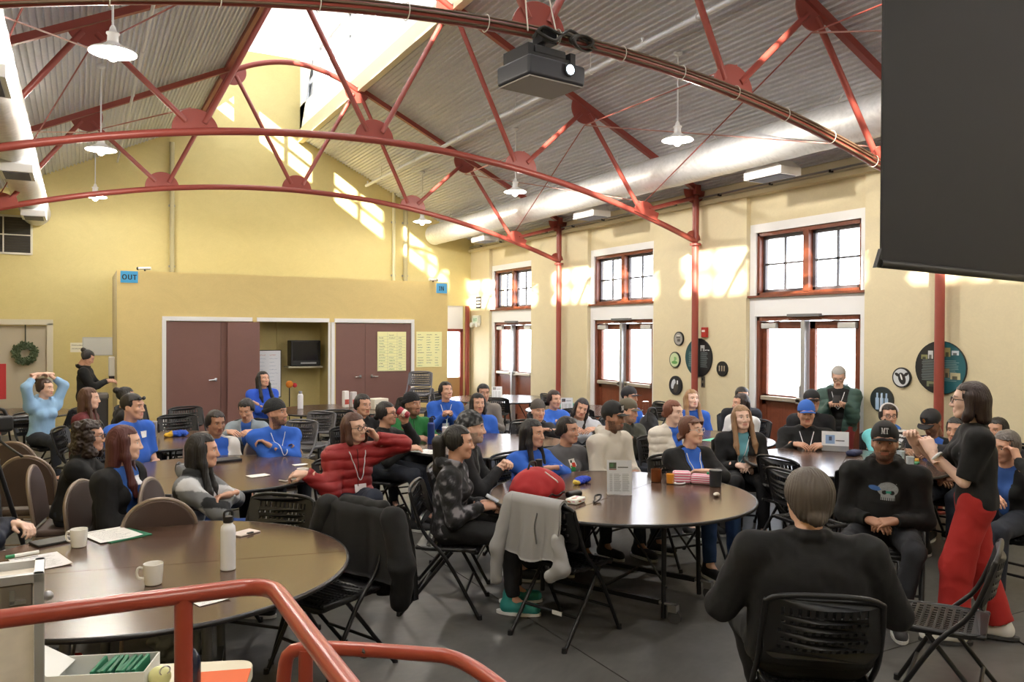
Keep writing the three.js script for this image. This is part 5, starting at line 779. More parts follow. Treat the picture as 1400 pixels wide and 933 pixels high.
P('camouflage beanie', 'seated person in grey camouflage beanie and dark jacket with clasped hands', { x: 2.723, s: 5.648, hy: 1.167, b: 80, m: 1, w: 1.08, head: [6, 2, 0], arms: 'clasp', top: { c: '#1c1c20', collar: 1, zip: '#8a8a8c' }, beanie: '#333', camo: 1, hair: '#5d564f', beard: '#8d857d', skin: 0, pants: '#1c1d24' });
P('camouflage jacket', 'seated person in dark camouflage jacket in profile holding a phone', { x: 2.315, s: 5.002, hy: 1.159, b: 82, w: 1.08, head: [2, 0, 0], hands: { l: [0.06, 0.71, 0.24], r: [-0.06, 0.71, 0.24], ld: [-0.4, 0.1, 0.9], rd: [0.4, 0.1, 0.9], c: 0.7 }, top: { paint: camo, hood: 1 }, style: 'pony', hair: '#14100f', skin: 1, pants: '#131316', shoe: '#2c8c8a', sole: '#e8e8ea' });
// centre
P('grey beanie', 'seated person in grey knit beanie and dark jacket, smiling', { x: 4.714, s: 7.991, hy: 1.014, b: 25, head: [-4, 0, 0], arms: 'folded', top: { c: '#201f23', collar: 1 }, beanie: '#55504c', hair: '#2a1d18', skin: 1 });
P('blue sweater behind the red backpack', 'seated person in blue sweater with arms folded on the table behind the red backpack', { x: 3.350, s: 5.762, hy: 1.079, b: 46, head: [12, 0, 0], arms: 'folded', top: { c: BLUE, name: 'sweater' }, style: 'long', hair: '#120e10', skin: 1 });
P('blue sweater smiling behind the gray tee', 'seated person in blue sweater smiling, behind the gray tee', { x: 5.461, s: 8.844, hy: 1.057, b: 38, arms: 'table', head: [0, 0, 0], top: { c: '#3567c6', name: 'sweater' }, w: 1.1, style: 'lowbun', hair: '#2a1a14', skin: 1 });
P('gray tee', 'seated person in gray long-sleeved tee with bright chest print', { x: 3.763, s: 5.861, hy: 1.071, b: 40, lean: 9, head: [16, 0, 0], arms: 'lap', top: { c: '#5f5f63', name: 'tee', tight: 1 }, style: 'lowbun', hair: '#1f1613', skin: 2, print: { x: 0.0, y: 0.17, w: 0.13, h: 0.15, m: new THREE.MeshStandardMaterial({ roughness: 0.85, map: canvasTex(128, 144, (c, w, h) => { c.fillStyle = '#5f5f63'; c.fillRect(0, 0, w, h); c.fillStyle = '#e8e6e0'; c.beginPath(); c.moveTo(30, 20); c.lineTo(98, 14); c.lineTo(108, 70); c.lineTo(70, 110); c.lineTo(36, 86); c.fill(); c.fillStyle = '#2f8a4a'; c.fillRect(46, 70, 44, 50); c.fillStyle = '#c8402c'; c.fillRect(64, 48, 34, 34); c.fillStyle = '#1c2a1c'; c.fillRect(50, 26, 20, 22); }) }) } });
P('pale hoodie with tilted head', 'seated person in pale grey hoodie with head tilted sideways', { x: 5.293, s: 7.955, hy: 1.023, b: 5, lean: 12, head: [6, -8, -16], arms: 'table', top: { c: '#c3c6d0', hood: 1 }, style: 'long', hair: '#1a1316', skin: 1 });
P('white hoodie and black cap', 'seated person in white hoodie and black cap with white letters', { x: 4.194, s: 5.785, hy: 1.175, b: 52, m: 1, w: 1.15, head: [8, 0, 0], arms: 'lap', top: { c: '#cfc8bd', hood: 1 }, cap: { c: '#131316', tall: 1, logo: lettering('NY', '#131316', '#e8e8ea') }, hair: '#17120f', style: 'fade', beard: '#1d1512', skin: 3, pants: '#2b3542' });
P('olive cap', 'seated person in olive cap and dark green jacket with arms crossed', { x: 5.031, s: 6.677, hy: 1.114, b: 48, m: 1, w: 1.1, head: [10, -4, 0], arms: 'crossed', top: { c: '#3d3f38', collar: 1 }, cap: { c: '#5b5446' }, style: 'fade', hair: '#3a332e', beard: '#6d655e', skin: 1 });
P('dark cap over blue tee', 'seated person in dark cap and blue tee behind the olive cap', { x: 5.986, s: 7.923, hy: 1.139, b: 55, m: 1, top: { c: '#2f69cf', name: 'tee', sleeve: 0.9 }, cap: { c: '#23232a' }, style: 'fade', hair: '#1a1412', skin: 1, arms: 'table' });
P('cream quilted coat', 'seated person in cream coat over blue shirt beside the camera bag', { x: 5.169, s: 6.127, hy: 1.143, b: 40, head: [16, 0, 0], arms: 'lap', top: { c: '#d3cbc0', puffer: 1, inner: BLUE, open: 0.05, collar: 1 }, style: 'nape', hair: '#6e3d28', skin: 5 });
P('black cardigan and lanyard at the pink bag', 'seated person in black cardigan over blue shirt, glasses and lanyard by pink bag', { x: 4.453, s: 5.051, hy: 1.121, b: 38, head: [16, 6, 0], arms: 'folded', top: { c: '#0d0c0e', inner: BLUE, open: 0.07, name: 'cardigan' }, style: 'sidepony', hair: '#5a3320', skin: 0, glasses: '#cfc9c4', lanyard: [0.24, 0], pants: '#23406e' });
P('black vest over blue sleeves', 'seated person in black vest over blue sleeves by the cream wall', { x: 6.720, s: 7.620, hy: 1.110, b: 18, head: [8, 6, 0], arms: 'lap', top: { c: BLUE, name: 'sweater' }, style: 'long', hair: '#9a7653', skin: 5 });
P('black fleece with teal shirt and badge', 'seated person in black fleece over teal shirt with white badge on lanyard', { x: 5.619, s: 5.661, hy: 1.116, b: 12, head: [6, 4, 4], arms: 'lap', top: { c: '#0d0d11', inner: '#5f9aa8', open: 0.05, collar: 1 }, style: 'long', hair: '#8a6a4c', skin: 5, lanyard: [0.25, 0.1], lx: -0.03, pants: '#17181d' });
P('white vest over blue sleeves', 'seated person in white vest over blue sleeves turned away by the doors', { x: 6.986, s: 7.065, hy: 1.089, b: -40, head: [-20, 0, 0], arms: 'lap', top: { c: '#d5d5d6', inner: BLUE, open: 0.02, collar: 1 }, style: 'bob', hair: '#2a1c18', skin: 1 });
P('dark jacket against the pilaster', 'seated person in dark jacket against the cream pilaster, mostly hidden', { x: 7.477, s: 7.524, hy: 1.117, b: 20, top: { c: '#1d1e24' }, m: 1, style: 'short', hair: '#17120f', skin: 2 });
// right side
P('blue cap and black jacket', 'seated person in blue cap and black jacket with white badge on lanyard', { x: 6.686, s: 5.813, hy: 1.089, b: 5, m: 1, w: 1.2, belly: 1.1, head: [4, 0, 0], arms: 'table', top: { c: '#0d0d10', collar: 1 }, cap: { c: '#2f62b8', tall: 1 }, style: 'fade', hair: '#17120f', skin: 2, lanyard: [0.2, 0.11] });
P('black cap behind the blue cap', 'seated person in black cap and dark jacket behind the blue cap', { x: 7.264, s: 6.241, hy: 1.166, b: 15, m: 1, top: { c: '#1b1b20', collar: 1 }, cap: { c: '#17171c' }, style: 'fade', hair: '#17120f', skin: 2 });
P('green puffer coat', 'standing person in green puffer coat looking down at a phone before the doors', { x: 7.918, s: 6.416, hy: 1.424, stand: 1, b: -4, head: [2, -26, 0], hands: { l: [0.06, 1.1, 0.24], r: [-0.06, 1.1, 0.24], ld: [-0.6, 0.2, 0.7], rd: [0.6, 0.2, 0.7], lp: [0.35, -1, -0.25], rp: [-0.35, -1, -0.25], c: 0.6 }, w: 1.02, top: { c: '#35514a', puffer: 1, inner: '#1b1a1c', open: 0.1, hood: 1, longer: 0.1 }, pants: '#7c2a2c', style: 'greyshort', hair: '#a9a6a3', skin: 0, glasses: '#6a6460', lanyard: [0.2, 0] }, null);
P('teal and blue hoodie with glasses', 'seated person in teal and blue hoodie and striped sleeve with glasses', { x: 7.358, s: 5.340, hy: 1.083, b: 10, head: [6, 0, 0], arms: 'folded', top: { paint: (X, Y, Z) => (Y < 0.93 && X > 0.0 ? stripes(X, Y, Z) : tealBlue(X, Y, Z)), hood: 1 }, style: 'lowbun', hair: '#2b211d', skin: 1, glasses: true, headExtra: (p) => new B().add(new THREE.TorusGeometry(0.089, 0.011, 8, 30, Math.PI), M4(0, 0.045, 0.02, -0.35, 0, 0, V(1, 1.02, 1))).mesh('headband', mat('#d8d4d8', 0.8), p) });
P('black hoodie with skull print', 'smiling seated person in black cap and black hoodie with grey skull print', { x: 4.824, s: 3.529, hy: 1.185, b: -4, m: 1, w: 1.22, belly: 1.1, head: [4, 2, 0], arms: 'lap', spread: 0.2, top: { c: '#0b0b0d', hood: 1 }, cap: { c: '#121215', tall: 1, logo: lettering('MT', '#121215', '#e4e4e6') }, style: 'fade', hair: '#17120f', beard: '#231814', skin: 3, pants: '#1b1d24', shoe: '#3a3a3e', print: { y: 0.19, w: 0.2, h: 0.15, m: new THREE.MeshStandardMaterial({ roughness: 0.85, map: canvasTex(160, 120, (c, w, h) => { c.fillStyle = '#0b0b0d'; c.fillRect(0, 0, w, h); c.fillStyle = '#8d9294'; c.beginPath(); c.ellipse(100, 48, 52, 38, 0, 0, 7); c.fill(); c.fillRect(66, 60, 70, 44); c.fillStyle = '#131316'; c.beginPath(); c.ellipse(84, 64, 12, 11, 0, 0, 7); c.fill(); c.beginPath(); c.ellipse(122, 64, 12, 11, 0, 0, 7); c.fill(); for (let q = 70; q < 134; q += 10) c.fillRect(q, 90, 3, 16); c.fillStyle = '#3c66a8'; c.beginPath(); c.ellipse(36, 44, 32, 13, 0.15, 0, 7); c.fill(); c.fillStyle = '#2f8f78'; c.fillRect(92, 56, 26, 12); for (let q = 0; q < 40; q++) { c.fillStyle = q & 1 ? '#6d7274' : '#a9adae'; c.fillRect(60 + rnd() * 80, 16 + rnd() * 40, 4, 2); } }) }) } });
P('black cap with orange emblem', 'seated person in black cap with orange emblem, blue shirt and black jacket, head bowed', { x: 7.224, s: 4.785, hy: 1.072, b: -20, m: 1, w: 1.15, lean: 14, head: [-10, -30, 0], arms: 'table', top: { c: '#15161b', inner: '#2d56a8', open: 0.09 }, cap: { c: '#15151a', flat: 1, logo: lettering('O', '#15151a', '#e08a2c') }, style: 'fade', hair: '#15100f', skin: 4 });
P('dark sweater behind the speaker hands', 'seated person in dark sweater seen past the speaker hands', { x: 6.765, s: 4.242, hy: 1.084, b: -20, top: { c: '#25242a', name: 'sweater' }, style: 'lowbun', hair: '#15100f', skin: 2 });
P('dark jacket at the wall behind the speaker', 'seated person in dark jacket behind the speaker, only head and shoulder showing', { x: 7.626, s: 4.390, hy: 1.022, b: -30, top: { c: '#1d1d24' }, style: 'lowbun', hair: '#17110f', skin: 2 });
P('black jacket with chin on hand', 'seated person in black jacket over blue shirt resting cheek on hand', { x: 5.956, s: 3.369, hy: 1.103, b: -25, lean: 10, w: 1.1, head: [-12, -6, -8], hands: { l: [0.12, 1.0, 0.17], ld: [-0.4, 0.9, -0.1], lp: [0.8, -0.5, 0.3], lc: 0.8, r: [-0.02, 0.74, 0.3], rd: [0.7, 0, 0.5] }, top: { c: '#0e0e11', inner: '#2f5496', open: 0.06 }, style: 'nape', hair: '#5d5652', skin: 1 });
P('black top and red trousers', 'standing speaker in black top and wide red trousers gesturing with both hands', { x: 4.859, s: 2.969, hy: 1.511, stand: 1, b: -82, step: 0.14, head: [-2, 2, 0], hands: { l: [0.1, 1.17, 0.26], r: [-0.05, 1.2, 0.34], ld: [-0.5, 0.75, 0.3], rd: [0.4, 0.8, 0.3], lp: [0.3, -1, -0.5], rp: [-0.3, -1, -0.3], c: 0.75 }, top: { c: '#0e0e10', name: 'top', sleeve: 0.92, tight: 1 }, pants: '#a3221f', loose: 0.026, style: 'bob', hair: '#2a1714', skin: 5, glasses: true, shoe: '#d9d6d2', sole: '#3a3a3c' }, null);
P('black fleece seen from behind', 'large seated person in black fleece seen from behind on a folding chair', { x: 2.795, s: 2.421, hy: 1.203, b: 192, m: 1, w: 1.52, belly: 1.2, hs: 1.05, lean: 6, head: [8, 4, 0], hands: { l: [0.22, 0.72, 0.28], r: [-0.22, 0.72, 0.28], ld: [-0.4, -0.2, 0.8], rd: [0.4, -0.2, 0.8], lp: [0.6, -0.7, -0.3], rp: [-0.6, -0.7, -0.3] }, spread: 0.22, top: { c: '#0a0a0d', collar: 1 }, style: 'bushy', hair: '#4e453e', skin: 0, pants: '#121216' });
P('dark sleeves with folded hands at the near table', 'seated person at the near table, only folded hands and dark sleeves showing', { x: -0.640, s: 5.250, hy: 1.100, b: 98, lean: 10, arms: 'folded', hands: { l: [-0.02, 0.8, 0.44], r: [0.06, 0.79, 0.42], ld: [-0.9, 0, 0.4], rd: [0.9, 0, 0.4] }, top: { c: '#1d2230', sleeve: 1.9 }, style: 'lowbun', hair: '#2a1d18', skin: 5 }, 'b');
for (const o of folk) {
  const r = person(o);
  if (o.ch) { const tn2 = facing(o.x, o.s, o.b || 0); chair(o.ch, r.g.position.x, -r.g.position.z, tn2, (o.ch === 'b' ? 'brown padded chair under person in ' : 'black folding chair under person in ') + o.short.split(' ').slice(0, 9).join(' '), o.ch === 'b' ? 'brown round-backed chairs' : 'black perforated folding chairs'); }
}
// ---------------------------------------------------------------- empty chairs
const G1 = 'black perforated folding chairs', G2 = 'brown round-backed chairs';
const deg = (d) => d * D2R;
chair('f', 3.87, 2.48, deg(-152), 'empty black folding chair with open seat beside the red trousers', G1);
{ const c = chair('f', 2.74, 4.28, deg(110), 'black folding chair with gray hoodie over its back at the backpack table', G1); new B().rbox(0.075, 0.026, 0.004, 0.001, -0.06, 0.17, -0.174).mesh('white_label', mat('#dcdcda', 0.6), c); }
chair('f', 1.24, 4.4, deg(-66), 'black folding chair with black coat over its back by the railing table', G1);
chair('f', 0.98, 4.98, deg(-46), 'empty black folding chair tucked between the two left round tables', G1);
chair('f', 4.98, 4.3, facing(4.98, 4.3, 130), 'empty black folding chair between the pink bag and the sign stand tables', G1);
chair('f', 5.42, 4.82, deg(90), 'empty black folding chair pushed to the sign stand table, window light through its slots', G1);
chair('f', 5.5, 4.16, deg(125), 'empty black folding chair behind the skull print hoodie shoulder', G1);
chair('b', 0.45, 5.38, facing(0.45, 5.38, 178), 'empty brown round-backed chair between cardigan and plaid jacket', G2);
chair('b', -0.3, 7.6, facing(-0.3, 7.6, 160), 'empty brown round-backed chair behind the black coat, nearer the tripod', G2);
chair('b', -0.42, 8.6, facing(-0.42, 8.6, 150), 'empty brown round-backed chair behind the black coat, nearer the light blue hoodie', G2);
chair('f', 1.1, 10.5, facing(1.1, 10.5, 10), 'empty black folding chair behind the royal blue tee table', G1);
chair('f', 1.35, 11.6, facing(1.35, 11.6, 20), 'empty black folding chair in front of the left maroon doors', G1);
chair('f', 0.75, 12.4, facing(0.75, 12.4, 30), 'empty black folding chair behind the royal blue tee, farther back', G1);
chair('g', 2.15, 9.3, facing(2.15, 9.3, -40), 'folding chair coloured paler grey for the light on its back, behind the dark beanie', 'grey folding chairs');  // silvery light on this back and the next is put into the grey colour
chair('g', 2.62, 10.2, facing(2.62, 10.2, -40), 'folding chair coloured paler grey for the light on its back, behind the red puffer', 'grey folding chairs');
chair('f', 4.35, 11.9, facing(4.35, 11.9, -60), 'empty black folding chair at the right of the closet table', G1);
chair('f', 3.1, 10.7, facing(3.1, 10.7, 180), 'empty black folding chair with its back to the room at the closet table', G1);
chair('f', -0.2, 12.5, facing(-0.2, 12.5, -120), 'empty black folding chair at the wreath door table, by the light blue hoodie', G1);
chair('f', -1.0, 12.1, facing(-1.0, 12.1, 170), 'empty black folding chair at the wreath door table, back to the room', G1);
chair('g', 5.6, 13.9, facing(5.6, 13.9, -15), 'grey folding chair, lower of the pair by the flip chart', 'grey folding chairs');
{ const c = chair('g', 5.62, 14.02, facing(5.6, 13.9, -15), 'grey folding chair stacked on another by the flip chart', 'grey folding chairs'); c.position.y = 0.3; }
chair('f', 6.0, 11.5, facing(6.0, 11.5, 170), 'empty black folding chair at the far doors table, back to the room', G1);
chair('f', 7.3, 11.7, facing(7.3, 11.7, 120), 'empty black folding chair by the far column at the doors table', G1);
chair('f', 5.75, 12.8, facing(5.75, 12.8, 60), 'empty black folding chair at the far doors table, towards the closets', G1);
chair('f', 6.2, 9.35, facing(6.2, 9.35, 170), 'black folding chair at the teal bag table, back to the room', G1);
chair('f', 7.6, 9.6, facing(7.6, 9.6, -60), 'empty black folding chair at the teal bag table by the middle doors', G1);
chair('f', 5.2, 10.3, facing(5.2, 10.3, 90), 'black folding chair with dark green coat on its back', G1);
// ---------------------------------------------------------------- cloth laid over chair backs
function sheet(nu, nv, fn, th) {
  const P0 = [], pos = [], idx = []; for (let j = 0; j <= nv; j++) for (let i = 0; i <= nu; i++) P0.push(V(...fn(i / nu, j / nv)));
  const at = (i, j) => P0[Math.min(nv, Math.max(0, j)) * (nu + 1) + Math.min(nu, Math.max(0, i))]; const N = (nu + 1) * (nv + 1);
  for (const sg of [1, -1]) for (let j = 0; j <= nv; j++) for (let i = 0; i <= nu; i++) { const n = at(i + 1, j).clone().sub(at(i - 1, j)).cross(at(i, j + 1).clone().sub(at(i, j - 1))).normalize(), p = at(i, j).clone().addScaledVector(n, sg * th / 2); pos.push(p.x, p.y, p.z); }
  for (let j = 0; j < nv; j++) for (let i = 0; i < nu; i++) { const a = j * (nu + 1) + i, b = a + 1, c = a + nu + 1, d = c + 1; idx.push(a, b, c, b, d, c, a + N, c + N, b + N, b + N, c + N, d + N); }
  const edge = (a, b) => idx.push(a, a + N, b, b, a + N, b + N); for (let i = 0; i < nu; i++) { edge(i + 1, i); edge(nv * (nu + 1) + i, nv * (nu + 1) + i + 1); } for (let j = 0; j < nv; j++) { edge(j * (nu + 1), (j + 1) * (nu + 1)); edge((j + 1) * (nu + 1) + nu, j * (nu + 1) + nu); }
  const g = new THREE.BufferGeometry(); g.setAttribute('position', new THREE.Float32BufferAttribute(pos, 3)); g.setIndex(idx); g.computeVertexNormals(); return g;
}
// chair-back drape: v runs from the front hem over the top rail to the back hem
const drape = (x0, x1, f, b, wav, sd) => (u, v) => {
  const x = x0 + (x1 - x0) * u, L = f + 0.07 + b, d = v * L; let y, z; const w = wav * (Math.sin(u * 13 + sd) + 0.6 * Math.sin(u * 29 + sd * 2));
  if (d < f) { y = 0.872 - (f - d); z = -0.2 + (f - d) * 0.12 + w * 0.3; } else if (d < f + 0.07) { const t = (d - f) / 0.07; y = 0.872 + Math.sin(t * Math.PI) * 0.012; z = -0.2 - t * 0.068; } else { const t = d - f - 0.07; y = 0.872 - t; z = -0.268 - t * 0.04 - w * Math.min(1, t * 5) - 0.012; }
  return [x + 0.015 * Math.sin(v * 6 + sd), y + (d > f + 0.07 ? 0.02 * Math.sin(u * 7 + sd) * (d - f - 0.07) / b : 0), z];
};
{
  const t = thing('hoodie', 'light gray hoodie hung over the folding chair at the backpack table', 'hoodie', [2.74, 0, -4.28], deg(110)); const gm = mat('#9b9a9b', 0.95);
  part('back_panel', sheet(40, 36, drape(-0.16, 0.27, 0.16, 0.36, 0.012, 1), 0.016), gm, t);
  const F = new Field([-0.3, 0.25, -0.46], [0.42, 0.95, -0.12], 0.009); F.cap([0.25, 0.84, -0.26], [0.3, 0.55, -0.33], 0.045, 0.045, 0.03); F.cap([0.3, 0.55, -0.33], [0.31, 0.34, -0.33], 0.045, 0.035, 0.03); F.each((d, x, y, z) => d + 0.008 * n3(x * 16, y * 14, z * 16)); part('sleeve', F.mesh(), gm, t);
  const F2 = new Field([-0.32, 0.35, -0.4], [-0.1, 0.75, -0.12], 0.009); F2.cap([-0.15, 0.66, -0.29], [-0.2, 0.5, -0.3], 0.04, 0.045, 0.03); F2.cap([-0.2, 0.5, -0.3], [-0.12, 0.44, -0.31], 0.045, 0.04, 0.03); F2.each((d, x, y, z) => d + 0.008 * n3(x * 16, y * 14, z * 16)); part('hood', F2.mesh(), gm, t);
  new B().tube([[0.0, 0.8, -0.3], [0.01, 0.72, -0.312], [-0.01, 0.62, -0.318]], 0.004, 5).mesh('drawstring', mat('#5a5a5c', 0.9), t);
}
{
  const t = thing('coat', 'thick black coat hung over the folding chair by the railing table', 'coat', [1.24, 0, -4.4], deg(-66)); const cm = mat('#0b0b0d', 0.92);
  part('body_panel', sheet(44, 36, drape(-0.34, 0.34, 0.36, 0.5, 0.022, 2), 0.035), cm, t);
  const F = new Field([-0.5, 0.2, -0.5], [0.5, 1.0, 0.0], 0.011); for (const k of [-1, 1]) { F.cap([k * 0.28, 0.85, -0.22], [k * 0.37, 0.6, -0.2], 0.075, 0.07, 0.03); F.cap([k * 0.37, 0.6, -0.2], [k * 0.34, 0.4, -0.22], 0.07, 0.06, 0.03); } F.cap([-0.16, 0.885, -0.26], [0.16, 0.885, -0.26], 0.045, 0.045, 0.03); F.each((d, x, y, z) => d + 0.01 * n3(x * 13, y * 12, z * 13)); part('sleeves_and_collar', F.mesh(), cm, t);
  
}
{ const t = thing('coat', 'dark green coat hung over the folding chair by the far tables', 'coat', [5.2, 0, -10.3], facing(5.2, 10.3, 90)); part('body_panel', sheet(30, 26, drape(-0.27, 0.27, 0.25, 0.5, 0.02, 4), 0.03), mat('#26312c', 0.92), t); }
// ---------------------------------------------------------------- things on the tables
const onT = (name, label, cat, x, s, turn = 0, group, y = TH) => thing(name, label, cat, [x, y, -s], turn, group);
function mug(label, x, s, turn, sc = 1) {
  const t = onT('mug', label, 'mug', x, s, turn, 'white mugs'); const w = mat('#e9e6e1', 0.25);
  new B().lathe([[0, 0.004], [0.03, 0.002], [0.034, 0], [0.037, 0.004], [0.042, 0.06], [0.0435, 0.094], [0.0425, 0.096], [0.04, 0.094], [0.038, 0.06], [0.033, 0.01], [0, 0.009]], 28).mesh('cup', w, t);
  new B().tube([[0.04, 0.075, 0], [0.062, 0.078, 0], [0.07, 0.055, 0], [0.062, 0.032, 0], [0.038, 0.026, 0]], 0.006, 8, 24).mesh('handle', w, t); t.scale.setScalar(sc);
}
mug('white mug by the green folder on the railing table', 0.0, 4.86, 2.6); mug('white mug by the tall white bottle on the railing table', 0.3, 3.98, 2.9); mug('white mug in the hand of the red puffer jacket', 1.53, 6.2, -0.6, 1.05);
const inkTex = (w, h, bg, n, hd) => canvasTex(w, h, (c) => { c.fillStyle = bg; c.fillRect(0, 0, w, h); if (hd) { c.fillStyle = hd; c.fillRect(w * 0.08, h * 0.05, w * 0.5, h * 0.05); } for (let i = 0; i < n; i++) scrawl(c, w * 0.1, w * rr(0.6, 0.9), h * (0.16 + 0.78 * i / n), '#7d7d80', 1.6); });
function paper(label, x, s, turn, w, h, tex, cat = 'paper', y = TH) {
  const t = onT('paper_sheet', label, cat, x, s, turn, undefined, y); part('sheet', sheet(8, 8, (u, v) => [(u - 0.5) * w, 0.002 + 0.006 * Math.pow(Math.max(0, u - 0.6), 2) * 6 * v, (v - 0.5) * h], 0.0012), M.paper, t);
  if (tex) { const g = new THREE.PlaneGeometry(w * 0.96, h * 0.96, 8, 8).rotateX(-Math.PI / 2); const p = g.attributes.position; for (let i = 0; i < p.count; i++) { const u = p.getX(i) / w + 0.5, v = p.getZ(i) / h + 0.5; p.setY(i, 0.0032 + 0.036 * Math.pow(Math.max(0, u - 0.6), 2) * v); } g.computeVertexNormals(); part('print', g, new THREE.MeshStandardMaterial({ map: tex, roughness: 0.85 }), t); } return t;
}
{ const t = paper('white handout pages lying on a green folder on the railing table', 0.16, 5.04, 0.35, 0.23, 0.3, inkTex(192, 256, '#ece9e6', 16, '#999')); new B().rbox(0.24, 0.006, 0.31, 0.002, 0.03, -0.002, 0.01, 0, 0.12, 0).mesh('green_folder', mat('#0e6b4c', 0.7), t); t.position.y += 0.004; }
paper('white form under a marker at the white case side of the railing table', -0.17, 4.62, 0.25, 0.22, 0.3, inkTex(192, 256, '#e6e4e6', 18, '#777'));
{ const t = onT('marker_pen', 'white marker with green cap on the white form', 'marker', -0.24, 4.76, 0.3, undefined, TH + 0.016); new B().bar([-0.05, 0, 0], [0.06, 0, 0], 0.009, 12).mesh('barrel', mat('#e7e7e2', 0.4), t); new B().bar([-0.09, 0, 0], [-0.05, 0, 0], 0.0095, 12).mesh('pen_cap', mat('#1d7a4c', 0.4), t); }
{ const t = onT('tablet_case', 'dark closed tablet case with white cable at the railing table edge', 'tablet', -0.13, 5.02, 0.4); new B().rbox(0.19, 0.014, 0.13, 0.005, 0, 0.007, 0).mesh('case', mat('#33302f', 0.6), t); new B().tube([[0.09, 0.008, 0.02], [0.13, 0.006, 0.07], [0.09, 0.006, 0.1], [0.06, 0.006, 0.09]], 0.004, 6).mesh('cable', mat('#dedbd4', 0.5), t); }
{ const t = onT('water_bottle', 'tall white metal bottle with black loop lid on the railing table', 'bottle', 0.64, 4.06, 0.4); new B().lathe([[0, 0], [0.034, 0], [0.036, 0.004], [0.036, 0.19], [0.033, 0.21], [0.022, 0.222], [0.021, 0.232], [0, 0.232]], 28).mesh('flask', mat('#e3e3e8', 0.35), t); new B().cyl(0.024, 0.024, 0.03, 0, 0.245, 0, 20).mesh('lid', M.black, t); new B().tube([[-0.022, 0.255, 0], [-0.018, 0.282, 0], [0.018, 0.282, 0], [0.024, 0.255, 0]], 0.006, 8).mesh('loop', M.black, t); }
{ const t = onT('notepad', 'small pinkish notepad with dark clip on the railing table', 'notepad', 0.84, 4.74, 0.5); new B().rbox(0.14, 0.008, 0.1, 0.002, 0, 0.004, 0).mesh('pad', mat('#d6c8c2', 0.8), t); new B().rbox(0.04, 0.008, 0.018, 0.003, 0.0, 0.01, 0.045).mesh('clip', M.black, t); }
paper('small white card at the railing side edge of the table', 0.5, 3.62, 0.3, 0.14, 0.09, inkTex(128, 96, '#e6e4e4', 5));
paper('white napkin sheet on the red puffer table', 1.27, 6.6, 0.2, 0.16, 0.12, null); paper('small folded napkin at the elbow of the dark beanie', 1.7, 6.98, 0.1, 0.12, 0.08, null);
{ const t = onT('phone', 'phone in pale case beside the mug on the red puffer table', 'phone', 1.45, 6.3, 0.5); new B().rbox(0.15, 0.01, 0.075, 0.004, 0, 0.005, 0).mesh('body', mat('#cfc9c8', 0.4), t); new B().box(0.135, 0.001, 0.065, 0, 0.0108, 0).mesh('screen', mat('#2a2a30', 0.15), t); }
{ const t = onT('notebook', 'dark closed notebook in front of the white jacket', 'notebook', 1.15, 7.5, 0.2); new B().rbox(0.26, 0.02, 0.18, 0.004, 0, 0.01, 0).mesh('cover', mat('#22222a', 0.6), t); }
// red backpack table
{ const t = onT('backpack', 'bright red backpack with black zips lying on the round table', 'backpack', 2.8, 4.78, 0.35); const F = new Field([-0.26, -0.01, -0.2], [0.27, 0.25, 0.22], 0.008);
  F.ell([0, 0.1, 0], [0.2, 0.125, 0.14], 0.03); F.ell([0.07, 0.08, 0.06], [0.14, 0.09, 0.1], 0.03); F.ell([-0.08, 0.07, 0.02], [0.13, 0.085, 0.14], 0.04); F.each((d, x, y, z) => Math.max(d + 0.008 * n3(x * 13, y * 13, z * 13), -y)); const rm = mat('#a3151b', 0.72); part('shell', F.mesh(), rm, t);
  const zip = []; for (let i = 0; i <= 12; i++) { const X = -0.05 + 0.25 * i / 12, Y = 0.05 + 0.01 * Math.sin(i); zip.push([X, Y, (F.surfZ(X, Y, 0.3) ?? 0.1) + 0.001]); } new B().tube(zip, 0.006, 6, 40).mesh('front_zip', M.black, t);
  const st = []; for (let i = 0; i <= 8; i++) { const X = 0.0 + 0.06 * i / 8, Y = 0.2 - 0.07 * i / 8; st.push([X, Y, (F.surfZ(X, Y, 0.3) ?? 0.1) + 0.001]); } new B().tube(st, 0.005, 6, 24).mesh('white_stripe', mat('#e8e0de', 0.7), t);
  new B().tube([[-0.06, 0.21, -0.02], [-0.03, 0.26, -0.02], [0.02, 0.255, -0.02], [0.03, 0.21, -0.02]], 0.008, 6).mesh('grab_loop', M.black, t);
  new B().rbox(0.05, 0.035, 0.01, 0.003, 0.17, 0.13, 0.09, 0, 0.8, 0.2).mesh('zip_pull', M.black, t); }
{ const t = onT('water_bottle', 'black bottle top standing behind the red backpack', 'bottle', 2.98, 5.04); new B().cyl(0.035, 0.035, 0.18, 0, 0.09, 0, 20).mesh('flask', mat('#1d2a3a', 0.4), t); new B().cyl(0.028, 0.026, 0.05, 0, 0.205, 0, 18).mesh('lid', M.black, t); }
{ const t = onT('snack_bag', 'crumpled blue snack bag with yellow corner before the gray tee', 'bag', 3.42, 5.14, 0.3); const F = new Field([-0.13, -0.01, -0.09], [0.13, 0.08, 0.09], 0.005); F.ell([0.02, 0.025, 0], [0.09, 0.03, 0.05], 0.02); F.ell([-0.06, 0.015, 0.02], [0.05, 0.018, 0.035], 0.02); F.each((d, x, y, z) => Math.max(d + 0.012 * Math.abs(n3(x * 30, y * 30, z * 30)), -y)); part('bag', paint(F.mesh(), (x) => lin(x < -0.07 ? '#c9b04a' : '#1f3fb5')), vcMat, t); }
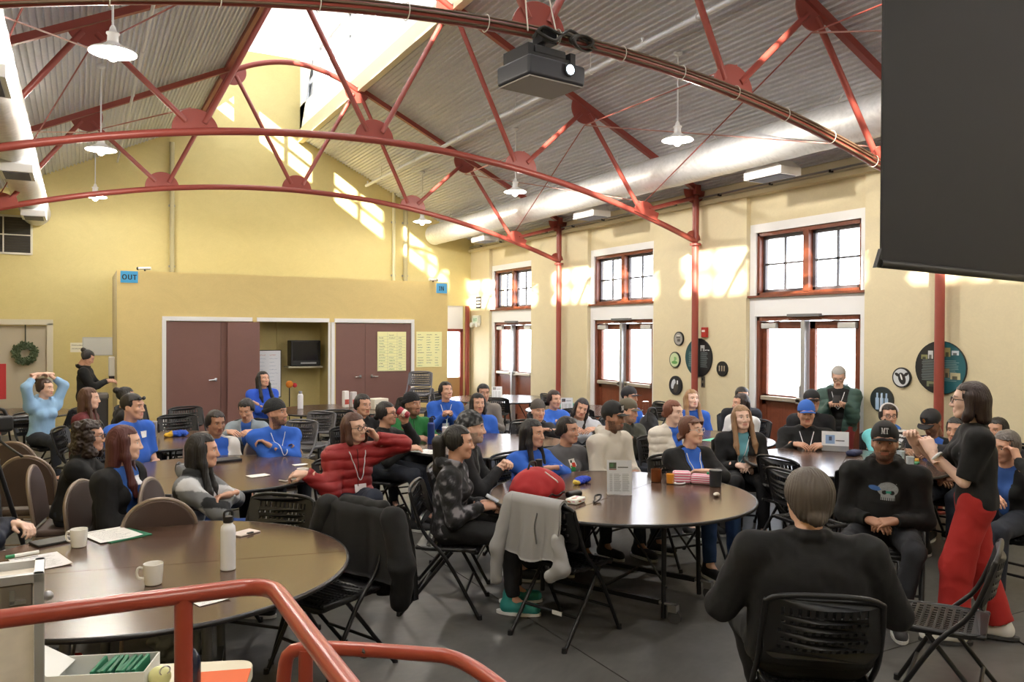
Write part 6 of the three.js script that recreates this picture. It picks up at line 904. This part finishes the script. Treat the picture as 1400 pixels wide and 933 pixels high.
{ const t = onT('food_package', 'white printed food package by the red backpack', 'package', 2.99, 4.56, 0.5); new B().rbox(0.14, 0.035, 0.09, 0.01, 0, 0.0175, 0).mesh('box', new THREE.MeshStandardMaterial({ roughness: 0.6, map: canvasTex(128, 96, (c, w, h) => { c.fillStyle = '#ecebe4'; c.fillRect(0, 0, w, h); c.fillStyle = '#b5613c'; c.beginPath(); c.ellipse(44, 48, 24, 14, 0.5, 0, 7); c.fill(); c.fillStyle = '#d58fae'; c.fillRect(80, 30, 30, 20); }) }), t); }
{ const t = onT('sunglasses_case', 'small black case behind the white food package', 'case', 3.08, 4.72, 0.2); new B().rbox(0.13, 0.045, 0.06, 0.018, 0, 0.0225, 0).mesh('shell', M.black, t); }
{ const t = onT('wrist_strap', 'black looped strap beside the white food package', 'strap', 3.13, 4.52, 0.5); new B().tube([[-0.05, 0.008, 0.01], [0.0, 0.012, -0.01], [0.06, 0.03, -0.03], [0.075, 0.035, 0.0], [0.05, 0.02, 0.012], [-0.01, 0.008, 0.015], [-0.05, 0.007, 0.02]], 0.007, 6, 40).mesh('strap', M.black, t); }
function signStand(label, x, s, turn, w, h, tex, y = TH) {
  const t = onT('sign_stand', label, 'sign', x, s, turn, 'tabletop sign stands', y); const a = -0.14;
  new B().box(w, 0.004, 0.09, 0, 0.002, -0.02).mesh('foot', M.acrylic, t); new B().box(w + 0.01, h, 0.003, 0, h / 2 * Math.cos(a), h / 2 * Math.sin(a) + 0.004, a).mesh('holder', M.acrylic, t);
  new B().box(w, h * 0.97, 0.001, 0, h / 2 * Math.cos(a), h / 2 * Math.sin(a), a).mesh('page', M.paper, t); const g = new THREE.PlaneGeometry(w, h * 0.97); g.translate(0, 0, 0.0009); const m2 = part('print', g, new THREE.MeshStandardMaterial({ map: tex, roughness: 0.6 }), t); m2.position.set(0, h / 2 * Math.cos(a), h / 2 * Math.sin(a)); m2.rotation.x = a; return t;
}
const docTex = (hue, photo) => canvasTex(192, 256, (c, w, h) => { c.fillStyle = '#dcdfe6'; c.fillRect(0, 0, w, h); c.fillStyle = photo; c.fillRect(18, 18, 56, 46); c.fillStyle = hue; c.fillRect(26, 26, 26, 26); c.fillStyle = '#7c1f26'; c.fillRect(18, 66, 56, 8); c.fillStyle = '#55585e'; c.fillRect(84, 50, 80, 9); c.fillStyle = '#9a9da4'; for (let y = 104; y < 236; y += 9) { c.fillRect(20, y, 22, 4); c.fillRect(54, y, rr(40, 56), 4); c.fillRect(118, y, rr(40, 56), 4); } });
signStand('clear sign stand with green logo page on the red backpack table', 3.42, 4.64, facing(3.42, 4.64, 8), 0.18, 0.25, docTex('#2e6b45', '#20382b'));
const wideDoc = canvasTex(256, 192, (c, w, h) => { c.fillStyle = '#dfe2ea'; c.fillRect(0, 0, w, h); c.fillStyle = '#7f9fd0'; c.fillRect(36, 36, 88, 86); c.fillStyle = '#24406e'; c.fillRect(68, 50, 28, 40); c.fillStyle = '#44474e'; c.fillRect(132, 84, 84, 10); c.fillStyle = '#8d9099'; c.fillRect(0, 140, w, 52); });
signStand('white sign stand with blue picture page before the blue cap', 6.6, 5.38, facing(6.6, 5.38, 2), 0.25, 0.2, wideDoc);
signStand('small sign stand on the far table by the glazed doors', 6.52, 12.5, facing(6.5, 12.5, 0), 0.18, 0.22, docTex('#777', '#444'));
signStand('small white sign stand beside the teal bag', 6.3, 9.85, facing(6.3, 9.8, 10), 0.18, 0.22, docTex('#556', '#333'));
function cup(name, label, x, s, prof, m2, liquid) { const t = onT(name, label, 'cup', x, s); new B().lathe(prof, 26).mesh('cup', m2, t); if (liquid) new B().cyl(liquid[1], liquid[1] * 1.06, liquid[2], 0, 0.006 + liquid[2] / 2, 0, 22).mesh('drink', mat(liquid[0], 0.3), t); return t; }
cup('tumbler', 'copper metal tumbler beside the orange juice', 3.98, 4.92, [[0, 0], [0.036, 0], [0.04, 0.004], [0.043, 0.1], [0.041, 0.1], [0.036, 0.008], [0, 0.008]], mat('#7d4a2a', 0.3, 0.6));
cup('juice_glass', 'clear glass of orange juice beside the copper tumbler', 4.02, 4.8, [[0, 0], [0.03, 0], [0.031, 0.004], [0.036, 0.095], [0.034, 0.095], [0.029, 0.006], [0, 0.005]], M.glass, ['#e0941c', 0.029, 0.07]);
cup('tumbler', 'black insulated tumbler beside the pink striped bag', 4.26, 4.56, [[0, 0], [0.04, 0], [0.043, 0.004], [0.048, 0.12], [0.046, 0.126], [0.02, 0.128], [0, 0.128]], mat('#23262b', 0.4));
{ const t = onT('striped_bag', 'pink and white striped paper bag lying on the table', 'bag', 4.2, 4.74, -0.75); const tex = canvasTex(256, 64, (c, w, h) => { c.fillStyle = '#eddfe4'; c.fillRect(0, 0, w, h); c.fillStyle = '#d3567c'; for (let y = 4; y < h; y += 16) c.fillRect(0, y, w, 8); }); const pm = new THREE.MeshStandardMaterial({ map: tex, roughness: 0.7 }); new B().rbox(0.14, 0.09, 0.1, 0.02, -0.09, 0.045, 0, 0, 0.1, 0).mesh('bag', pm, t); new B().rbox(0.2, 0.075, 0.1, 0.025, 0.08, 0.0375, 0.01, 0, -0.08, 0).mesh('folded_bag', pm, t); new B().rbox(0.04, 0.02, 0.03, 0.006, 0.12, 0.08, 0).mesh('green_tab', mat('#1f8a5c', 0.6), t); }
{ const t = onT('key_ring', 'white cord key ring in front of the pink striped bag', 'keys', 4.08, 4.76, 0.2); new B().add(new THREE.TorusGeometry(0.035, 0.006, 6, 24), M4(0, 0.008, 0, Math.PI / 2, 0, 0, V(1.3, 1, 1))).mesh('ring', mat('#dfdfe2', 0.5), t); }
{ const t = onT('wrapper', 'small crumpled brown and white wrapper alone near the table edge', 'wrapper', 3.99, 4.26, 0.2); const F = new Field([-0.05, -0.01, -0.05], [0.05, 0.05, 0.05], 0.004); F.ell([0, 0.016, 0], [0.03, 0.018, 0.022], 0.01); F.each((d, x, y, z) => Math.max(d + 0.01 * Math.abs(n3(x * 60, y * 60, z * 60)), -y)); part('wrapper', paint(F.mesh(), (x, y) => lin(y > 0.014 ? '#d9d3c8' : '#7a5f45')), vcMat, t); }
// other tables
{ const t = onT('water_bottle', 'tall blue metal bottle before the green jacket', 'bottle', 3.24, 7.7); new B().lathe([[0, 0], [0.036, 0], [0.038, 0.004], [0.038, 0.2], [0.03, 0.225], [0, 0.225]], 24).mesh('flask', mat('#1f3576', 0.35, 0.3), t); new B().cyl(0.026, 0.024, 0.05, 0, 0.25, 0, 16).mesh('lid', mat('#1a2444', 0.4), t); new B().tube([[0.025, 0.25, 0], [0.045, 0.262, 0], [0.03, 0.285, 0], [0, 0.28, 0]], 0.006, 6).mesh('loop', M.black, t); }
{ const t = onT('straw_cup', 'white printed cup with lid and straw next to the blue bottle', 'cup', 3.38, 7.62); new B().lathe([[0, 0], [0.036, 0], [0.047, 0.16], [0.049, 0.165], [0.049, 0.175], [0, 0.177]], 24).mesh('cup', mat('#d6cfd6', 0.5), t); new B().bar([0, 0.17, 0], [0.006, 0.26, 0], 0.005, 8).mesh('straw', mat('#cfe3dc', 0.4), t); }
paper('white sheet with green corner at the left rim of the blue bottle table', 2.99, 7.18, 0.4, 0.21, 0.28, inkTex(128, 160, '#ecece9', 10, '#1d7a4c'));
{ const t = thing('paper_cup', 'red and white paper cup held up by the person in black jacket', 'cup', [0, 0, 0]); const src = folk.find((q) => q.short.startsWith('black jacket drinking')).out; const A = src.arm.l.T.clone().addScaledVector(src.arm.l.d, 0.1).add(V(-0.03, 0.01, 0.0)); src.g.updateMatrixWorld(); const w = A.applyMatrix4(src.g.matrixWorld); t.position.copy(w); t.rotation.set(0, 0, 0); t.rotateY(src.g.rotation.y); t.rotateX(-1.15); new B().lathe([[0, -0.055], [0.03, -0.055], [0.04, 0.05], [0.042, 0.055], [0.04, 0.058], [0, 0.058]], 22).mesh('cup', mat('#a32a3c', 0.5), t); new B().cyl(0.036, 0.04, 0.03, 0, -0.01, 0, 22).mesh('sleeve', mat('#e3dfda', 0.6), t); }
for (const [x, s, h, l] of [[6.5, 4.5, 0.14, 'clear tumbler nearer the skull hoodie on the sign stand table'], [6.68, 4.72, 0.16, 'taller clear tumbler nearer the wall on the sign stand table']]) { const t = onT('clear_tumbler', l, 'cup', x, s, 0, 'clear tumblers'); new B().lathe([[0, 0], [0.033, 0], [0.034, 0.004], [0.042, h], [0.0405, h], [0.032, 0.007], [0, 0.006]], 24).mesh('cup', M.glass, t); new B().cyl(0.031, 0.036, h * 0.5, 0, 0.008 + h * 0.25, 0, 20).mesh('ice_water', mat('#b9c6cf', 0.15), t); }
{ const t = onT('pouch', 'navy zip pouch beside the white sign stand', 'pouch', 6.55, 5.12, 0.3); new B().rbox(0.2, 0.05, 0.1, 0.024, 0, 0.025, 0, 0, 0, 0, 3).mesh('pouch', mat('#1c2448', 0.7), t); }
{ const t = onT('snack_pack', 'small orange and green snack pack on the sign stand table', 'snack', 6.72, 4.6, 0.4); new B().rbox(0.08, 0.03, 0.05, 0.01, 0, 0.015, 0).mesh('pack', mat('#d9a53c', 0.5), t); new B().rbox(0.14, 0.01, 0.09, 0.003, -0.1, 0.005, 0).mesh('green_card', mat('#1e7d55', 0.6), t); }
paper('green sheet on the table by the cream coat', 6.12, 6.55, 0.3, 0.28, 0.22, canvasTex(8, 8, (c) => { c.fillStyle = '#5fc2a0'; c.fillRect(0, 0, 8, 8); }));
{ const t = onT('tote_bag', 'teal cloth bag on the table by the middle doors', 'bag', 6.55, 10.25, 0.3); const F = new Field([-0.16, -0.01, -0.12], [0.16, 0.16, 0.12], 0.009); F.ell([0, 0.06, 0], [0.13, 0.08, 0.09], 0.03); F.each((d, x, y, z) => Math.max(d + 0.012 * n3(x * 18, y * 18, z * 18), -y)); part('bag', F.mesh(), mat('#2ba394', 0.8), t); }
{ const t = onT('water_bottle', 'white bottle on the table before the open closet', 'bottle', 2.95, 12.1); new B().lathe([[0, 0], [0.04, 0], [0.042, 0.005], [0.042, 0.2], [0.03, 0.23], [0, 0.232]], 22).mesh('flask', mat('#dfdfe6', 0.4), t); new B().cyl(0.025, 0.025, 0.04, 0, 0.25, 0).mesh('lid', mat('#8f8f98', 0.5), t); }
for (const [x, s, w, h, c, l] of [[3.62, 12.0, 0.09, 0.26, '#e0dcd8', 'tall white and red carton on the closet table'], [3.76, 12.05, 0.09, 0.24, '#c9c4c4', 'pale carton beside the tall carton on the closet table'], [3.92, 12.1, 0.14, 0.12, '#e6e2da', 'low white tub on the closet table'], [4.0, 11.6, 0.26, 0.16, '#d9d2c4', 'white box with dark lid on the closet table']]) { const t = onT('carton', l, 'carton', x, s, 0.3, 'cartons on the closet table'); new B().rbox(w, h, w * 0.8, 0.012, 0, h / 2, 0).mesh('box', mat(c, 0.6), t); new B().rbox(w * 0.8, h * 0.3, 0.004, 0.001, 0, h * 0.35, w * 0.4 + 0.001).mesh('printed_band', mat(h > 0.2 ? '#b5483c' : '#3d4a5a', 0.6), t); }
{ const t = onT('snack_bag', 'blue and yellow bundle on the table behind the royal blue tee', 'bag', 0.95, 9.5, 0.2); const F = new Field([-0.16, -0.01, -0.09], [0.16, 0.1, 0.09], 0.008); F.ell([0.03, 0.03, 0], [0.1, 0.04, 0.06], 0.02); F.ell([-0.08, 0.025, 0], [0.05, 0.03, 0.04], 0.02); F.each((d, x, y, z) => Math.max(d + 0.014 * n3(x * 25, y * 25, z * 25), -y)); part('bag', paint(F.mesh(), (x) => lin(x < -0.05 ? '#d0a52c' : '#2350b8')), vcMat, t); }
{ const t = onT('thermos', 'silver thermos cup on the table behind the royal blue tee', 'cup', 0.72, 9.6); new B().lathe([[0, 0], [0.04, 0], [0.045, 0.16], [0.047, 0.17], [0, 0.175]], 22).mesh('cup', mat('#b1aeb0', 0.3, 0.6), t); new B().rbox(0.02, 0.1, 0.02, 0.006, 0.06, 0.09, 0).mesh('handle', M.black, t); }
{ const t = thing('camera_bag', 'black camera bag with clear bottle hanging between olive cap and cream coat', 'bag', [5.55, 0.45, -7.0], 0.3); const F = new Field([-0.2, -0.01, -0.15], [0.2, 0.6, 0.15], 0.011); F.ell([0, 0.28, 0], [0.17, 0.3, 0.12], 0.03); F.each((d, x, y, z) => Math.max(d + 0.012 * n3(x * 12, y * 12, z * 12), -y)); part('bag', F.mesh(), mat('#1d1d22', 0.8), t); new B().tube([[-0.1, 0.5, 0.05], [-0.06, 0.62, 0.04], [0.06, 0.62, 0.04], [0.1, 0.5, 0.05]], 0.012, 6).mesh('handle', M.black, t); new B().cyl(0.035, 0.035, 0.16, 0.0, 0.62, -0.04, 16).mesh('clear_bottle', M.glass, t); }
chair('f', 5.55, 7.0, 0.3, 'black folding chair with a camera bag on its seat', G1);
{ const src = folk.find((q) => q.short === 'green puffer coat').out; src.g.updateMatrixWorld(); const w = V(0, 1.16, 0.36).applyMatrix4(src.g.matrixWorld); const t = thing('phone', 'dark phone held by the person in green puffer coat', 'phone', A3(w), src.g.rotation.y); new B().rbox(0.075, 0.012, 0.15, 0.004, 0, 0, 0, 0.5).mesh('body', M.black, t); }
{ const src = folk.find((q) => q.short === 'camouflage jacket').out; src.g.updateMatrixWorld(); const w = V(0, 0.745, 0.33).applyMatrix4(src.g.matrixWorld); const t = thing('phone', 'phone with pale edge held by the person in camouflage jacket', 'phone', A3(w), src.g.rotation.y); new B().rbox(0.075, 0.012, 0.15, 0.004, 0, 0, 0, 0.5).mesh('body', mat('#a9b0bc', 0.4), t); }
{ const src = folk.find((q) => q.short === 'black top and red trousers').out, a = src.arm.l, p = a.E.clone().lerp(a.T, 0.86), d = a.T.clone().sub(a.E).normalize(), m2 = part('wrist_watch', new THREE.TorusGeometry(0.034, 0.01, 8, 22), mat('#e6e6e8', 0.4), src.g); m2.position.copy(p); m2.quaternion.setFromUnitVectors(V(0, 0, 1), d); }
// ---------------------------------------------------------------- tripod camera, red board, stage rail, case and side table at the front left
{ const t = thing('tripod', 'black camera tripod standing at the left edge', 'tripod', [-0.47, 0, -5.95]); for (const a of [0.3, 2.4, 4.5]) { new B().bar([Math.sin(a) * 0.03, 1.05, Math.cos(a) * 0.03], [Math.sin(a) * 0.22, 0.5, Math.cos(a) * 0.22], 0.015, 8).bar([Math.sin(a) * 0.2, 0.55, Math.cos(a) * 0.2], [Math.sin(a) * 0.42, 0.0, Math.cos(a) * 0.42], 0.01, 8).mesh('leg', M.black, t); } new B().cyl(0.022, 0.022, 0.4, 0, 1.0, 0, 14).cyl(0.035, 0.035, 0.06, 0, 1.06, 0, 14).mesh('centre_column', M.black, t); new B().rbox(0.08, 0.05, 0.09, 0.01, 0, 1.22, 0).bar([0.02, 1.22, 0.02], [0.16, 1.12, 0.16], 0.008, 8).mesh('pan_head', M.black, t); new B().box(0.07, 0.014, 0.06, 0, 1.253, 0).mesh('quick_plate', mat('#a5302a', 0.4), t); }
{ const t = thing('video_camera', 'black video camera on the tripod at the left edge', 'camera', [-0.47, 1.26, -5.95], 1.9); new B().rbox(0.1, 0.1, 0.2, 0.02, 0, 0.055, 0).mesh('body', M.black, t); new B().cyl(0.04, 0.045, 0.09, 0, 0.06, 0.14, 20, Math.PI / 2).mesh('lens', M.blackGloss, t); new B().box(0.012, 0.07, 0.1, 0.075, 0.06, -0.03).mesh('flip_screen', mat('#2c2c33', 0.2), t); new B().tube([[0, 0.1, -0.08], [0, 0.14, -0.05], [0, 0.14, 0.05], [0, 0.1, 0.07]], 0.012, 6).mesh('handle', M.black, t); new B().sph(0.006, 0.053, 0.09, 0.03).sph(0.006, 0.053, 0.075, -0.02).mesh('buttons', M.chrome, t); }
{ const t = thing('notice_board', 'red notice board on a stand at the far left', 'board', [-1.2, 0, -14.0], 0.2); new B().rbox(0.5, 0.53, 0.03, 0.006, 0, 1.15, 0).mesh('board', mat('#a8201f', 0.5), t); new B().bar([0, 0.85, -0.02], [0, 0, -0.02], 0.02, 10).box(0.4, 0.03, 0.3, 0, 0.015, 0).mesh('stand', M.alu, t); }
{ // painted pipe guard rail of the platform
  const t = thing('guard_rail', 'red painted pipe guard rail turning a corner at the platform edge', 'railing', [0, 0, 0]); const y = 1.255, r = 0.0215;
  const c = []; for (let i = 0; i <= 6; i++) { const a = i / 6 * Math.PI / 2; c.push([0.35 + Math.sin(a) * 0.08, y, -(2.08 - 0.08 + Math.cos(a) * 0.08)]); }
  new B().tube([[-1.9, y, -2.16], [-0.8, y, -2.13], [0.25, y, -2.085], ...c, [0.43, y, -1.7], [0.43, y, -0.6]], r, 14, 120).mesh('top_rail', M.rail, t);
  for (const [x, s] of [[0.225, 2.087], [0.43, 1.2], [-1.2, 2.14]]) new B().bar([x, y, -s], [x, 0.3, -s], r, 14).cyl(0.05, 0.05, 0.012, x, 0.306, -s).mesh('post', M.rail, t);
  const t2 = thing('ramp_rail', 'lower red painted pipe handrail of the ramp with chipped paint', 'railing', [0, 0, 0]); const y2 = 0.945;
  new B().tube([[0.545, 0.3, -2.43], [0.545, 0.86, -2.43], [0.56, 0.93, -2.42], [0.62, y2, -2.385], [0.9, y2, -2.19], [0.955, y2, -2.14], [0.985, y2, -2.05], [1.0, y2, -1.8], [1.0, y2, -0.6]], r, 14, 120).mesh('top_rail', M.rail, t2);
  new B().bar([0.6, y2, -2.39], [0.6, 0.0, -2.39], r, 14).mesh('post', M.rail, t2); new B().bar([1.0, y2, -0.8], [1.0, 0.0, -0.8], r, 14).mesh('post', M.rail, t2); new B().cyl(0.0225, 0.0225, 0.02, 0.62, y2, -2.385, 14, 0, 0, 1.57).mesh('weld_collar', mat('#6f6a66', 0.5, 0.4), t2);
  const chip = (par, x, yy, z, w) => { const F = new Field([x - 0.04, yy - 0.04, z - 0.04], [x + 0.04, yy + 0.04, z + 0.04], 0.004); F.ell([x, yy, z], [w, 0.0222, 0.0222], 0.005); F.each((d, a, b, c2) => Math.max(d, 0.018 - Math.hypot(b - yy, c2 - z) + 0.0 + 0.02 * n3(a * 60, b * 60, c2 * 60)) + 0.0); part('paint_chip', F.mesh(), mat('#4a4442', 0.6), par); };
  chip(t, -0.04, y, -2.104, 0.02); chip(t2, 0.75, y2, -2.295, 0.02);
  const f = sgroup('floor_platform'); new B().box(2.4, 0.3, 8.1, -0.75, 0.15, 1.9).mesh('slab', M.concrete, f, true);
}
{ const t = thing('flight_case', 'tall white flight case with aluminium edges and recessed latch', 'case', [-0.085, 0.0, -2.435], 0.02); const wm = new THREE.MeshStandardMaterial({ roughness: 0.6, map: dataTex(128, (u, v) => { const k = 222 + 8 * fbm(u, v, 14); return [k, k * 0.96, k * 0.9]; }, 2) });
  new B().box(0.76, 1.22, 0.14, -0.4, 0.63, -0.08).mesh('panel', wm, t, true); const e = new B(); for (const x of [-0.785, -0.008]) for (const z of [-0.005, -0.155]) e.box(0.022, 1.26, 0.022, x, 0.63, z); for (const yy of [0.01, 1.25]) for (const z of [-0.005, -0.155]) e.box(0.8, 0.022, 0.022, -0.396, yy, z); for (const yy of [0.01, 1.25]) for (const x of [-0.785, -0.008]) e.box(0.022, 0.022, 0.17, x, yy, -0.08); e.mesh('edge_profile', M.alu, t); new B().box(0.76, 0.012, 0.006, -0.4, 1.16, -0.007).mesh('lid_joint', M.alu, t);
  new B().rbox(0.075, 0.065, 0.012, 0.006, -0.06, 1.205, -0.006).mesh('latch_plate', mat('#807a72', 0.4, 0.5), t); new B().box(0.012, 0.036, 0.008, -0.068, 1.207, 0.004).box(0.036, 0.011, 0.008, -0.055, 1.192, 0.004).mesh('latch_handle', M.chrome, t); new B().sph(0.014, 0.012, 1.18, -0.06).mesh('ball_corner', M.steel, t); }
{ const t = thing('side_table', 'off-white folding table with rounded corners below the railing', 'table', [0.18, 0, -2.78], -0.365); new B().ext(rrect(0.6, 0.45, 0.06), 0.035, M4(0.0, 0.705, 0, -Math.PI / 2), { bevelEnabled: true, bevelSize: 0.006, bevelThickness: 0.006, bevelSegments: 2 }).mesh('top', mat('#d3cab4', 0.5), t); for (const [x, z] of [[-0.25, -0.17], [0.25, -0.17], [-0.25, 0.17], [0.25, 0.17]]) new B().bar([x, 0.7, z], [x, 0, z], 0.014, 10).mesh('leg', M.steel, t); }
{ const t = thing('open_carton', 'open white carton of green packets on the side table', 'carton', [0.07, 0.7465, -2.9], -0.365); const b = new B(); b.box(0.3, 0.004, 0.16, 0, 0.002, 0); for (const k of [-1, 1]) b.box(0.3, 0.07, 0.004, 0, 0.035, k * 0.08).box(0.004, 0.07, 0.16, k * 0.15, 0.035, 0); b.mesh('box', mat('#cfd0cc', 0.7), t); new B().box(0.12, 0.004, 0.16, -0.17, 0.085, 0, 0, 0, -0.5).mesh('flap', mat('#dcdcd8', 0.7), t); for (let i = 0; i < 9; i++) new B().rbox(0.012, 0.065, 0.13, 0.003, -0.01 + i * 0.016, 0.04, 0, 0, rr(-0.12, 0.12), rr(-0.25, 0.25)).mesh('packet', mat(i % 2 ? '#0e5a40' : '#136b49', 0.6), t); }
{ const t = thing('key_fob', 'pale yellow round fob with wire ring on the side table', 'fob', [0.23, 0.7465, -2.8], -0.3); new B().sph(0.036, 0, 0.034, 0, [1, 0.95, 0.8]).mesh('fob', mat('#d9d79a', 0.35), t); new B().add(new THREE.TorusGeometry(0.016, 0.0025, 6, 22), M4(0.02, 0.06, 0.02, 0.3, 0.5, 0)).mesh('ring', M.chrome, t); }
{ const t = thing('water_bottle', 'dark glossy bottle on the side table behind the rail post', 'bottle', [0.315, 0.7465, -2.76]); new B().lathe([[0, 0], [0.034, 0], [0.036, 0.01], [0.036, 0.07], [0.03, 0.1], [0.018, 0.12], [0, 0.122]], 24).mesh('flask', mat('#1c2130', 0.15), t); }
{ const t = thing('card_folder', 'orange card folder on the corner of the side table', 'folder', [0.4, 0.7465, -2.76], -0.3); new B().rbox(0.2, 0.006, 0.14, 0.002, 0, 0.003, 0).mesh('cover', mat('#d8622f', 0.7), t); }
{ const t = thing('shoe_bag', 'clear plastic bag slumped on the floor under the railing table', 'bag', [0.5, 0, -4.95], 0.2); const F = new Field([-0.2, -0.01, -0.15], [0.2, 0.32, 0.15], 0.012); F.ell([0, 0.12, 0], [0.15, 0.14, 0.1], 0.03); F.ell([0.03, 0.24, 0], [0.05, 0.06, 0.05], 0.03); F.each((d, x, y, z) => Math.max(d + 0.03 * n3(x * 18, y * 18, z * 18), -y)); part('bag', F.mesh(), mat('#7d8084', 0.25), t); }
{ const t = thing('sneaker', 'red and white sneaker on the floor under the railing table', 'shoe', [0.02, 0, -4.85], 1.4); part('upper', shoeGeo, mat('#b5271f', 0.6), t); part('sole', soleGeo, mat('#e4e2de', 0.6), t); }
{ const t = thing('floor_cable', 'thin black cable curving on the floor by the empty chair', 'cable', [0, 0, 0]); new B().tube([[5.3, 0.006, -3.1], [5.0, 0.006, -2.5], [5.2, 0.006, -2.0], [4.6, 0.006, -2.2], [4.3, 0.006, -1.9]], 0.005, 6, 60).mesh('cable', M.black, t); }
renderer.render(scene, camera);
